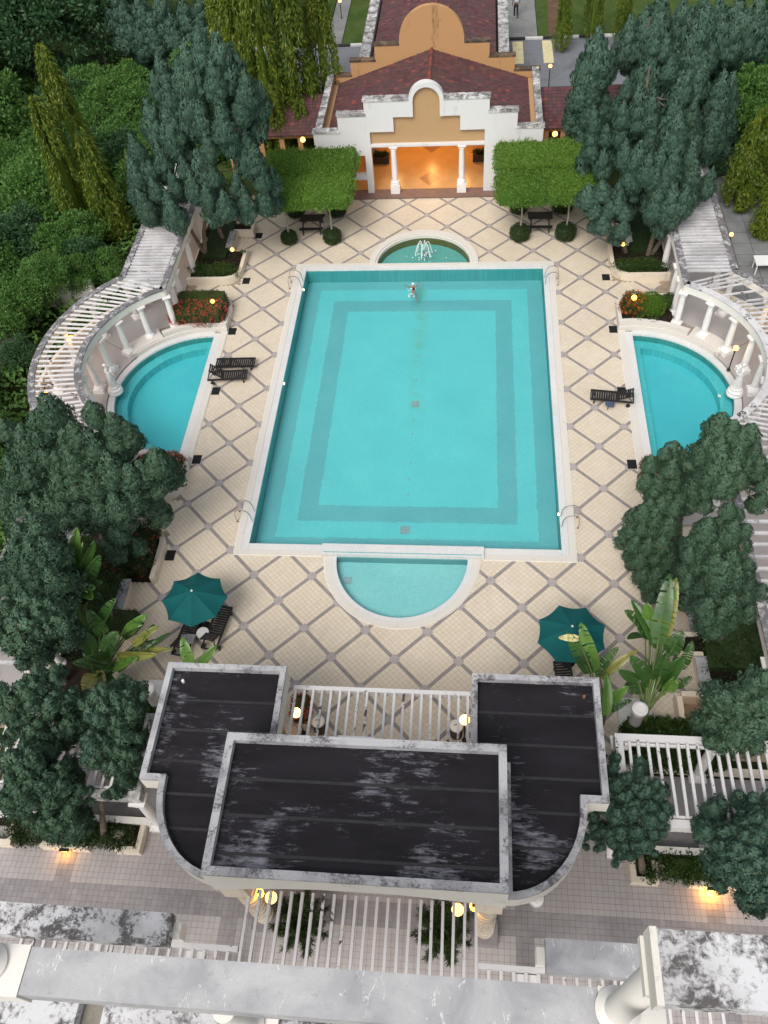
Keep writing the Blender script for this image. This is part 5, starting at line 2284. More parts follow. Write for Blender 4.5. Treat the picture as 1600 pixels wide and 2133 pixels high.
# statues on round pedestals at the pool rim
def make_statue(loc, rz, label):
    t = thing('statue', label, 'statue', loc, rz)
    b = MB()
    b.lathe([(.36, 0), (.37, .10), (.33, .14), (.34, .24), (.30, .28), (.24, .32), (.25, .40), (.22, .43)], n=24)
    b.build('pedestal', 'statue_white', t, True)
    z = .43
    J = [(0, 0, z + .72, .115, .10), (.02, 0, z + .86, .09, .075), (.0, .01, z + 1.05, .125, .085), (0, .0, z + 1.14, .05), (0, .02, z + 1.20, .04), (.01, .03, z + 1.30, .068, .08),
         (-.14, .0, z + 1.08, .045), (-.22, .12, z + .90, .036), (-.06, .22, z + .88, .028), (.14, .0, z + 1.08, .045), (.20, .14, z + .95, .036), (.06, .20, z + 1.02, .028),
         (-.07, 0, z + .62, .10), (-.07, .05, z + .34, .09), (-.07, .02, z + .06, .10), (-.07, .10, z + .03, .05),
         (.07, 0, z + .62, .10), (.08, .0, z + .34, .09), (.08, -.02, z + .06, .10), (.08, .06, z + .03, .05)]
    skin_body('figure', J, E_, 'statue_white', 2, t)
    b = MB()
    b.lathe([(.17, 0), (.16, .2), (.13, .5), (.135, .68), (.11, .8)], 0, 0, z, 18)
    for k in range(10):
        a = 2 * pi * k / 10
        b.tube([(.125 * cos(a), .125 * sin(a), z + .72), (.15 * cos(a + .1), .15 * sin(a + .1), z + .35), (.185 * cos(a + .25), .185 * sin(a + .25), z + .01)], [.012, .022, .03], 5)
    b.build('robe', 'statue_white', t, True)
    b = MB()
    b.sphere((0, .22, z + .97), .075, 12, 8, (1, 1, 1.1))
    b.lathe([(.03, .05), (.05, .09), (.04, .14)], 0, .22, z + .97, 12)
    b.build('urn', 'statue_white', t, True)
    b = MB()
    b.sphere((.01, .0, z + 1.34), .08, 12, 8, (1, 1.1, .9))
    b.sphere((.01, -.07, z + 1.33), .04, 10, 6)
    b.build('hair', 'statue_white', t, True)
    b = MB()
    hand(b, (-.06, .22, z + .88), (1, .2, .2), (0, 0, 1), .8)
    hand(b, (.06, .20, z + 1.02), (-1, .2, 0), (0, 0, 1), .8)
    b.build('hand', 'statue_white', t, True)
    return t


make_statue((-14.72, 10.45, .08), radians(-90), 'white robed statue with urn on a round pedestal at the rim of the two-lounger pool')
make_statue((14.72, 10.45, .08), radians(90), 'white robed statue with urn on a round pedestal at the rim of the lone-lounger pool')
b = MB()
b.box(17.2, 18.6, 19.2, 20.0, .62, .68)
for x, y in ((17.3, 19.3), (18.5, 19.3), (17.3, 19.9), (18.5, 19.9)):
    b.box(x - .03, x + .03, y - .03, y + .03, -.02, .62)
t = thing('outdoor_table', 'white outdoor table on the grey paving beyond the pergola', 'table', (0, 0, 0))
b.build('table_frame', 'plastic_white', t)

# ------------------------------------------------------------------ foliage builders
def dome_dirs(n, up=0.0):
    d = rng.normal(size=(n, 3))
    d[:, 2] = d[:, 2] + up
    return unit(d)


def flame_r(z):
    """radius of an upright flame-shaped lobe, z in 0..1"""
    return np.where(z < .35, np.sqrt(np.clip(z / .35, 0, 1)) * .95 + .05, np.power(np.clip((1 - z) / .65, 0, 1), .78)) * .5


def oriented_quads(P, D, N, L, W, spread=.5):
    """diamond leaves lying in the surface whose normal is N"""
    D = unit(D)
    S = unit(np.cross(D, N))
    L = np.broadcast_to(L, (len(P),))[:, None]
    W = np.broadcast_to(W, (len(P),))[:, None]
    V = np.stack([P, P + D * L * spread + S * W * .5, P + D * L, P + D * L * spread - S * W * .5], 1).reshape(-1, 3)
    return V, np.arange(4 * len(P)).reshape(-1, 4)


def make_lobe(nk, n, k=1.0, knob=.10):
    """dense scale-leaf lobe: a pointed flame shape with shallow knobs, fine sprays lying along its surface; unit height, unit width"""
    zz = rng.uniform(0, 1, n * 3)
    keep = rng.uniform(0, .5, n * 3) < flame_r(zz) + .06
    z = zz[keep][:n]
    n = len(z)
    a = rng.uniform(0, 2 * pi, n)
    r = flame_r(z) * .88
    O = np.stack([np.cos(a), np.sin(a), (z - .33) * 1.25], 1)
    O[:, 2] += np.where(z > .85, (z - .85) * 8, 0)
    O = unit(O)
    P = np.stack([r * np.cos(a), r * np.sin(a), z], 1)
    kz = rng.beta(1.35, 1.2, nk)
    ka = np.arange(nk) * 2.39996
    kr = flame_r(kz) * .88
    K = np.stack([kr * np.cos(ka), kr * np.sin(ka), kz], 1)
    sc3 = np.array((1, 1, 1.35))
    dd = (P[:, None] - K[None]) * sc3
    d2 = (dd ** 2).sum(2)
    near = d2.argmin(1)
    s = .105
    kn = np.exp(-d2[np.arange(n), near] / (s * s))
    t = dd[np.arange(n), near] / s
    P = P + O * (knob * (kn - .35))[:, None] * np.array((1, 1, .7)) - O * rng.uniform(0, .035, (n, 1))
    N = unit(O + t * .38 + rng.normal(size=P.shape) * .16)
    up = np.array((0, 0, 1.0)) + O * .15 + rng.normal(size=P.shape) * .3
    D = unit(up - N * (up * N).sum(1)[:, None]) + N * rng.uniform(.0, .32, (n, 1))
    return oriented_quads(P, D * np.array((1, 1, .7)), N, rng.uniform(.05, .085, n) * k, rng.uniform(.028, .044, n) * k, .42)


def core_ellipsoid(c, r, h, n=9, m=6, jit=.12):
    V, F = [], []
    for i in range(m + 1):
        for k in range(n):
            a = 2 * pi * k / n
            q = 1 + random.uniform(-jit, jit)
            z = i / m
            rr = float(flame_r(np.array(z))) * 2 * .66 * q
            V.append((c[0] + r * rr * cos(a), c[1] + r * rr * sin(a), c[2] + h * (.08 + z * .70)))
    for i in range(m):
        for k in range(n):
            F.append((i * n + k, i * n + (k + 1) % n, (i + 1) * n + (k + 1) % n, (i + 1) * n + k))
    return np.array(V), np.array(F)


LOBES = [make_lobe(46, 2050, 1.1) for _ in range(4)]
LOBES_S = [make_lobe(26, 1000, 1.6, .16) for _ in range(3)]


def conifer(name, label, lobes, trunks, mat='needle', asp=2.9, wide=1.2, group=None, small=False, extra=0):
    """lobes: (x, y, apex z, radius). Each lobe hangs below its apex; cores keep the crown from being see-through"""
    base = trunks[0][0]
    t = thing(name, label, 'tree', (base[0], base[1], base[2]), group=group)
    B = np.array(base)
    parts = []
    L = list(lobes)
    cx = np.mean([l[0] for l in L])
    cy = np.mean([l[1] for l in L])
    back = []
    for (x, y, z, r) in L:               # a second layer behind the seen one gives the crown its depth
        if random.random() < (.6 if mat == 'needle' else .75):
            k_ = 1.0 if mat == 'needle' else .45
            back.append((x + random.uniform(-.4, .4) * k_, y + random.uniform(.4, 1.0) * k_, max(1.2, z - random.uniform(.5, 1.2)), r * 1.05))
    if small:                            # finer twigs breaking up the outline
        for (x, y, z, r) in L:
            for _ in range(2 if z > 1.9 else 0):
                back.append((x + random.gauss(0, r * .8), y + random.gauss(0, r * .8), max(.9, z - random.uniform(.0, .4)), r * random.uniform(.45, .75)))
    for li, (x, y, z, r) in enumerate(L + back):
        if small:
            x, y, z = x + random.gauss(0, .06), y + random.gauss(0, .06), max(1.0, z + random.gauss(-.02, .10))
        if small and x < 0 and y < -11.15:
            continue
        R = r * wide * random.uniform(.74, 1.26)
        H = min(R * asp * random.uniform(.9, 1.15), max(.7, z - .45))
        tl = (LOBES_S if small or li >= len(L) else LOBES)
        V, F = tl[random.randrange(len(tl))]
        a = random.uniform(0, 2 * pi)
        c, s = cos(a), sin(a)
        lean = np.array((x - cx, y - cy)) * .07
        W = np.empty_like(V)
        W[:, 0] = (V[:, 0] * c - V[:, 1] * s) * 2 * R + x + lean[0] * V[:, 2] - B[0]
        W[:, 1] = (V[:, 0] * s + V[:, 1] * c) * 2 * R + y + lean[1] * V[:, 2] - B[1]
        W[:, 2] = V[:, 2] * H + (z - H) - B[2]
        parts.append((W, F))
        parts.append(core_ellipsoid((x - B[0], y - B[1], z - H - B[2]), R, H))
    V, F = cat_vf(parts)
    link('crown', np_mesh('crown', V, F, mat), t)
    rr = random.Random(len(L))
    for tr in trunks:
        b = MB()
        pts = [Vector(p) - Vector(base) for p in tr]
        n = len(pts)
        b.tube(pts, [.13 * (1 - .6 * i / (n - 1)) for i in range(n)], 8)
        b.build('trunk', 'bark', t, True)
    b = MB()
    for (x, y, z, r) in L[::3]:
        e = Vector((x, y, z - r * 1.6)) - Vector(base)
        tr = rr.choice(trunks)
        s0 = Vector(tr[-1]) * .6 + Vector(tr[len(tr) // 2]) * .4 - Vector(base)
        b.tube([s0, s0.lerp(e, .5) + Vector((0, 0, -.15)), e], [.05, .035, .02], 5)
    b.build('limb', 'bark', t, True)
    return t


LOBE_TXT = "L1:-10.05,21.57,12.06,0.58 -9.29,21.59,11.75,0.71 -10.7,21.36,11.57,0.65 -11.16,21.27,11.04,0.52 -12.07,21.5,11.08,0.5 -9.53,20.83,11.02,0.7 -8.19,20.94,10.5,0.53 -10.98,21.04,10.44,0.71 -11.82,20.88,10.21,0.52 -12.43,21.22,10.4,0.53 -7.82,21.66,9.54,0.49 -8.57,20.78,9.65,0.67 -9.42,20.56,9.56,0.54 -12.05,20.66,9.2,0.59 -13.1,21.4,9.09,0.6 -9.35,20.04,9.4,0.7 -12.08,20.4,8.46,0.59 -8.69,20.59,7.84,0.59 -10.14,19.51,8.33,0.54 -10.38,20.3,9.44,0.58 -9.23,20.18,8.78,0.64;L2:-14.03,20.48,7.87,0.56 -13.77,20.58,7,0.54 -12.91,20.55,7.37,0.6 -8.32,20.44,7.18,0.55 -14.35,20.3,6.92,0.54 -11.01,20.39,7.03,0.66 -11.74,20.06,6.98,0.53 -12.35,19.74,6.27,0.53 -11.42,19.69,6.27,0.59 -10.35,19.96,6.63,0.55 -9.33,20.02,6.03,0.55 -8.11,20.36,6.19,0.53 -13.44,19.92,5.89,0.57 -14.23,19.88,5.34,0.55 -9.08,19.87,5.36,0.59 -8.26,20.48,4.97,0.45 -10.57,18.95,6.08,0.58 -9.81,18.93,5.69,0.52 -12.53,19.01,5.7,0.53 -14.69,20.52,5.63,0.52;R1:12.14,21.07,7.85,0.72 12.92,20.63,6.63,0.52 12.11,20.12,6.56,0.58 11.49,20.23,6.58,0.51 10.99,20.11,6.35,0.51 14.07,20.68,5.18,0.53 12.23,19.45,5.23,0.65 11.54,19.32,5.06,0.51 12.3,19.14,4.42,0.55 13.1,20.37,5.89,0.55 10.48,20.58,5.91,0.55 10.61,20.7,6.59,0.55 10.06,21.03,6.56,0.48 10.04,20.77,4.62,0.52 12.78,19.38,5.06,0.48 11.85,19.85,5.65,0.58 13.27,20.17,4.97,0.49;R2:9.15,20.9,4.49,0.52 8.47,20.7,4.42,0.52 8.84,20.36,3.72,0.56 10.22,19.9,3.71,0.52 9.49,20.15,3.85,0.52 9.89,20.23,4.06,0.49 9.18,19.46,3.45,0.52 10.11,19.33,3.31,0.41 10.7,20.79,3.98,0.42;R3:10.91,23.76,9.77,0.67 10.9,23.69,10.7,0.59 10.55,22.89,8.31,0.77 9.91,22.9,8.64,0.42 11.42,23.53,10.23,0.42 11.73,23.27,9.39,0.42 12.34,23.35,8.41,0.71 13.23,23.86,8.41,0.43 12.54,23.17,8.72,0.56 11.1,22.67,8.06,0.56 9.82,22.37,7.78,0.49 9.91,22.44,6.88,0.53 9.26,22.66,6.53,0.49 8.73,23.58,6.96,0.43 8.77,23.6,6.18,0.43 8.76,23.37,5.65,0.5 11.36,22.26,6.68,0.56 12.17,22.69,7.66,0.63 13.11,23.12,7.42,0.57 13.31,23.27,6.6,0.58 9.27,22.35,5.4,0.46;R4:8.83,27.35,8.96,0.9 8.51,27.15,7.9,0.68 9.56,27.4,7.75,0.61 8.22,26.87,6.97,0.53 8.84,26.66,6.98,0.6 8.17,27.21,5.96,0.54 8.7,26.55,6,0.61 8.37,27,5.18,0.62 9.44,27.06,6.12,0.54 7.97,27.19,5.3,0.42 8.49,26.53,4.52,0.54 8.63,26.29,3.15,0.47 9.01,26.14,3.87,0.46 10.08,27.32,5.51,0.39;R5:13.89,27.03,9.93,0.91 13.53,26.79,9.3,0.75 14.22,26.77,8.88,0.68 13.75,26.25,8.23,0.64 13.1,26.75,7.85,0.61 14.07,26.12,7.79,0.53 15.11,26.1,7.28,0.73 15.65,26.59,6.91,0.54 14.96,25.93,6.48,0.77 15.75,26.35,5.87,0.62 15.27,25.46,5.41,0.69 14.74,24.6,5.22,0.6 14.88,25.24,5.86,0.68 16.06,26.4,4.91,0.47;R6:12.44,31.26,8.76,0.98 11.73,31.22,8.31,0.82 11.04,31.15,8.05,0.57 10.98,30.61,7.71,0.57 13.38,31.34,7.38,0.5 11.64,30.43,7.57,0.65 10.62,31.29,7.05,0.49 12.49,30.82,7.88,0.73;R7:14.49,34.51,7.36,0.66 14.86,34.03,6.62,0.52 16.22,34.12,7.63,0.61 16.39,33.14,7.11,0.69 17.34,34.34,7.38,0.79 17.82,34.11,6.93,0.71 17.04,32.98,6.83,0.69 18.29,34.38,7.39,0.71 18.77,34.26,6.57,0.62 15.51,34.41,7.68,0.61;M1:-10.4,1.33,8.52,0.44 -10.3,1.21,8.34,0.49 -9.77,1.17,8.14,0.51 -9.43,1.19,7.69,0.4 -10.63,0.87,7.51,0.59 -9.79,0.91,7.47,0.52 -11.27,1.1,7.11,0.54 -11.07,0.91,7.96,0.46 -11.67,1.12,7.29,0.48 -12.89,1.24,6.13,0.44 -12.19,0.84,6.45,0.49 -11.53,0.7,6.82,0.54 -11.25,0.86,6.45,0.6 -10.18,0.53,6.83,0.59 -9.59,0.46,6.31,0.5 -9.31,0.75,6.12,0.45 -9.71,0.65,5.52,0.49 -12.35,0.59,5.84,0.56 -11.69,0.48,5.97,0.55 -10.96,0.32,6.04,0.54 -10.4,0.54,5.65,0.55 -9.83,0.34,5.18,0.58 -9.76,0.67,4.47,0.34 -10.25,-0.03,5.33,0.54 -10.92,-0.09,5.02,0.49 -11.76,0.23,4.82,0.56 -10.51,0.15,4.12,0.52 -10.71,-0.37,3.7,0.46 -11.02,-0.72,3.37,0.41 -10.44,-0.51,3.66,0.38 -12.6,0.4,4.44,0.58 -13.1,0.53,4.42,0.45 -14.2,1.22,3.53,0.54 -8.72,1.37,5.76,0.58 -8.69,0.93,6.61,0.46 -8.98,0.87,5.28,0.49 -9.45,0.96,4.12,0.44 -9.48,0.96,3.34,0.41 -12.37,0.25,4.01,0.45 -13.05,0.29,3.71,0.45;M2:-12.94,2.61,7.6,0.62 -13.55,2.41,6.9,0.58 -13.39,2.73,6.37,0.58 -14.08,2.18,6.4,0.58 -13.68,2.11,5.99,0.58 -13.46,2.59,5.47,0.39 -14.66,2.13,5.6,0.52 -14.08,1.86,5.55,0.59 -14.03,2.27,4.81,0.6 -15.14,2,4.87,0.54 -14.14,1.3,4.96,0.52 -14.31,2.04,3.93,0.54 -15.33,1.91,3.91,0.55 -16.57,2.56,2.62,0.44 -15.11,1.26,3.53,0.61 -16.62,2.2,1.98,0.58 -15.11,1.13,2.8,0.55 -15.94,1.24,2.22,0.49 -15.19,2.81,5.99,0.46;M3:-11.99,-2.23,6.68,0.58 -12.54,-2.46,6.54,0.58 -11.56,-2.94,6.38,0.56 -11.89,-3.11,6.6,0.51 -11.35,-2.8,6.04,0.51 -12.53,-2.98,6.25,0.58 -11.38,-2.85,5.59,0.4 -11.65,-3.36,6.02,0.58 -12,-3.54,6.2,0.58 -13.41,-2.67,4.94,0.55 -11.41,-3.58,5.68,0.51 -11.95,-3.71,5.55,0.51 -12.73,-3.65,4.95,0.54 -14.04,-2.55,3.85,0.56 -11.82,-3.91,5.08,0.46 -12.33,-4.08,5.01,0.46;M4:-11.91,-4.67,5.5,0.53 -12.04,-5.1,5.56,0.53 -11.53,-4.82,5.41,0.47 -11.24,-4.82,5.25,0.44 -10.95,-5.02,5.03,0.44 -12,-5.56,5.47,0.53 -11.58,-5.44,5.44,0.53 -11.16,-5.4,5.16,0.41 -12.22,-5.95,5.2,0.47 -11.75,-5.9,5.23,0.47 -12.73,-4.8,5.27,0.41 -12.49,-5.46,5.32,0.35;N1:9.55,1.38,6.68,0.39 9.25,1.12,6.69,0.36 9.89,1.28,6.41,0.28 8.81,0.95,6.47,0.36 9.51,0.85,6.39,0.4 9.88,1.09,6.17,0.41 9.29,1,5.73,0.41 9.75,0.77,5.96,0.36 8.84,0.97,5.59,0.28 9.69,0.89,5,0.51 9.15,0.81,5.24,0.38 10.56,1.2,4.35,0.34 10.36,0.64,4.41,0.38 9.05,0.53,4.69,0.28 9.45,0.65,4.66,0.38 9.85,0.39,4.89,0.41 8.6,0.56,4.06,0.29 8.84,0.36,4.56,0.35 9.25,0.32,4.39,0.38 8.7,0.58,3.31,0.34 8.95,0.29,3.71,0.38 9.37,0.28,3.73,0.43 9.72,0.04,4.3,0.43 8.61,0.66,2.31,0.28 8.84,0.16,3.02,0.39 9.16,-0.2,3.41,0.43 9.6,-0.23,3.65,0.43 10.44,0.52,2.44,0.4 8.94,0.81,1.05,0.31 9.04,-0.18,2.48,0.39 9.51,-0.27,2.63,0.44 10.01,-0.2,2.67,0.44 8.96,0.42,0.93,0.25 9.26,-0.31,1.76,0.4 9.27,-0.05,0.8,0.3 9.69,-0.43,1.94,0.44 9.49,-0.63,1.29,0.4 9.56,-0.87,0.96,0.3 9.88,-0.7,1.56,0.4 10.19,-0.43,1.97,0.4;N2:10.42,0.43,9.06,0.38 10.37,0.17,8.7,0.34 10.71,0.16,9.03,0.34 11.18,0.02,9.05,0.36 10.95,-0.1,8.95,0.34 10.36,-0.25,8.71,0.41 10.11,0.02,8.45,0.34 10.65,0.03,8.58,0.34 10.84,-0.41,8.57,0.46 11.54,0.15,8.14,0.3 10.07,-0.03,8.18,0.34 10.38,-0.55,8.43,0.41 10.71,-0.78,8.37,0.41 11.19,-0.51,8.08,0.39 10.17,-0.27,7.2,0.44 10.24,-0.73,8.03,0.38 10.14,0.12,6.58,0.31 10.52,-1.1,8.09,0.38 10.91,-1.1,8.09,0.38 11.75,-0.02,7.71,0.35 12.11,0.18,7.01,0.36 12.1,-0.22,6.78,0.31 10.21,-0.91,7.36,0.34 10.35,-1.27,7.8,0.34 12.23,-0.17,5.99,0.28 10.29,-0.21,6.41,0.31;N3:10.62,-1.86,7.52,0.38 10.99,-1.68,7.04,0.34 10.54,-1.89,6.88,0.39 10.79,-2.2,7.1,0.38 10.12,-2.06,7,0.34 11.14,-2.24,7.01,0.25 10.41,-2.05,6.56,0.39 10.75,-2.2,6.57,0.39 11.27,-2.04,6.2,0.35 9.93,-1.98,6.02,0.39 10.13,-2.26,6.04,0.34 10.5,-2.34,6.22,0.39 10.91,-2.43,6.25,0.34 9.78,-2.34,5.86,0.32 10.18,-2.47,5.67,0.39 10.34,-2.91,6.37,0.38 10.86,-2.75,6.32,0.43 11.63,-2.33,5.23,0.35 10.59,-3.05,6.14,0.43 11.04,-2.98,5.84,0.43 10.36,-3.12,5.78,0.34 10.19,-2.27,4.79,0.4 9.87,-2.22,4.82,0.26 9.97,-2.5,4.59,0.31 10.4,-2.71,4.56,0.35 10.54,-3.25,5.7,0.43 11.25,-2.87,4.86,0.44 11.83,-2.49,4.59,0.41 12.64,-2,3.18,0.43 11.83,-2.68,3.98,0.46 11.08,-3.29,4.73,0.44 10.69,-3.14,4.65,0.4 10.38,-3.51,4.8,0.35 10.46,-2.88,3.91,0.31 10.85,-3.6,4.47,0.4 11.37,-3.37,4.06,0.4 11.89,-3.15,3.79,0.41 10.8,-3.59,3.89,0.4 11.28,-3.53,3.68,0.36 10.47,-3.74,4.37,0.31;N4:10.54,-6.54,4.41,0.45 10.84,-6.75,4.56,0.41 11.18,-6.51,4.81,0.45 11.5,-6.21,4.91,0.45 10.34,-6.67,4.1,0.36 10.61,-6.96,4.31,0.45 10.95,-7.09,4.49,0.45 11.27,-7.03,4.67,0.45 11.52,-6.82,4.76,0.36 10.36,-7.06,3.87,0.36 10.65,-7.33,4.01,0.41 11.01,-7.43,4.26,0.45 11.37,-7.38,4.45,0.41 10.56,-7.47,3.61,0.32 10.92,-7.66,3.83,0.36 11.3,-7.72,4.04,0.41;S1:7.12,-8.67,3.27,0.21 7.5,-8.98,3.69,0.29 7.25,-9.2,3.75,0.26 7.66,-9.32,3.84,0.29 7.03,-9.31,3.7,0.23 8.24,-9.22,3.63,0.29 7.93,-9.45,3.83,0.29 8.4,-9.46,3.6,0.26 6.9,-9.58,3.71,0.26 7.26,-9.75,3.88,0.31 7.6,-9.75,3.92,0.31 7.95,-9.85,3.87,0.31 8.42,-9.83,3.61,0.26 6.78,-9.92,3.64,0.29 7.1,-10.12,3.78,0.31 7.5,-10.09,3.87,0.31 7.85,-10.2,3.81,0.31 8.23,-10.17,3.69,0.31 6.52,-9.97,3.38,0.23 6.48,-10.24,3.23,0.26 6.8,-10.4,3.48,0.31 7.19,-10.49,3.64,0.31 7.6,-10.43,3.74,0.31 7.92,-10.49,3.64,0.29 8.3,-10.43,3.45,0.21 6.3,-10.35,2.58,0.21 6.55,-10.54,3.03,0.23 6.94,-10.72,3.28,0.29 7.3,-10.8,3.37,0.26 7.71,-10.74,3.48,0.29 7.97,-10.82,3.27,0.21 7.12,-10.96,3.03,0.26 7.6,-11,3.11,0.23;S2:10.79,-9.89,4.09,0.29 10.32,-10.35,4.29,0.34 10.72,-10.27,4.36,0.37 11.02,-10.09,4.23,0.32 10.01,-10.54,4.2,0.32 10.29,-10.74,4.43,0.42 10.67,-10.71,4.51,0.42 9.8,-10.9,4.11,0.32 10.04,-11.06,4.31,0.39 10.38,-11.17,4.45,0.42 10.76,-11.11,4.49,0.37 9.86,-11.35,4.11,0.34 10.2,-11.47,4.31,0.42 10.55,-11.48,4.42,0.42 9.96,-11.71,3.99,0.32 10.27,-11.78,4.18,0.42 10.6,-11.82,4.26,0.42 10.22,-12.05,3.9,0.34 10.54,-12.11,3.99,0.37 10.45,-12.3,3.65,0.26 10.71,-12.25,3.82,0.32;B1:-8.31,-7.23,4.76,0.35 -7.88,-7.14,4.56,0.26 -8.25,-7.81,5.39,0.3 -8.44,-8.04,5.52,0.35 -7.97,-8.04,5.49,0.35 -7.64,-7.85,5.24,0.3 -8.44,-8.45,5.58,0.26 -8.08,-8.39,5.62,0.35 -7.7,-8.29,5.49,0.35 -7.39,-8.18,5.22,0.26 -8.03,-8.75,5.6,0.3 -7.7,-8.7,5.53,0.35 -7.38,-8.6,5.33,0.3 -8.27,-9.04,5.55,0.26 -8.36,-9.26,5.47,0.26 -7.95,-9.15,5.5,0.3 -7.55,-9.07,5.39,0.35 -7.26,-8.98,5.15,0.26 -8.22,-9.46,5.41,0.35 -7.87,-9.4,5.37,0.32 -7.55,-9.43,5.17,0.3 -7.26,-9.3,4.99,0.26 -8.09,-9.66,5.19,0.26 -7.71,-9.72,5.01,0.3 -7.41,-9.64,4.82,0.26 -7.62,-9.94,4.52,0.26 -7.56,-10,4.05,0.22 -7.89,-10.06,3.41,0.24 -8.03,-10.21,3.39,0.17;B2:-11.01,-7.72,5.51,0.42 -11.4,-7.88,5.54,0.42 -10.65,-7.19,5.35,0.37 -10.66,-7.62,5.38,0.37 -10.41,-6.93,5.12,0.33 -11.15,-8.13,5.42,0.37 -10.71,-8.01,5.33,0.37 -10.25,-7.93,5.1,0.42 -9.94,-7.79,4.79,0.37 -9.83,-7.42,4.62,0.28 -9.65,-7.64,4.28,0.28 -11.36,-8.4,5.35,0.42 -10.21,-8.28,4.85,0.33 -10.54,-8.2,5.18,0.37 -9.99,-8.06,4.77,0.37 -11.09,-8.61,5.16,0.37 -10.57,-8.72,4.84,0.37 -10.36,-8.77,4.6,0.37 -10,-8.53,4.38,0.37 -9.81,-8.26,4.29,0.33 -11.24,-9,4.85,0.42 -10.1,-8.83,4.01,0.33 -9.86,-8.54,3.99,0.33;B3:-10.3,-9.62,5.22,0.41 -10.53,-9.85,5.23,0.41 -10.04,-9.92,5.04,0.37 -10.77,-9.96,5.23,0.41 -9.5,-9.86,4.7,0.37 -9.7,-10.14,4.79,0.41 -9.34,-10.02,4.45,0.32 -10.25,-10.26,5.06,0.46 -10.61,-10.4,5.07,0.46 -9.95,-10.4,4.84,0.46 -9.59,-10.43,4.51,0.41 -9.33,-10.34,4.25,0.37 -10.33,-10.66,4.83,0.46 -10.68,-10.79,4.77,0.41 -10.03,-10.8,4.56,0.46 -9.67,-10.73,4.3,0.41 -9.39,-10.61,4.04,0.37 -9.16,-10.42,3.74,0.27 -9.07,-10.2,3.79,0.23 -10.31,-11.04,4.35,0.32 -10.59,-11.07,4.37,0.27;B4:-9.93,-10.78,3.47,0.42 -9.71,-10.62,3.41,0.42 -9.46,-10.8,3.21,0.37 -10.01,-11.12,3.36,0.37 -9.68,-11.07,3.28,0.42 -10.4,-11.04,3.39,0.32 -10.65,-11.25,3.24,0.32 -9.38,-11.1,2.98,0.32 -9.96,-11.37,3.17,0.32 -9.61,-11.31,3.06,0.37 -9.33,-11.24,2.77,0.23 -10.21,-11.24,3.27,0.28 -10.46,-11.38,3.17,0.28;D1:-22.22,43.97,5.56,0.96 -20.82,44.03,5.17,0.85 -19.33,43.98,5.29,0.9 -17.86,44.13,4.85,0.79 -21.64,43.63,4.55,0.85 -20.05,43.35,4.44,0.84 -18.67,43.37,4.21,0.84 -17.59,43.63,3.74,0.63 -20.97,43.14,3.65,0.74 -22.29,43.44,3.83,0.86 -19.88,42.92,3.45,0.74 -18.32,42.8,3.37,0.63 -16.57,44.09,5.29,0.94 -22.9,43.88,4.82,0.86 -16.85,43.81,4.29,0.84"
LB = {}
for blk in LOBE_TXT.split(';'):
    k, v = blk.split(':')
    LB[k] = [tuple(float(q) for q in s.split(',')) for s in v.split(' ')]

conifer('juniper_tree', 'big blue-green juniper with two pale trunks above the straight pergola, two-lounger side', LB['L1'] + LB['L2'],
        [[(-12.4, 21.2, .2), (-12.2, 21.4, 1.6), (-11.6, 21.8, 3.4), (-11.2, 21.5, 5.5), (-11.0, 21.2, 8)],
         [(-12.4, 21.3, .2), (-12.9, 21.6, 1.4), (-13.4, 21.8, 3), (-13.3, 21.4, 5)],
         [(-11.6, 22.6, .2), (-11.75, 22.5, 1.8), (-11.9, 22.1, 3.2), (-11.0, 21.5, 6)]], wide=1.22)
conifer('juniper_tree', 'broad blue-green juniper leaning over the lone-lounger side pergola, its crown nearest the deck lamp', LB['R1'],
        [[(12.0, 20.7, .2), (12.1, 20.6, 2), (12.0, 20.4, 4), (12.0, 20.2, 6)], [(12.2, 20.8, .2), (12.8, 20.6, 2), (13.2, 20.3, 4)]], wide=1.22)
conifer('juniper_tree', 'low juniper clump spreading over the deck edge above the rounded planter, lone-lounger side', LB['R2'],
        [[(10.9, 21.0, .2), (10.4, 20.6, 1.6), (9.6, 20.0, 3.0)]], wide=1.15, asp=1.7)
conifer('juniper_tree', 'tall blue-green juniper behind the broad one, crown in many upright plumes', LB['R3'],
        [[(11.3, 23.8, .2), (11.2, 23.6, 3), (10.9, 23.2, 6), (10.8, 23, 9)]], wide=1.22)
conifer('juniper_tree', 'dark upright juniper beside the porch gallery and the clipped green canopy', LB['R4'],
        [[(9.2, 27.4, .0), (9.0, 27.2, 3), (8.9, 27, 7)]], wide=1.22)
conifer('juniper_tree', 'dark juniper on the outer side of the straight pergola, lone-lounger side', LB['R5'],
        [[(14.6, 26.8, .0), (14.4, 26.6, 3), (14.0, 26.4, 7)]], wide=1.22)
conifer('juniper_tree', 'blue-green juniper farther back beside the road trees', LB['R6'],
        [[(11.8, 31, 0), (11.8, 31, 4), (11.9, 30.8, 8)]], wide=1.22)
conifer('juniper_tree', 'hindmost dark junipers at the top corner of the thicket, lone-lounger side', LB['R7'],
        [[(16.4, 34, 0), (16.3, 34, 4), (16.5, 33.6, 6.5)]], wide=1.4)
conifer('juniper_tree', 'rounded dark green juniper overhanging the red-flowered bush and the half-moon pool', LB['M1'],
        [[(-11.9, .2, .2), (-12.0, .5, 1.8), (-11.6, .9, 3.6), (-11.3, .8, 6)], [(-12.0, .4, .2), (-12.6, .8, 2.5), (-12.6, 1.0, 5)]], 'needle_b', 2.0, wide=1.2)
conifer('juniper_tree', 'dark pointed juniper at the lower end of the curved pergola', LB['M2'],
        [[(-14.6, 2.4, .1), (-14.6, 2.4, 3), (-14.6, 2.4, 5.5)]], 'needle_b', 2.1, wide=1.25)
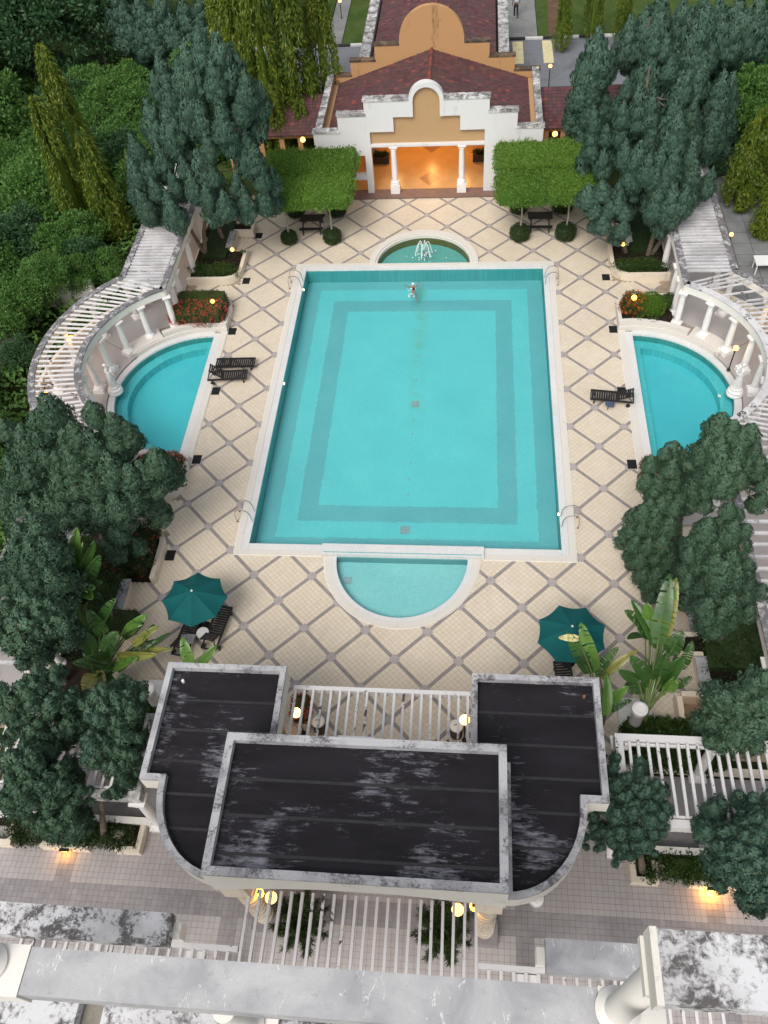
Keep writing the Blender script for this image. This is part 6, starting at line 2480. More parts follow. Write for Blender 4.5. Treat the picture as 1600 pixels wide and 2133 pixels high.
conifer('juniper_tree', 'grey-green juniper at the picture edge beside the torn-leaved palm', LB['M3'],
        [[(-12.8, -2.6, .1), (-12.8, -2.6, 3), (-12.6, -2.6, 5)]], 'needle_b', 2.0, wide=1.2)
conifer('juniper_tree', 'low grey-green juniper below the torn-leaved palm', LB['M4'],
        [[(-12.3, -5.2, .1), (-12.2, -5.1, 2.5), (-12.0, -5.1, 4)]], 'needle_b', 1.6, wide=1.15, small=True)
conifer('juniper_tree', 'dense dark juniper bulging over the deck above the half-hidden parasol', LB['N1'],
        [[(10.9, .9, .2), (10.6, .9, 2), (10.2, .8, 4), (10, .7, 5.5)]], 'needle_b', 1.9, wide=1.1)
conifer('juniper_tree', 'juniper rising at the rim of the lone-lounger pool', LB['N2'],
        [[(12.0, .4, .2), (11.8, .3, 3), (11.4, -.2, 6), (11.2, -.3, 7.5)]], 'needle_b', 2.1, wide=1.25)
conifer('juniper_tree', 'sprawling juniper behind the tall traveller palm', LB['N3'],
        [[(11.9, -2.6, .2), (11.7, -2.5, 2), (11.3, -2.4, 4), (11.2, -2.3, 6)]], 'needle_b', 2.0, wide=1.2)
conifer('juniper_tree', 'juniper over the far end of the slatted pergola, next to the amber globe lamp', LB['N4'],
        [[(12.3, -6.4, .2), (12.2, -6.4, 2), (12.0, -6.5, 3.4)]], 'needle_b', 1.4, wide=1.2, small=True)
conifer('juniper_tree', 'small round juniper in the square terrace planter', LB['S1'],
        [[(8.27, -10.75, .2), (8.1, -10.6, 1.0), (7.7, -10.0, 2.4)]], 'needle', 1.5, wide=1.0, small=True)
conifer('juniper_tree', 'bushy juniper at the picture edge above the bright amber wall lamp', LB['S2'],
        [[(11.3, -10.8, .2), (11.1, -10.8, 1.5), (10.9, -10.9, 2.8)]], 'needle', 1.4, wide=1.15, small=True)
conifer('juniper_tree', 'feathery light green juniper over the slatted pergola beside the black roof', LB['B1'],
        [[(-9.2, -10.7, .2), (-8.9, -10.2, 1.8), (-8.5, -9.0, 3.6)]], 'needle_b', 1.6, wide=1.15, small=True)
conifer('juniper_tree', 'thin sprawling juniper on the slatted pergola below the banana clump', LB['B2'],
        [[(-11.4, -7.4, .1), (-11.2, -7.4, 2), (-10.9, -7.5, 3.6)]], 'needle_b', 1.4, wide=1.05, small=True)
conifer('juniper_tree', 'sprawling juniper spilling over the zig-zag planter', LB['B3'],
        [[(-11.0, -10.3, .2), (-10.9, -10.0, 1.5), (-10.6, -9.7, 3)]], 'needle_b', 1.5, wide=1.05, small=True)
conifer('juniper_tree', 'lowest juniper skirt above the small planter lamp', LB['B4'],
        [[(-10.3, -10.75, .2), (-10.2, -10.7, 1.0), (-10.1, -10.7, 1.9)]], 'needle_b', 1.2, wide=1.1, small=True)
conifer('juniper_tree', 'row of dark pointed conifers at the top of the picture above the thicket', LB['D1'],
        [[(-19.5, 44.5, 0), (-19.5, 44.5, 3)]], 'needle', 2.3, wide=1.2)

# ------------------------------------------------------------------ mast trees: narrow cones of drooping leaves
def mast_mesh(h, r, n):
    zb = rng.uniform(.02, 1, n) ** .9
    nst = 70
    st = rng.integers(0, nst, n)
    sa = rng.uniform(0, 2 * pi, nst)
    a = sa[st] + rng.normal(size=n) * .10
    ridge = rng.uniform(.75, 1.15, nst)[st]
    # hanging strands: each starts on the trunk and falls outward
    sz = rng.uniform(.12, 1.0, nst)
    z = sz[st] - rng.uniform(0, .22, n)
    z = np.clip(z, .01, .99)
    env = r * np.power(np.clip(1 - z, .0, 1), .55) * np.clip(z * 6 + .45, 0, 1)
    rad = env * ridge * rng.uniform(.5, 1.0, n) + .05
    P = np.stack([rad * np.cos(a), rad * np.sin(a), z * h], 1)
    D = np.stack([np.cos(a) * .35, np.sin(a) * .35, -np.ones(n)], 1) + rng.normal(size=(n, 3)) * .42
    V, F = leaf_quads(P, D, rng.uniform(.16, .30, n), rng.uniform(.045, .075, n), .45)
    cv, cf = [], []
    m, k = 10, 9
    for i in range(m + 1):
        zz = i / m
        e = r * (1 - zz) ** .55 * min(1, zz * 6 + .45) * .2
        for q in range(k):
            aa = 2 * pi * q / k
            cv.append((e * cos(aa), e * sin(aa), zz * h * .97))
    for i in range(m):
        for q in range(k):
            cf.append((i * k + q, i * k + (q + 1) % k, (i + 1) * k + (q + 1) % k, (i + 1) * k + q))
    V, F = cat_vf([(V, F), (np.array(cv), np.array(cf))])
    return np_mesh('crown', V, F, 'mast_leaf')


MASTS = [mast_mesh(9.0, 1.2, 12000), mast_mesh(6.5, 1.15, 9000)]


def mast(x, y, h, label, k=0, wd=1.0, group=None):
    t = thing('mast_tree', label, 'tree', (x, y, -.05), random.uniform(0, 6), group)
    o = link('crown', MASTS[k], t, (0, 0, .25))
    s = h / (9.0, 6.5)[k]
    o.scale = (wd, wd, s)
    b = MB()
    b.tube([(0, 0, 0), (.03, 0, h * .5), (0, 0, h * .95)], [.10, .07, .02], 7)
    b.build('trunk', 'bark', t, True)
    return t


mast(-20.4, 24.2, 8.0, 'yellow-green drooping mast tree, frontmost of the three at the picture edge', 0, 1.0)
mast(-18.2, 23.4, 6.6, 'yellow-green drooping mast tree near the straight pergola end', 1, .95)
mast(-20.2, 26.5, 9.6, 'olive drooping mast tree behind the two yellower ones', 0, 1.1)
mast(-16.9, 25.6, 4.2, 'short mast tree in the shade next to the thicket', 1, .7)
gm = 'mast trees in a row before the road'
mast(-11.3, 33.6, 11.5, 'tall drooping mast tree of the row before the road, next to the big juniper', 0, 1.25)
mast(-9.9, 32.4, 12.0, 'tall drooping mast tree of the row before the road, second from the big juniper', 0, 1.15)
mast(-8.3, 33.4, 12.0, 'tall drooping mast tree of the row before the road, hanging lowest over the gallery', 0, 1.2)
mast(-6.9, 35.6, 11.0, 'tall dark mast tree of the row before the road, closest to the ochre wall', 0, 1.15)
mast(-12.6, 35.5, 12.0, 'tall drooping mast tree behind the row before the road', 0, 1.25)
mast(-7.9, 31.6, 3.8, 'small drooping tree hanging over the gallery roof by the globe lamp', 1, .75)
mast(-9.6, 30.9, 5.2, 'drooping tree covering the outer end of the gallery roof beside the big juniper', 1, .9)
mast(17.4, 25.4, 5.8, 'olive drooping tree at the head of the grey paving, lone-lounger side', 1, 1.0)
mast(19.6, 28.0, 6.5, 'dark olive drooping tree behind the one at the head of the grey paving', 0, 1.1)
mast(20.6, 23.0, 6.2, 'olive drooping tree at the picture edge over the grey paving', 1, 1.1)
mast(8.75, 45.2, 6.5, 'narrow dark mast tree at the road edge beyond the canopy roof', 0, .62)
mast(11.0, 47.0, 6.0, 'narrow mast tree on the lawn beyond the road, beside the juniper tops', 0, .65)
mast(13.0, 46.2, 5.5, 'narrow bright mast tree nearest the juniper tops at the road', 1, .62)
mast(19.2, 26.4, 6.8, 'dark drooping mast tree at the edge of the thicket on the lone-lounger side', 1, 1.0)
mast(18.4, 22.6, 5.4, 'drooping mast tree beside the grey paving outside the pergola', 1, .8)


# ------------------------------------------------------------------ broadleaf shrubs and trees
def puff_mesh(npuff, nleaf, ll, lw, mat, flat=.8, seed_up=.4, R=1.0):
    d = dome_dirs(npuff, .35)
    C = d * rng.uniform(.45, .85, (npuff, 1)) * np.array((1, 1, flat)) * R
    P = np.repeat(C, nleaf, 0)
    e = unit(rng.normal(size=P.shape) + np.repeat(d, nleaf, 0) * .5 + np.array((0, 0, seed_up)))
    pr = np.repeat(rng.uniform(.20, .36, npuff), nleaf)[:, None] * R
    root = P + e * pr * rng.uniform(.55, 1, (len(P), 1))
    D = unit(e * .7 + rng.normal(size=P.shape) * .6 + np.array((0, 0, .1)))
    V, F = leaf_quads(root, D, rng.uniform(ll * .7, ll * 1.3, len(P)), rng.uniform(lw * .7, lw * 1.3, len(P)))
    core = []
    for c in C[::2]:
        n, m = 7, 5
        cv = [(c[0] + .13 * R * sin(pi * i / m) * cos(2 * pi * k / n), c[1] + .13 * R * sin(pi * i / m) * sin(2 * pi * k / n), c[2] - .13 * R * cos(pi * i / m)) for i in range(m + 1) for k in range(n)]
        cf = [(i * n + k, i * n + (k + 1) % n, (i + 1) * n + (k + 1) % n, (i + 1) * n + k) for i in range(m) for k in range(n)]
        core.append((np.array(cv), np.array(cf)))
    V, F = cat_vf([(V, F)] + core)
    return np_mesh('foliage', V, F, mat)


SHRUB = [puff_mesh(52, 150, .10, .045, 'jungle_leaf', .75, .4, 1.0), puff_mesh(60, 140, .095, .042, 'jungle_leaf', .85, .5, 1.0),
         puff_mesh(56, 150, .10, .046, 'jungle_dark', 1.0, .4, 1.0)]


def shrub(x, y, z, r, k, label, group=None, sz=1.0, name='shrub', cat='shrub'):
    t = thing(name, label, cat, (x, y, 0), random.uniform(0, 6), group)
    o = link('crown', SHRUB[k], t, (0, 0, z))
    o.scale = (r, r, r * sz)
    b = MB()
    b.tube([(0, 0, -.1), (.05, 0, z * .6), (0, 0, z)], [.09, .06, .03], 6)
    b.build('trunk', 'bark', t)
    return t


def ground_cover(label, x0, x1, y0, y1, n, mat, h0=.25, skip=None):
    """knee-high tangle of leaves over rolling ground: one mass nobody could count"""
    P = np.stack([rng.uniform(x0, x1, n), rng.uniform(y0, y1, n), np.zeros(n)], 1)
    hgt = h0 + .5 * np.abs(np.sin(P[:, 0] * .9 + np.sin(P[:, 1] * .6) * 1.7) * np.cos(P[:, 1] * .8 + np.sin(P[:, 0] * .5))) + .25 * np.abs(np.sin(P[:, 0] * 2.3) * np.sin(P[:, 1] * 2.1 + 1))
    P[:, 2] = hgt + rng.uniform(-.12, .10, n)
    if skip is not None:
        P = P[~skip(P[:, 0], P[:, 1])]
    n = len(P)
    N = unit(np.array((0, 0, 1.0)) + rng.normal(size=(n, 3)) * .55)
    D = rng.normal(size=(n, 3))
    D = unit(D - N * (D * N).sum(1)[:, None])
    V, F = oriented_quads(P, D, N, rng.uniform(.22, .42, n), rng.uniform(.12, .22, n), .45)
    o = link('ground_cover', np_mesh('ground_cover', V, F, mat))
    o['kind'] = 'stuff'
    tag(o, label, 'ground cover')


ground_cover('knee-high green tangle covering the ground outside the curved pergola and under the thicket', -36, -15.6, 2, 47, 26000, 'jungle_leaf',
             skip=lambda x, y: ((x > -18.6) & (y < 18.5) & ((x + 10.6) ** 2 + (y - 10.5) ** 2 < 66)) | ((x > -21.9) & (x < -21.0) & (y > 10.4) & (y < 17.6)) | ((x > -22) & (x < -17.5) & (y > 17.0) & (y < 17.7)))
ground_cover('knee-high green tangle outside the lower straight pergola beside the pointed juniper', -36, -15.5, -18, 2, 11000, 'jungle_leaf')
ground_cover('knee-high green tangle outside the lower straight pergola, lone-lounger side', 15.5, 34, -18, 8, 11000, 'jungle_leaf', skip=lambda x, y: (x < 18.6) & (y > 2))
ground_cover('knee-high green tangle beyond the grey paving on the lone-lounger side', 18.6, 36, 8, 37, 15000, 'jungle_leaf')
ground_cover('low green growth around the road-side trees beyond the lone-lounger side gallery', 12.8, 18.6, 28.2, 37, 4500, 'jungle_dark')
rs = random.Random(12)
gl_ = 'shrubs of the thicket beyond the mast trees'
for i in range(58):
    x = rs.uniform(-34, -12.8)
    y = rs.uniform(26.5, 43)
    if x > -15 and y < 27.5:
        continue
    shrub(x, y, rs.uniform(.5, 1.3), rs.uniform(1.5, 2.5), rs.choice((0, 0, 1, 1, 2)), 'leafy bright green shrub in the overgrown thicket beyond the yellow mast trees', gl_, rs.uniform(.75, 1.1))
gt = 'dark broadleaf trees at the top corner of the picture'
for (x, y, z, r, k) in ((-33, 38, 4.5, 3.6, 2), (-28.5, 42, 4.2, 3.3, 2), (-25, 45, 4.0, 3.0, 2), (-37, 45, 6, 4.2, 2), (-31, 48, 6, 4.0, 2), (-24.5, 50, 5, 3.6, 2), (-29, 33.5, 3.0, 2.8, 0), (-40, 37, 5, 4, 2), (-18, 52, 4, 3.2, 2), (-13, 50, 4, 3.0, 2)):
    shrub(x, y, z, r, k, 'dark broadleaf tree at the top corner behind the overgrown thicket', gt, 1.1, 'broadleaf_tree', 'tree')
g5 = 'leafy trees outside the curved pergola'
G5 = ['deep green one by the mast trees', 'light one by the mast trees', 'light one behind the boundary wall top end', 'small light one overhanging the boundary wall', 'light one hanging over the white boundary wall corner', 'dark one at the very edge behind the wall', 'small dark one by the straight pergola', 'light one beside the middle of the curved slats', 'light one at the lower curve of the slats', 'light one hidden by the pointed juniper', 'low green one against the return wall', 'green one spreading over the return wall', 'leafy one filling the corner below the straight pergola', 'low one at the foot of the boundary wall', 'broad one in the shade of the mast trees']
for q_, (x, y, z, r, k) in enumerate(((-22.3, 20.0, 1.7, 2.2, 2), (-20.3, 19.8, 1.7, 1.8, 0), (-22.6, 17.3, 2.0, 1.9, 0), (-20.6, 15.8, 1.7, 1.45, 0), (-21.2, 14.2, 1.7, 1.35, 0), (-23.5, 14, 1.7, 2.0, 2), (-18.6, 19.4, 1.2, 1.4, 2), (-21.8, 9.0, 1.8, 1.7, 0), (-20.0, 6.4, 1.8, 1.6, 1), (-18.6, 4.0, 1.6, 1.5, 0), (-18.5, 18.0, 1.5, 1.25, 0), (-19.6, 16.6, 2.3, 1.4, 1), (-17.4, 19.0, 1.2, 1.2, 0), (-19.9, 12.0, .9, 1.05, 2), (-19.6, 21.8, 1.4, 1.6, 0))):
    shrub(x, y, z, r, k, 'leafy tree outside the curved pergola, ' + G5[q_], g5, 1.0, 'leafy_tree', 'tree')
g6 = 'shrubs of the thicket behind the dark junipers'
for i in range(30):
    x = rs.uniform(16.0, 34)
    y = rs.uniform(25, 46)
    if x < 19.5 and y < 28:
        continue
    shrub(x, y, rs.uniform(.6, 1.6), rs.uniform(1.5, 2.5), rs.choice((0, 1, 2)), 'leafy shrub in the thicket behind the dark junipers, lone-lounger side', g6, rs.uniform(.8, 1.1))
for (x, y, z, r, l_) in ((18.5, 31.5, 3.0, 1.9, 'smaller light green one nearest the pergola'), (21.5, 34.5, 4, 2.6, 'mid-sized dark one in the middle'), (24, 40, 5, 3.2, 'largest dark one at the back')):
    shrub(x, y, z, r, 2 if y > 33 else 0, 'tall leafy tree behind the dark junipers, ' + l_, 'tall leafy trees behind the junipers', 1.2, 'leafy_tree', 'tree')
shrub(9.1, 33.4, 2.3, 1.15, 1, 'weeping yellow-green tree by the street lamp and the gallery roof', None, 1.25, 'weeping_tree', 'tree')
shrub(16.9, 2.2, 1.4, .8, 0, 'bright green shrub beyond the lower pergola at the picture edge', None, 1.0)


# ------------------------------------------------------------------ clipped trees, round bushes, hedges
def clipped_box(hx, hy, hz, n, ll, lw, mat, rnd=5, flowers=0.0, fmat=None, fzone=None, amp=.045, jit=.02, name='foliage', parent=None, loc=None):
    """leaves over a rounded box, all faces"""
    faces = []
    A = np.array([4 * hx * hy, 4 * hx * hy * .35, 4 * hx * hz * 1.0, 4 * hx * hz, 4 * hy * hz, 4 * hy * hz])
    pick = rng.choice(6, n, p=A / A.sum())
    u = rng.uniform(-1, 1, n)
    v = rng.uniform(-1, 1, n)
    P = np.zeros((n, 3))
    N = np.zeros((n, 3))
    for f, (ax, sgn) in enumerate(((2, 1), (2, -1), (1, 1), (1, -1), (0, 1), (0, -1))):
        m = pick == f
        o = [i for i in range(3) if i != ax]
        P[m, ax] = sgn
        P[m, o[0]] = u[m]
        P[m, o[1]] = v[m]
        N[m, ax] = sgn
    Q = unit(P) * (np.abs(P) ** 6).sum(1)[:, None] ** (0)
    k = (np.abs(P) ** rnd).sum(1)[:, None] ** (-1 / rnd)
    P2 = P * k
    P3 = P2 * np.array((hx, hy, hz))
    ph = rng.uniform(0, 6, 4)
    bump = 1 + amp * (np.sin(P3[:, :1] * 4.1 + ph[0]) * np.cos(P3[:, 1:2] * 3.7 + ph[1]) + .6 * np.sin(P3[:, 1:2] * 9 + P3[:, :1] * 7 + ph[2]) + .4 * np.sin(P3[:, :1] * 15 - P3[:, 2:] * 8 + ph[3]))
    P3 = P3 * bump + rng.normal(size=P3.shape) * jit
    Nn = unit(P2 ** 3 / np.array((hx, hy, hz)) * max(hx, hy, hz) * .5 + N * .5)
    D = unit(Nn * .55 + rng.normal(size=P3.shape) * .7 + np.array((0, 0, .15)))
    root = P3 - Nn * rng.uniform(0, .10, (n, 1))
    V, F = leaf_quads(root, D, rng.uniform(ll * .7, ll * 1.3, n), rng.uniform(lw * .7, lw * 1.3, n))
    b = MB()
    q_ = .86 if rnd > 4 else .6
    b.box(-hx * q_, hx * q_, -hy * q_, hy * q_, -hz * .82, hz * q_)
    V, F = cat_vf([(V, F), (np.array(b.v), np.array(b.f))])
    o = link(name, np_mesh(name, V, F, mat), parent, loc)
    if flowers:
        m = (P3[:, 2] > -hz * .6) & (rng.uniform(size=n) < flowers)
        if fzone is not None:
            m &= fzone(P3)
        R = P3[m] + Nn[m] * .03
        k = len(R)
        if k:
            RR = np.repeat(R, 7, 0) + rng.normal(size=(k * 7, 3)) * .022
            DD = unit(np.repeat(Nn[m], 7, 0) + rng.normal(size=(k * 7, 3)) * .8)
            V, F = leaf_quads(RR, DD, rng.uniform(.035, .06, k * 7), rng.uniform(.025, .04, k * 7))
            link('flowers', np_mesh('flowers', V, F, fmat or 'red_flower'), parent, loc)['kind'] = 'stuff'
    return o


def trunk_tree(x, y, z0, pts, label):
    pass


for sg in (-1, 1):
    sn = 'two-lounger' if sg < 0 else 'lone-lounger'
    for ix, bx in enumerate((7.78, 5.28)):
        for iy, by in enumerate((22.72, 25.35)):
            wh = ('outer' if ix == 0 else 'inner') + ' ' + ('front' if iy == 0 else 'rear')
            t = thing('clipped_tree', 'flat-topped clipped tree, %s one of the four on the %s side' % (wh, sn), 'tree', (sg * bx, by, 0), group='flat-topped clipped trees')
            hz = .36 + random.uniform(-.02, .04)
            clipped_box(1.40, 1.40, hz, 8200, .12, .052, 'clipped_leaf', rnd=4.2, amp=.065, jit=.065, name='crown', parent=t, loc=(-sg * .05, .16 - (.1 if iy else 0), 3.05 + random.uniform(-.10, .12) + (.12 if iy else 0)))
            b = MB()
            b.tube([(0, 0, .3), (.05, .03, 1.4), (-.02, .0, 2.8)], [.06, .05, .045], 7)
            for a in range(5):
                an = a * 1.26 + .3
                b.tube([(0, 0, 2.2), (.35 * cos(an), .35 * sin(an), 2.6), (.85 * cos(an), .85 * sin(an), 2.95)], [.03, .022, .012], 5)
            b.build('trunk', 'bark_pale', t, True)
            t = thing('round_bush', 'round clipped dark bush at the foot of the %s flat-topped tree, %s side' % (wh, sn), 'bush', (sg * bx, by, 0), group='round clipped bushes')
            rr = random.uniform(.52, .60) if not (sg < 0 and iy == 0 and ix == 0) else .46
            n = 3400
            d = dome_dirs(n, .25)
            d = d[d[:, 2] > -.75]
            q_ = rng.uniform(0, 6, 3)
            P = d * rr * np.array((1, 1, .88)) * rng.uniform(.88, 1.04, (len(d), 1)) * (1 + .06 * np.sin(d[:, :1] * 5 + q_[0]) * np.cos(d[:, 1:2] * 4 + q_[1]) + .04 * np.sin(d[:, 2:] * 7 + q_[2])) + np.array((0, 0, rr * .72))
            D = unit(d * .6 + rng.normal(size=d.shape) * .7)
            V, F = leaf_quads(P, D, rng.uniform(.05, .085, len(d)), rng.uniform(.025, .04, len(d)))
            b = MB()
            b.sphere((0, 0, rr * .70), rr * .9, 12, 8, (1, 1, .86))
            V, F = cat_vf([(V, F), (np.array(b.v), np.array(b.f))])
            link('foliage', np_mesh('foliage', V, F, 'bush_leaf'), t)
b = MB()
rl = random.Random(5)

for sg in (-1, 1):
    if sg < 0:
        t = thing('flower_hedge', 'clipped block hedge dotted with red flowers beside the two loungers', 'hedge', (-11.5, 16.05, .3))
        clipped_box(1.42, 1.12, .42, 9500, .07, .037, 'hedge_leaf', rnd=5, amp=.05, jit=.03, flowers=.10, fzone=lambda p: (p[:, 1] < .1) & (rng.uniform(size=len(p)) < .9), name='foliage', parent=t, loc=(0, 0, .38))
        t = thing('flower_bush', 'red-flowered bush in the rounded planter below the two-lounger pool', 'bush', (-11.0, 4.9, .3))
        clipped_box(1.0, 1.05, .44, 7000, .075, .038, 'hedge_leaf', rnd=3, amp=.08, jit=.03, flowers=.07, name='foliage', parent=t, loc=(0, 0, .36))
        t = thing('flower_bush', 'dark bush with few red and orange flowers at the planter above the full parasol', 'bush', (-11.2, .75, .3))
        clipped_box(1.05, 1.25, .52, 9000, .08, .04, 'bush_leaf', rnd=3.4, amp=.09, jit=.04, flowers=.012, name='foliage', parent=t, loc=(0, 0, .42))
        t = thing('small_bush', 'small reddish-green bush in the square box near the torn banana leaves', 'bush', (-10.55, -2.75, .3))
        clipped_box(.55, .5, .3, 2200, .07, .035, 'hedge_leaf', name='foliage', parent=t, loc=(0, 0, .3))
    else:
        t = thing('dome_bush', 'bright green dome bush in the curved planter by the lone lounger', 'bush', (11.55, 16.1, .3))
        clipped_box(.74, .70, .46, 4200, .07, .035, 'lime_leaf', rnd=2.2, amp=.07, name='foliage', parent=t, loc=(0, 0, .38))
        t = thing('dome_bush', 'small darker green bush behind the bright dome bush against the columns', 'bush', (12.5, 16.4, .3))
        clipped_box(.44, .44, .38, 1800, .07, .035, 'low_leaf', rnd=2.2, amp=.08, name='foliage', parent=t, loc=(0, 0, .3))
        t = thing('flower_bush', 'orange-leaved bush around the amber lamp in the curved planter', 'bush', (10.75, 16.2, .3))
        clipped_box(.64, .70, .40, 2600, .09, .04, 'hedge_leaf', rnd=2.3, amp=.12, jit=.05, flowers=.08, fmat='orange_flower', name='foliage', parent=t, loc=(0, 0, .34))
        t = thing('flower_bush', 'orange-flowered bush peeping out from under the near juniper at the pool corner', 'bush', (10.6, 4.9, .3))
        clipped_box(.7, .95, .42, 5000, .065, .035, 'hedge_leaf', flowers=.05, fmat='orange_flower', name='foliage', parent=t, loc=(0, 0, .36))
    sn = 'two-lounger' if sg < 0 else 'lone-lounger'
    t = thing('low_hedge', 'low dark green shrub bed along the front wall of the rounded planter, %s side' % sn, 'shrub bed', (sg * 11.5, 19.55, .25))
    clipped_box(1.38, .46, .24, 5200, .10, .04, 'low_leaf', rnd=2.6, amp=.14, jit=.05, name='foliage', parent=t, loc=(0, 0, .18))
    t = thing('terrace_shrubs', 'dark leafy shrub bed in the zig-zag terrace planter, %s' % ('under the sprawling juniper' if sg < 0 else 'beside the round juniper'), 'shrub bed', (sg * 10.4, -10.62, .2))
    clipped_box(2.35, .40, .26, 8000, .10, .045, 'bush_leaf' if sg < 0 else 'low_leaf', rnd=3, amp=.14, jit=.06, name='foliage', parent=t, loc=(0, 0, .2))
    t = thing('undergrowth', 'dark leafy undergrowth between the slatted pergola and the %s' % ('banana clump' if sg < 0 else 'traveller palm'), 'undergrowth', (sg * 9.7, -6.65, 0))
    t['kind'] = 'stuff'
    clipped_box(1.7, .85, .38, 9000, .15, .08, 'low_leaf', name='foliage', parent=t, loc=(0, 0, .4))
    t = thing('undergrowth', 'dark leafy undergrowth under the junipers behind the low wall, %s side' % sn, 'undergrowth', (sg * 12.4, -1.2, 0))
    t['kind'] = 'stuff'
    clipped_box(1.3, 3.0, .32, 9000, .12, .06, 'bush_leaf', name='foliage', parent=t, loc=(0, 0, .3))
    t = thing('undergrowth', 'sparse low plants on the dark soil of the tree planter, %s side' % sn, 'undergrowth', (sg * 11.8, 23.0, .25))
    t['kind'] = 'stuff'
    clipped_box(.8, 2.6, .16, 4200, .09, .035, 'bush_leaf', name='foliage', parent=t, loc=(0, 0, .06))
t = thing('potted_flowers', 'red-flowered plant in the square pot under the back pergola', 'plant', (-3.08, -6.2, .5))
clipped_box(.30, .42, .42, 2000, .08, .04, 'hedge_leaf', flowers=.07, name='foliage', parent=t, loc=(0, .1, .35))
for x, y, lab in ((-2.15, -13.0, 'dark feathery pot palm under the front pergola, beside the amber lantern'), (2.1, -12.95, 'dark feathery pot palm under the front pergola, by the banded column')):
    t = thing('pot_palm', lab, 'plant', (x, y, 0))
    n = 6500
    a = rng.uniform(0, 2 * pi, n)
    fr = rng.integers(0, 26, n)
    fa = fr * 2.4 + .2
    s = rng.uniform(.1, 1, n)
    rad = s * (.55 + .3 * (fr % 3) / 2)
    z = .6 + 1.5 * s * (1 - .55 * s) * (1.2 - .3 * (fr % 3))
    P = np.stack([rad * np.cos(fa), rad * np.sin(fa), z], 1)
    D = np.stack([np.cos(fa) * .6 + rng.normal(size=n) * .6, np.sin(fa) * .6 + rng.normal(size=n) * .6, -.25 + rng.normal(size=n) * .3], 1)
    V, F = leaf_quads(P, D, rng.uniform(.14, .26, n), rng.uniform(.02, .035, n))
    link('fronds', np_mesh('fronds', V, F, 'bush_leaf'), t)
    b = MB()
    b.lathe([(.22, 0), (.3, .4), (.32, .42), (.28, .44), (.001, .42)], n=16)
    b.tube([(0, 0, .4), (0, 0, .8)], .05, 6)
    b.build('pot', 'terracotta', t, True)
for x, y, lab in ((-3.1, 30.9, 'fern in the dark trough inside the porch, two-lounger side'), (3.1, 30.9, 'fern in the dark trough inside the porch, lone-lounger side'), (-4.75, 27.0, 'dark red plant on the porch window ledge')):
    t = thing('fern', lab, 'plant', (x, y, .3))
    n = 420
    d = dome_dirs(n, .9)
    V, F = leaf_quads(d * .06 + np.array((rng.uniform(-.35, .35, n) if y > 28 else rng.uniform(-.1, .1, n), rng.uniform(-.1, .1, n), np.full(n, .2))).T, d, rng.uniform(.2, .4, n), .035)
    link('fronds', np_mesh('fronds', V, F, 'bush_leaf' if y > 28 else 'red_flower'), t)
# small strappy plants
for (x, y, z, lab) in ((-10.75, 24.0, .3, 'little strappy plant in the square planter box, porch end'), (-10.2, 21.2, .3, 'little strappy plant beside the lamp of the rounded planter'), (10.95, 15.35, .3, 'little strappy plant on the bare soil of the curved planter'), (11.6, 15.2, .3, 'second strappy plant on the bare soil, nearer the columns')):
    t = thing('strappy_plant', lab, 'plant', (x, y, z))
    for k in range(9):
        a = k * 2.4
        b = MB()
        pts = [(.0, 0, 0), (.14 * cos(a), .14 * sin(a), .2), (.30 * cos(a), .30 * sin(a), .24)]
        s = Vector((-sin(a), cos(a), 0)) * .028
        V = []
        for i, p in enumerate(pts):
            wv = (.8, 1, .15)[i]
            V += [Vector(p) - s * wv, Vector(p) + s * wv]
        b.add([tuple(v) for v in V] + [(v[0], v[1], v[2] - .004) for v in V], [(0, 1, 3, 2), (2, 3, 5, 4), (6, 8, 9, 7), (8, 10, 11, 9)])
        b.build('leaf', 'low_leaf', t, False, False)

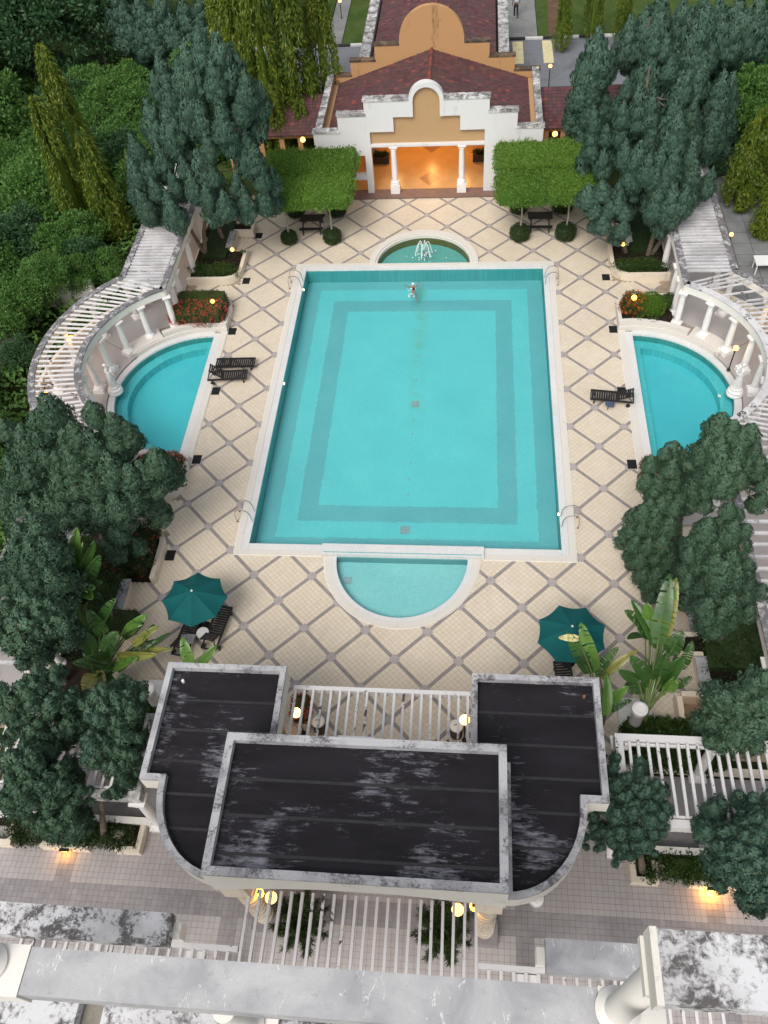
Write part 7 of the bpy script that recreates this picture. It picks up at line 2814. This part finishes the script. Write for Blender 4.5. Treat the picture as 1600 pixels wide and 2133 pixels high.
# ------------------------------------------------------------------ banana and traveller palms
def banana(base, leaves, name, label):
    B = Vector(base)
    t = thing(name, label, 'palm', base)
    b = MB()
    for k in range(4):
        a = k * 1.7
        b.tube([(.12 * cos(a), .12 * sin(a), -.2), (.08 * cos(a), .08 * sin(a), .5), (.03 * cos(a), .03 * sin(a), 1.1)], [.10, .085, .05], 8)
    b.build('stem', 'stem_green', t, True)
    rb = random.Random(len(leaves))
    extra = []
    for (x0, y0, z0, x1, y1, z1, hw, tint) in leaves:
        if len(leaves) > 9:
            a = rb.uniform(0, 2 * pi)
            q = Vector((x1 - x0, y1 - y0, z1 - z0))
            q = Vector((q.x * cos(.7) - q.y * sin(.7), q.x * sin(.7) + q.y * cos(.7), q.z * rb.uniform(.3, .8))) * rb.uniform(.7, 1.0)
            extra.append((x0 + rb.uniform(-.1, .1), y0 + .1, z0 - .35, x0 + q.x, y0 + q.y, z0 - .35 + q.z, hw * .85, 0))
    for (x0, y0, z0, x1, y1, z1, hw, tint) in list(leaves) + extra:
        x1, y1, z1 = x0 + (x1 - x0) * 1.12, y0 + (y1 - y0) * 1.12, z0 + (z1 - z0) * 1.12
        A = Vector((x0, y0, z0)) - B
        Z = Vector((x1, y1, z1)) - B
        ax = Z - A
        L = ax.length
        d = ax.normalized()
        view = (Vector((2.6, -18.1, 28.1)) - Vector((x0, y0, z0))).normalized()
        view = (view + Vector((rb.uniform(-.5, .5), rb.uniform(-.5, .5), rb.uniform(-.1, .3)))).normalized()
        s = d.cross(view).normalized()
        up = s.cross(d).normalized()
        b = MB()
        nseg = 12
        P = []
        for i in range(nseg + 1):
            u = i / nseg
            P.append(A + d * L * u + up * (.16 * L * (sin(pi * u * .5) - u)) + Vector((0, 0, -.10 * L * u * u)))
        tear = rb.random() < .75
        V, F = [], []
        for side in (-1, 1):
            fold = rb.uniform(.10, .55)
            for i in range(nseg):
                u0, u1 = i / nseg, (i + 1) / nseg
                w0 = hw * (sin(pi * min(1, .06 + .94 * u0) ** .75) ** .45)
                w1 = hw * (max(0.0, sin(pi * min(1, .06 + .94 * u1) ** .75)) ** .6)
                g = rb.uniform(.6, .9) if (tear and rb.random() < .45) else 1.0
                drop = rb.uniform(0, .25) if tear else 0
                sd = (s * side * cos(fold) + up * sin(fold) - Vector((0, 0, drop * .6)))
                q0, q1 = P[i], P[i].lerp(P[i + 1], g)
                o_ = len(V)
                V += [q0, q1, q1 + sd * w1 * .55 + up * .012, q0 + sd * w0 * .55 + up * .012, q1 + sd * w1 - up * .03 * fold, q0 + sd * w0 - up * .03 * fold]
                F += [(o_, o_ + 1, o_ + 2, o_ + 3), (o_ + 3, o_ + 2, o_ + 4, o_ + 5)]
        nv = len(V)
        V2 = V + [v - up * .004 for v in V]
        b.add([tuple(v) for v in V2], F + [tuple(i + nv for i in f[::-1]) for f in F])
        lf = b.build('leaf', 'banana_%d' % tint, t, True, False)
        b = MB()
        st = Vector((rb.uniform(-.06, .06), rb.uniform(-.06, .06), .9))
        b.tube([st, st.lerp(A, .55) + Vector((0, 0, .12)), A, P[nseg // 2] + up * -.006, P[nseg - 1]], [.04, .03, .024, .014, .004], 6)
        b.build('leaf_stalk', 'stem_green' if tint != 1 else 'banana_1', lf, True)
    return t


BAN_R1=((8.7, -5.9, 0.4),[(9.01,-4.2,2.9,9.28,-2.63,4.6,0.3,0),(9.18,-4.06,2.8,9.49,-2.68,4.5,0.28,2),(9.1,-4.05,2.7,9.13,-3.16,4,0.32,1),(8.99,-3.62,2.7,8.67,-3.21,3.8,0.3,1),(8.89,-3.59,2.5,7.99,-3.35,3.6,0.26,0),(9.34,-3.72,2.9,9.46,-2.91,4.3,0.25,1),(8.44,-5.12,2,7.79,-5.03,2.6,0.22,0),(8.97,-5.15,1.8,8.11,-4.74,3,0.28,0),(9.04,-5.11,1.8,9.16,-4.65,3.2,0.3,0),(9.25,-5.02,1.8,9.69,-4.77,3.1,0.3,0),(9.76,-4.81,2.4,10,-4.3,3.3,0.22,0),(9.35,-5.35,1.8,9.55,-5.12,2.4,0.26,1),(9.64,-5.16,1.8,10.08,-5.05,2.3,0.18,0),(9.45,-4.36,2.6,9.73,-3.99,3.4,0.3,0)])
BAN_R2=((7.3, -5.9, 0.4),[(6.81,-5,2.2,6.07,-4.27,3.6,0.24,0),(7,-4.95,2.2,6.46,-4.04,3.8,0.26,1),(7.04,-5.04,2.2,7.62,-4.51,3.1,0.2,0),(7.18,-5.03,2,8.23,-4.47,2.9,0.16,2),(7.36,-5.79,1.6,7.95,-5.54,2.4,0.2,1),(7.36,-6,1.5,8.08,-5.82,2,0.16,0),(7.33,-6.22,1.6,7.35,-5.13,2.4,0.2,1),(6.35,-4.36,3.4,5.76,-4.37,3.5,0.13,3)])
BAN_M=((-6.4, -5.3, 0.2),[(-6.79,-5.46,2.4,-7.08,-4.74,3.2,0.24,1),(-6.58,-5.36,2.3,-5.96,-4.87,3,0.18,1),(-6.75,-5.5,2.2,-7.24,-5.87,2.9,0.2,0)])
BAN_L1=((-10.6, -5.6, 0.3),[(-10.49,-5.02,2.4,-10.78,-4.61,3.2,0.3,0),(-10.32,-4.17,2.8,-9.62,-3.67,3.9,0.28,0),(-9.47,-4.23,2.5,-8.61,-3.95,3.4,0.22,1),(-9.16,-4.56,2.3,-8.21,-4.24,3.1,0.18,2),(-9.13,-4.91,2.1,-7.7,-4.85,2.7,0.16,2),(-9.63,-4.33,2.5,-8.69,-4.35,3.4,0.2,1),(-10.14,-4.95,2.4,-9.46,-4.62,3.3,0.3,0),(-9.97,-5.14,2.2,-10.29,-5.48,3.1,0.26,0),(-9.69,-4.93,2.1,-8.18,-5.15,2.9,0.22,2),(-10.46,-5.67,2.1,-10.48,-6.33,2,0.3,2),(-10.19,-5.43,2.2,-10.86,-5.57,2.8,0.24,0),(-10,-5.2,2.3,-10.22,-5.51,3.1,0.28,0),(-9.78,-5.4,2,-8.81,-5.28,2.7,0.2,1),(-10.16,-4.36,2.7,-10.5,-4.03,3.7,0.3,0),(-11.05,-4.04,2.7,-11.52,-4.89,3.1,0.25,0),(-10.26,-5.46,2,-10.02,-6.24,1.7,0.2,2)])
BAN_L2=((-11.5, -4.0, 0.3),[(-11.55,-2.51,3.9,-10.96,-1.86,5.6,0.26,1),(-11.23,-2.61,3.9,-10.38,-2.2,5.3,0.26,0),(-11.23,-2.6,3.8,-10.82,-2.17,5.1,0.24,1),(-11.48,-2.74,3.5,-11.88,-3.16,4.3,0.26,0),(-11.28,-2.87,3.3,-10.5,-3.17,3.9,0.24,0),(-11.42,-2.79,3.5,-10.73,-3.34,3.9,0.1,2),(-11.39,-2.73,3.5,-11.15,-2.5,4.7,0.12,1),(-11.67,-2.41,3.9,-11.33,-2.26,4.9,0.2,0),(-11.02,-2.73,3.6,-10.31,-2.37,4.7,0.26,0),(-11.36,-3.03,3.2,-11.33,-3.53,3.5,0.24,1),(-11.21,-2.91,3.2,-10.72,-3.34,3.4,0.24,1)])

banana(BAN_R1[0], BAN_R1[1], 'traveller_palm', 'tall traveller palm with big paddle leaves next to the half-hidden parasol')
banana(BAN_R2[0], BAN_R2[1], 'banana_plant', 'banana plant whose leaves, one pale yellow, cover part of a parasol')
banana(BAN_M[0], BAN_M[1], 'banana_plant', 'banana plant with two bright leaves showing above the black roof wing')
banana(BAN_L1[0], BAN_L1[1], 'banana_plant', 'large banana clump with torn and yellowing leaves beside the low wall')
banana(BAN_L2[0], BAN_L2[1], 'traveller_palm', 'torn-leaved palm with pale stalks below the rounded juniper')
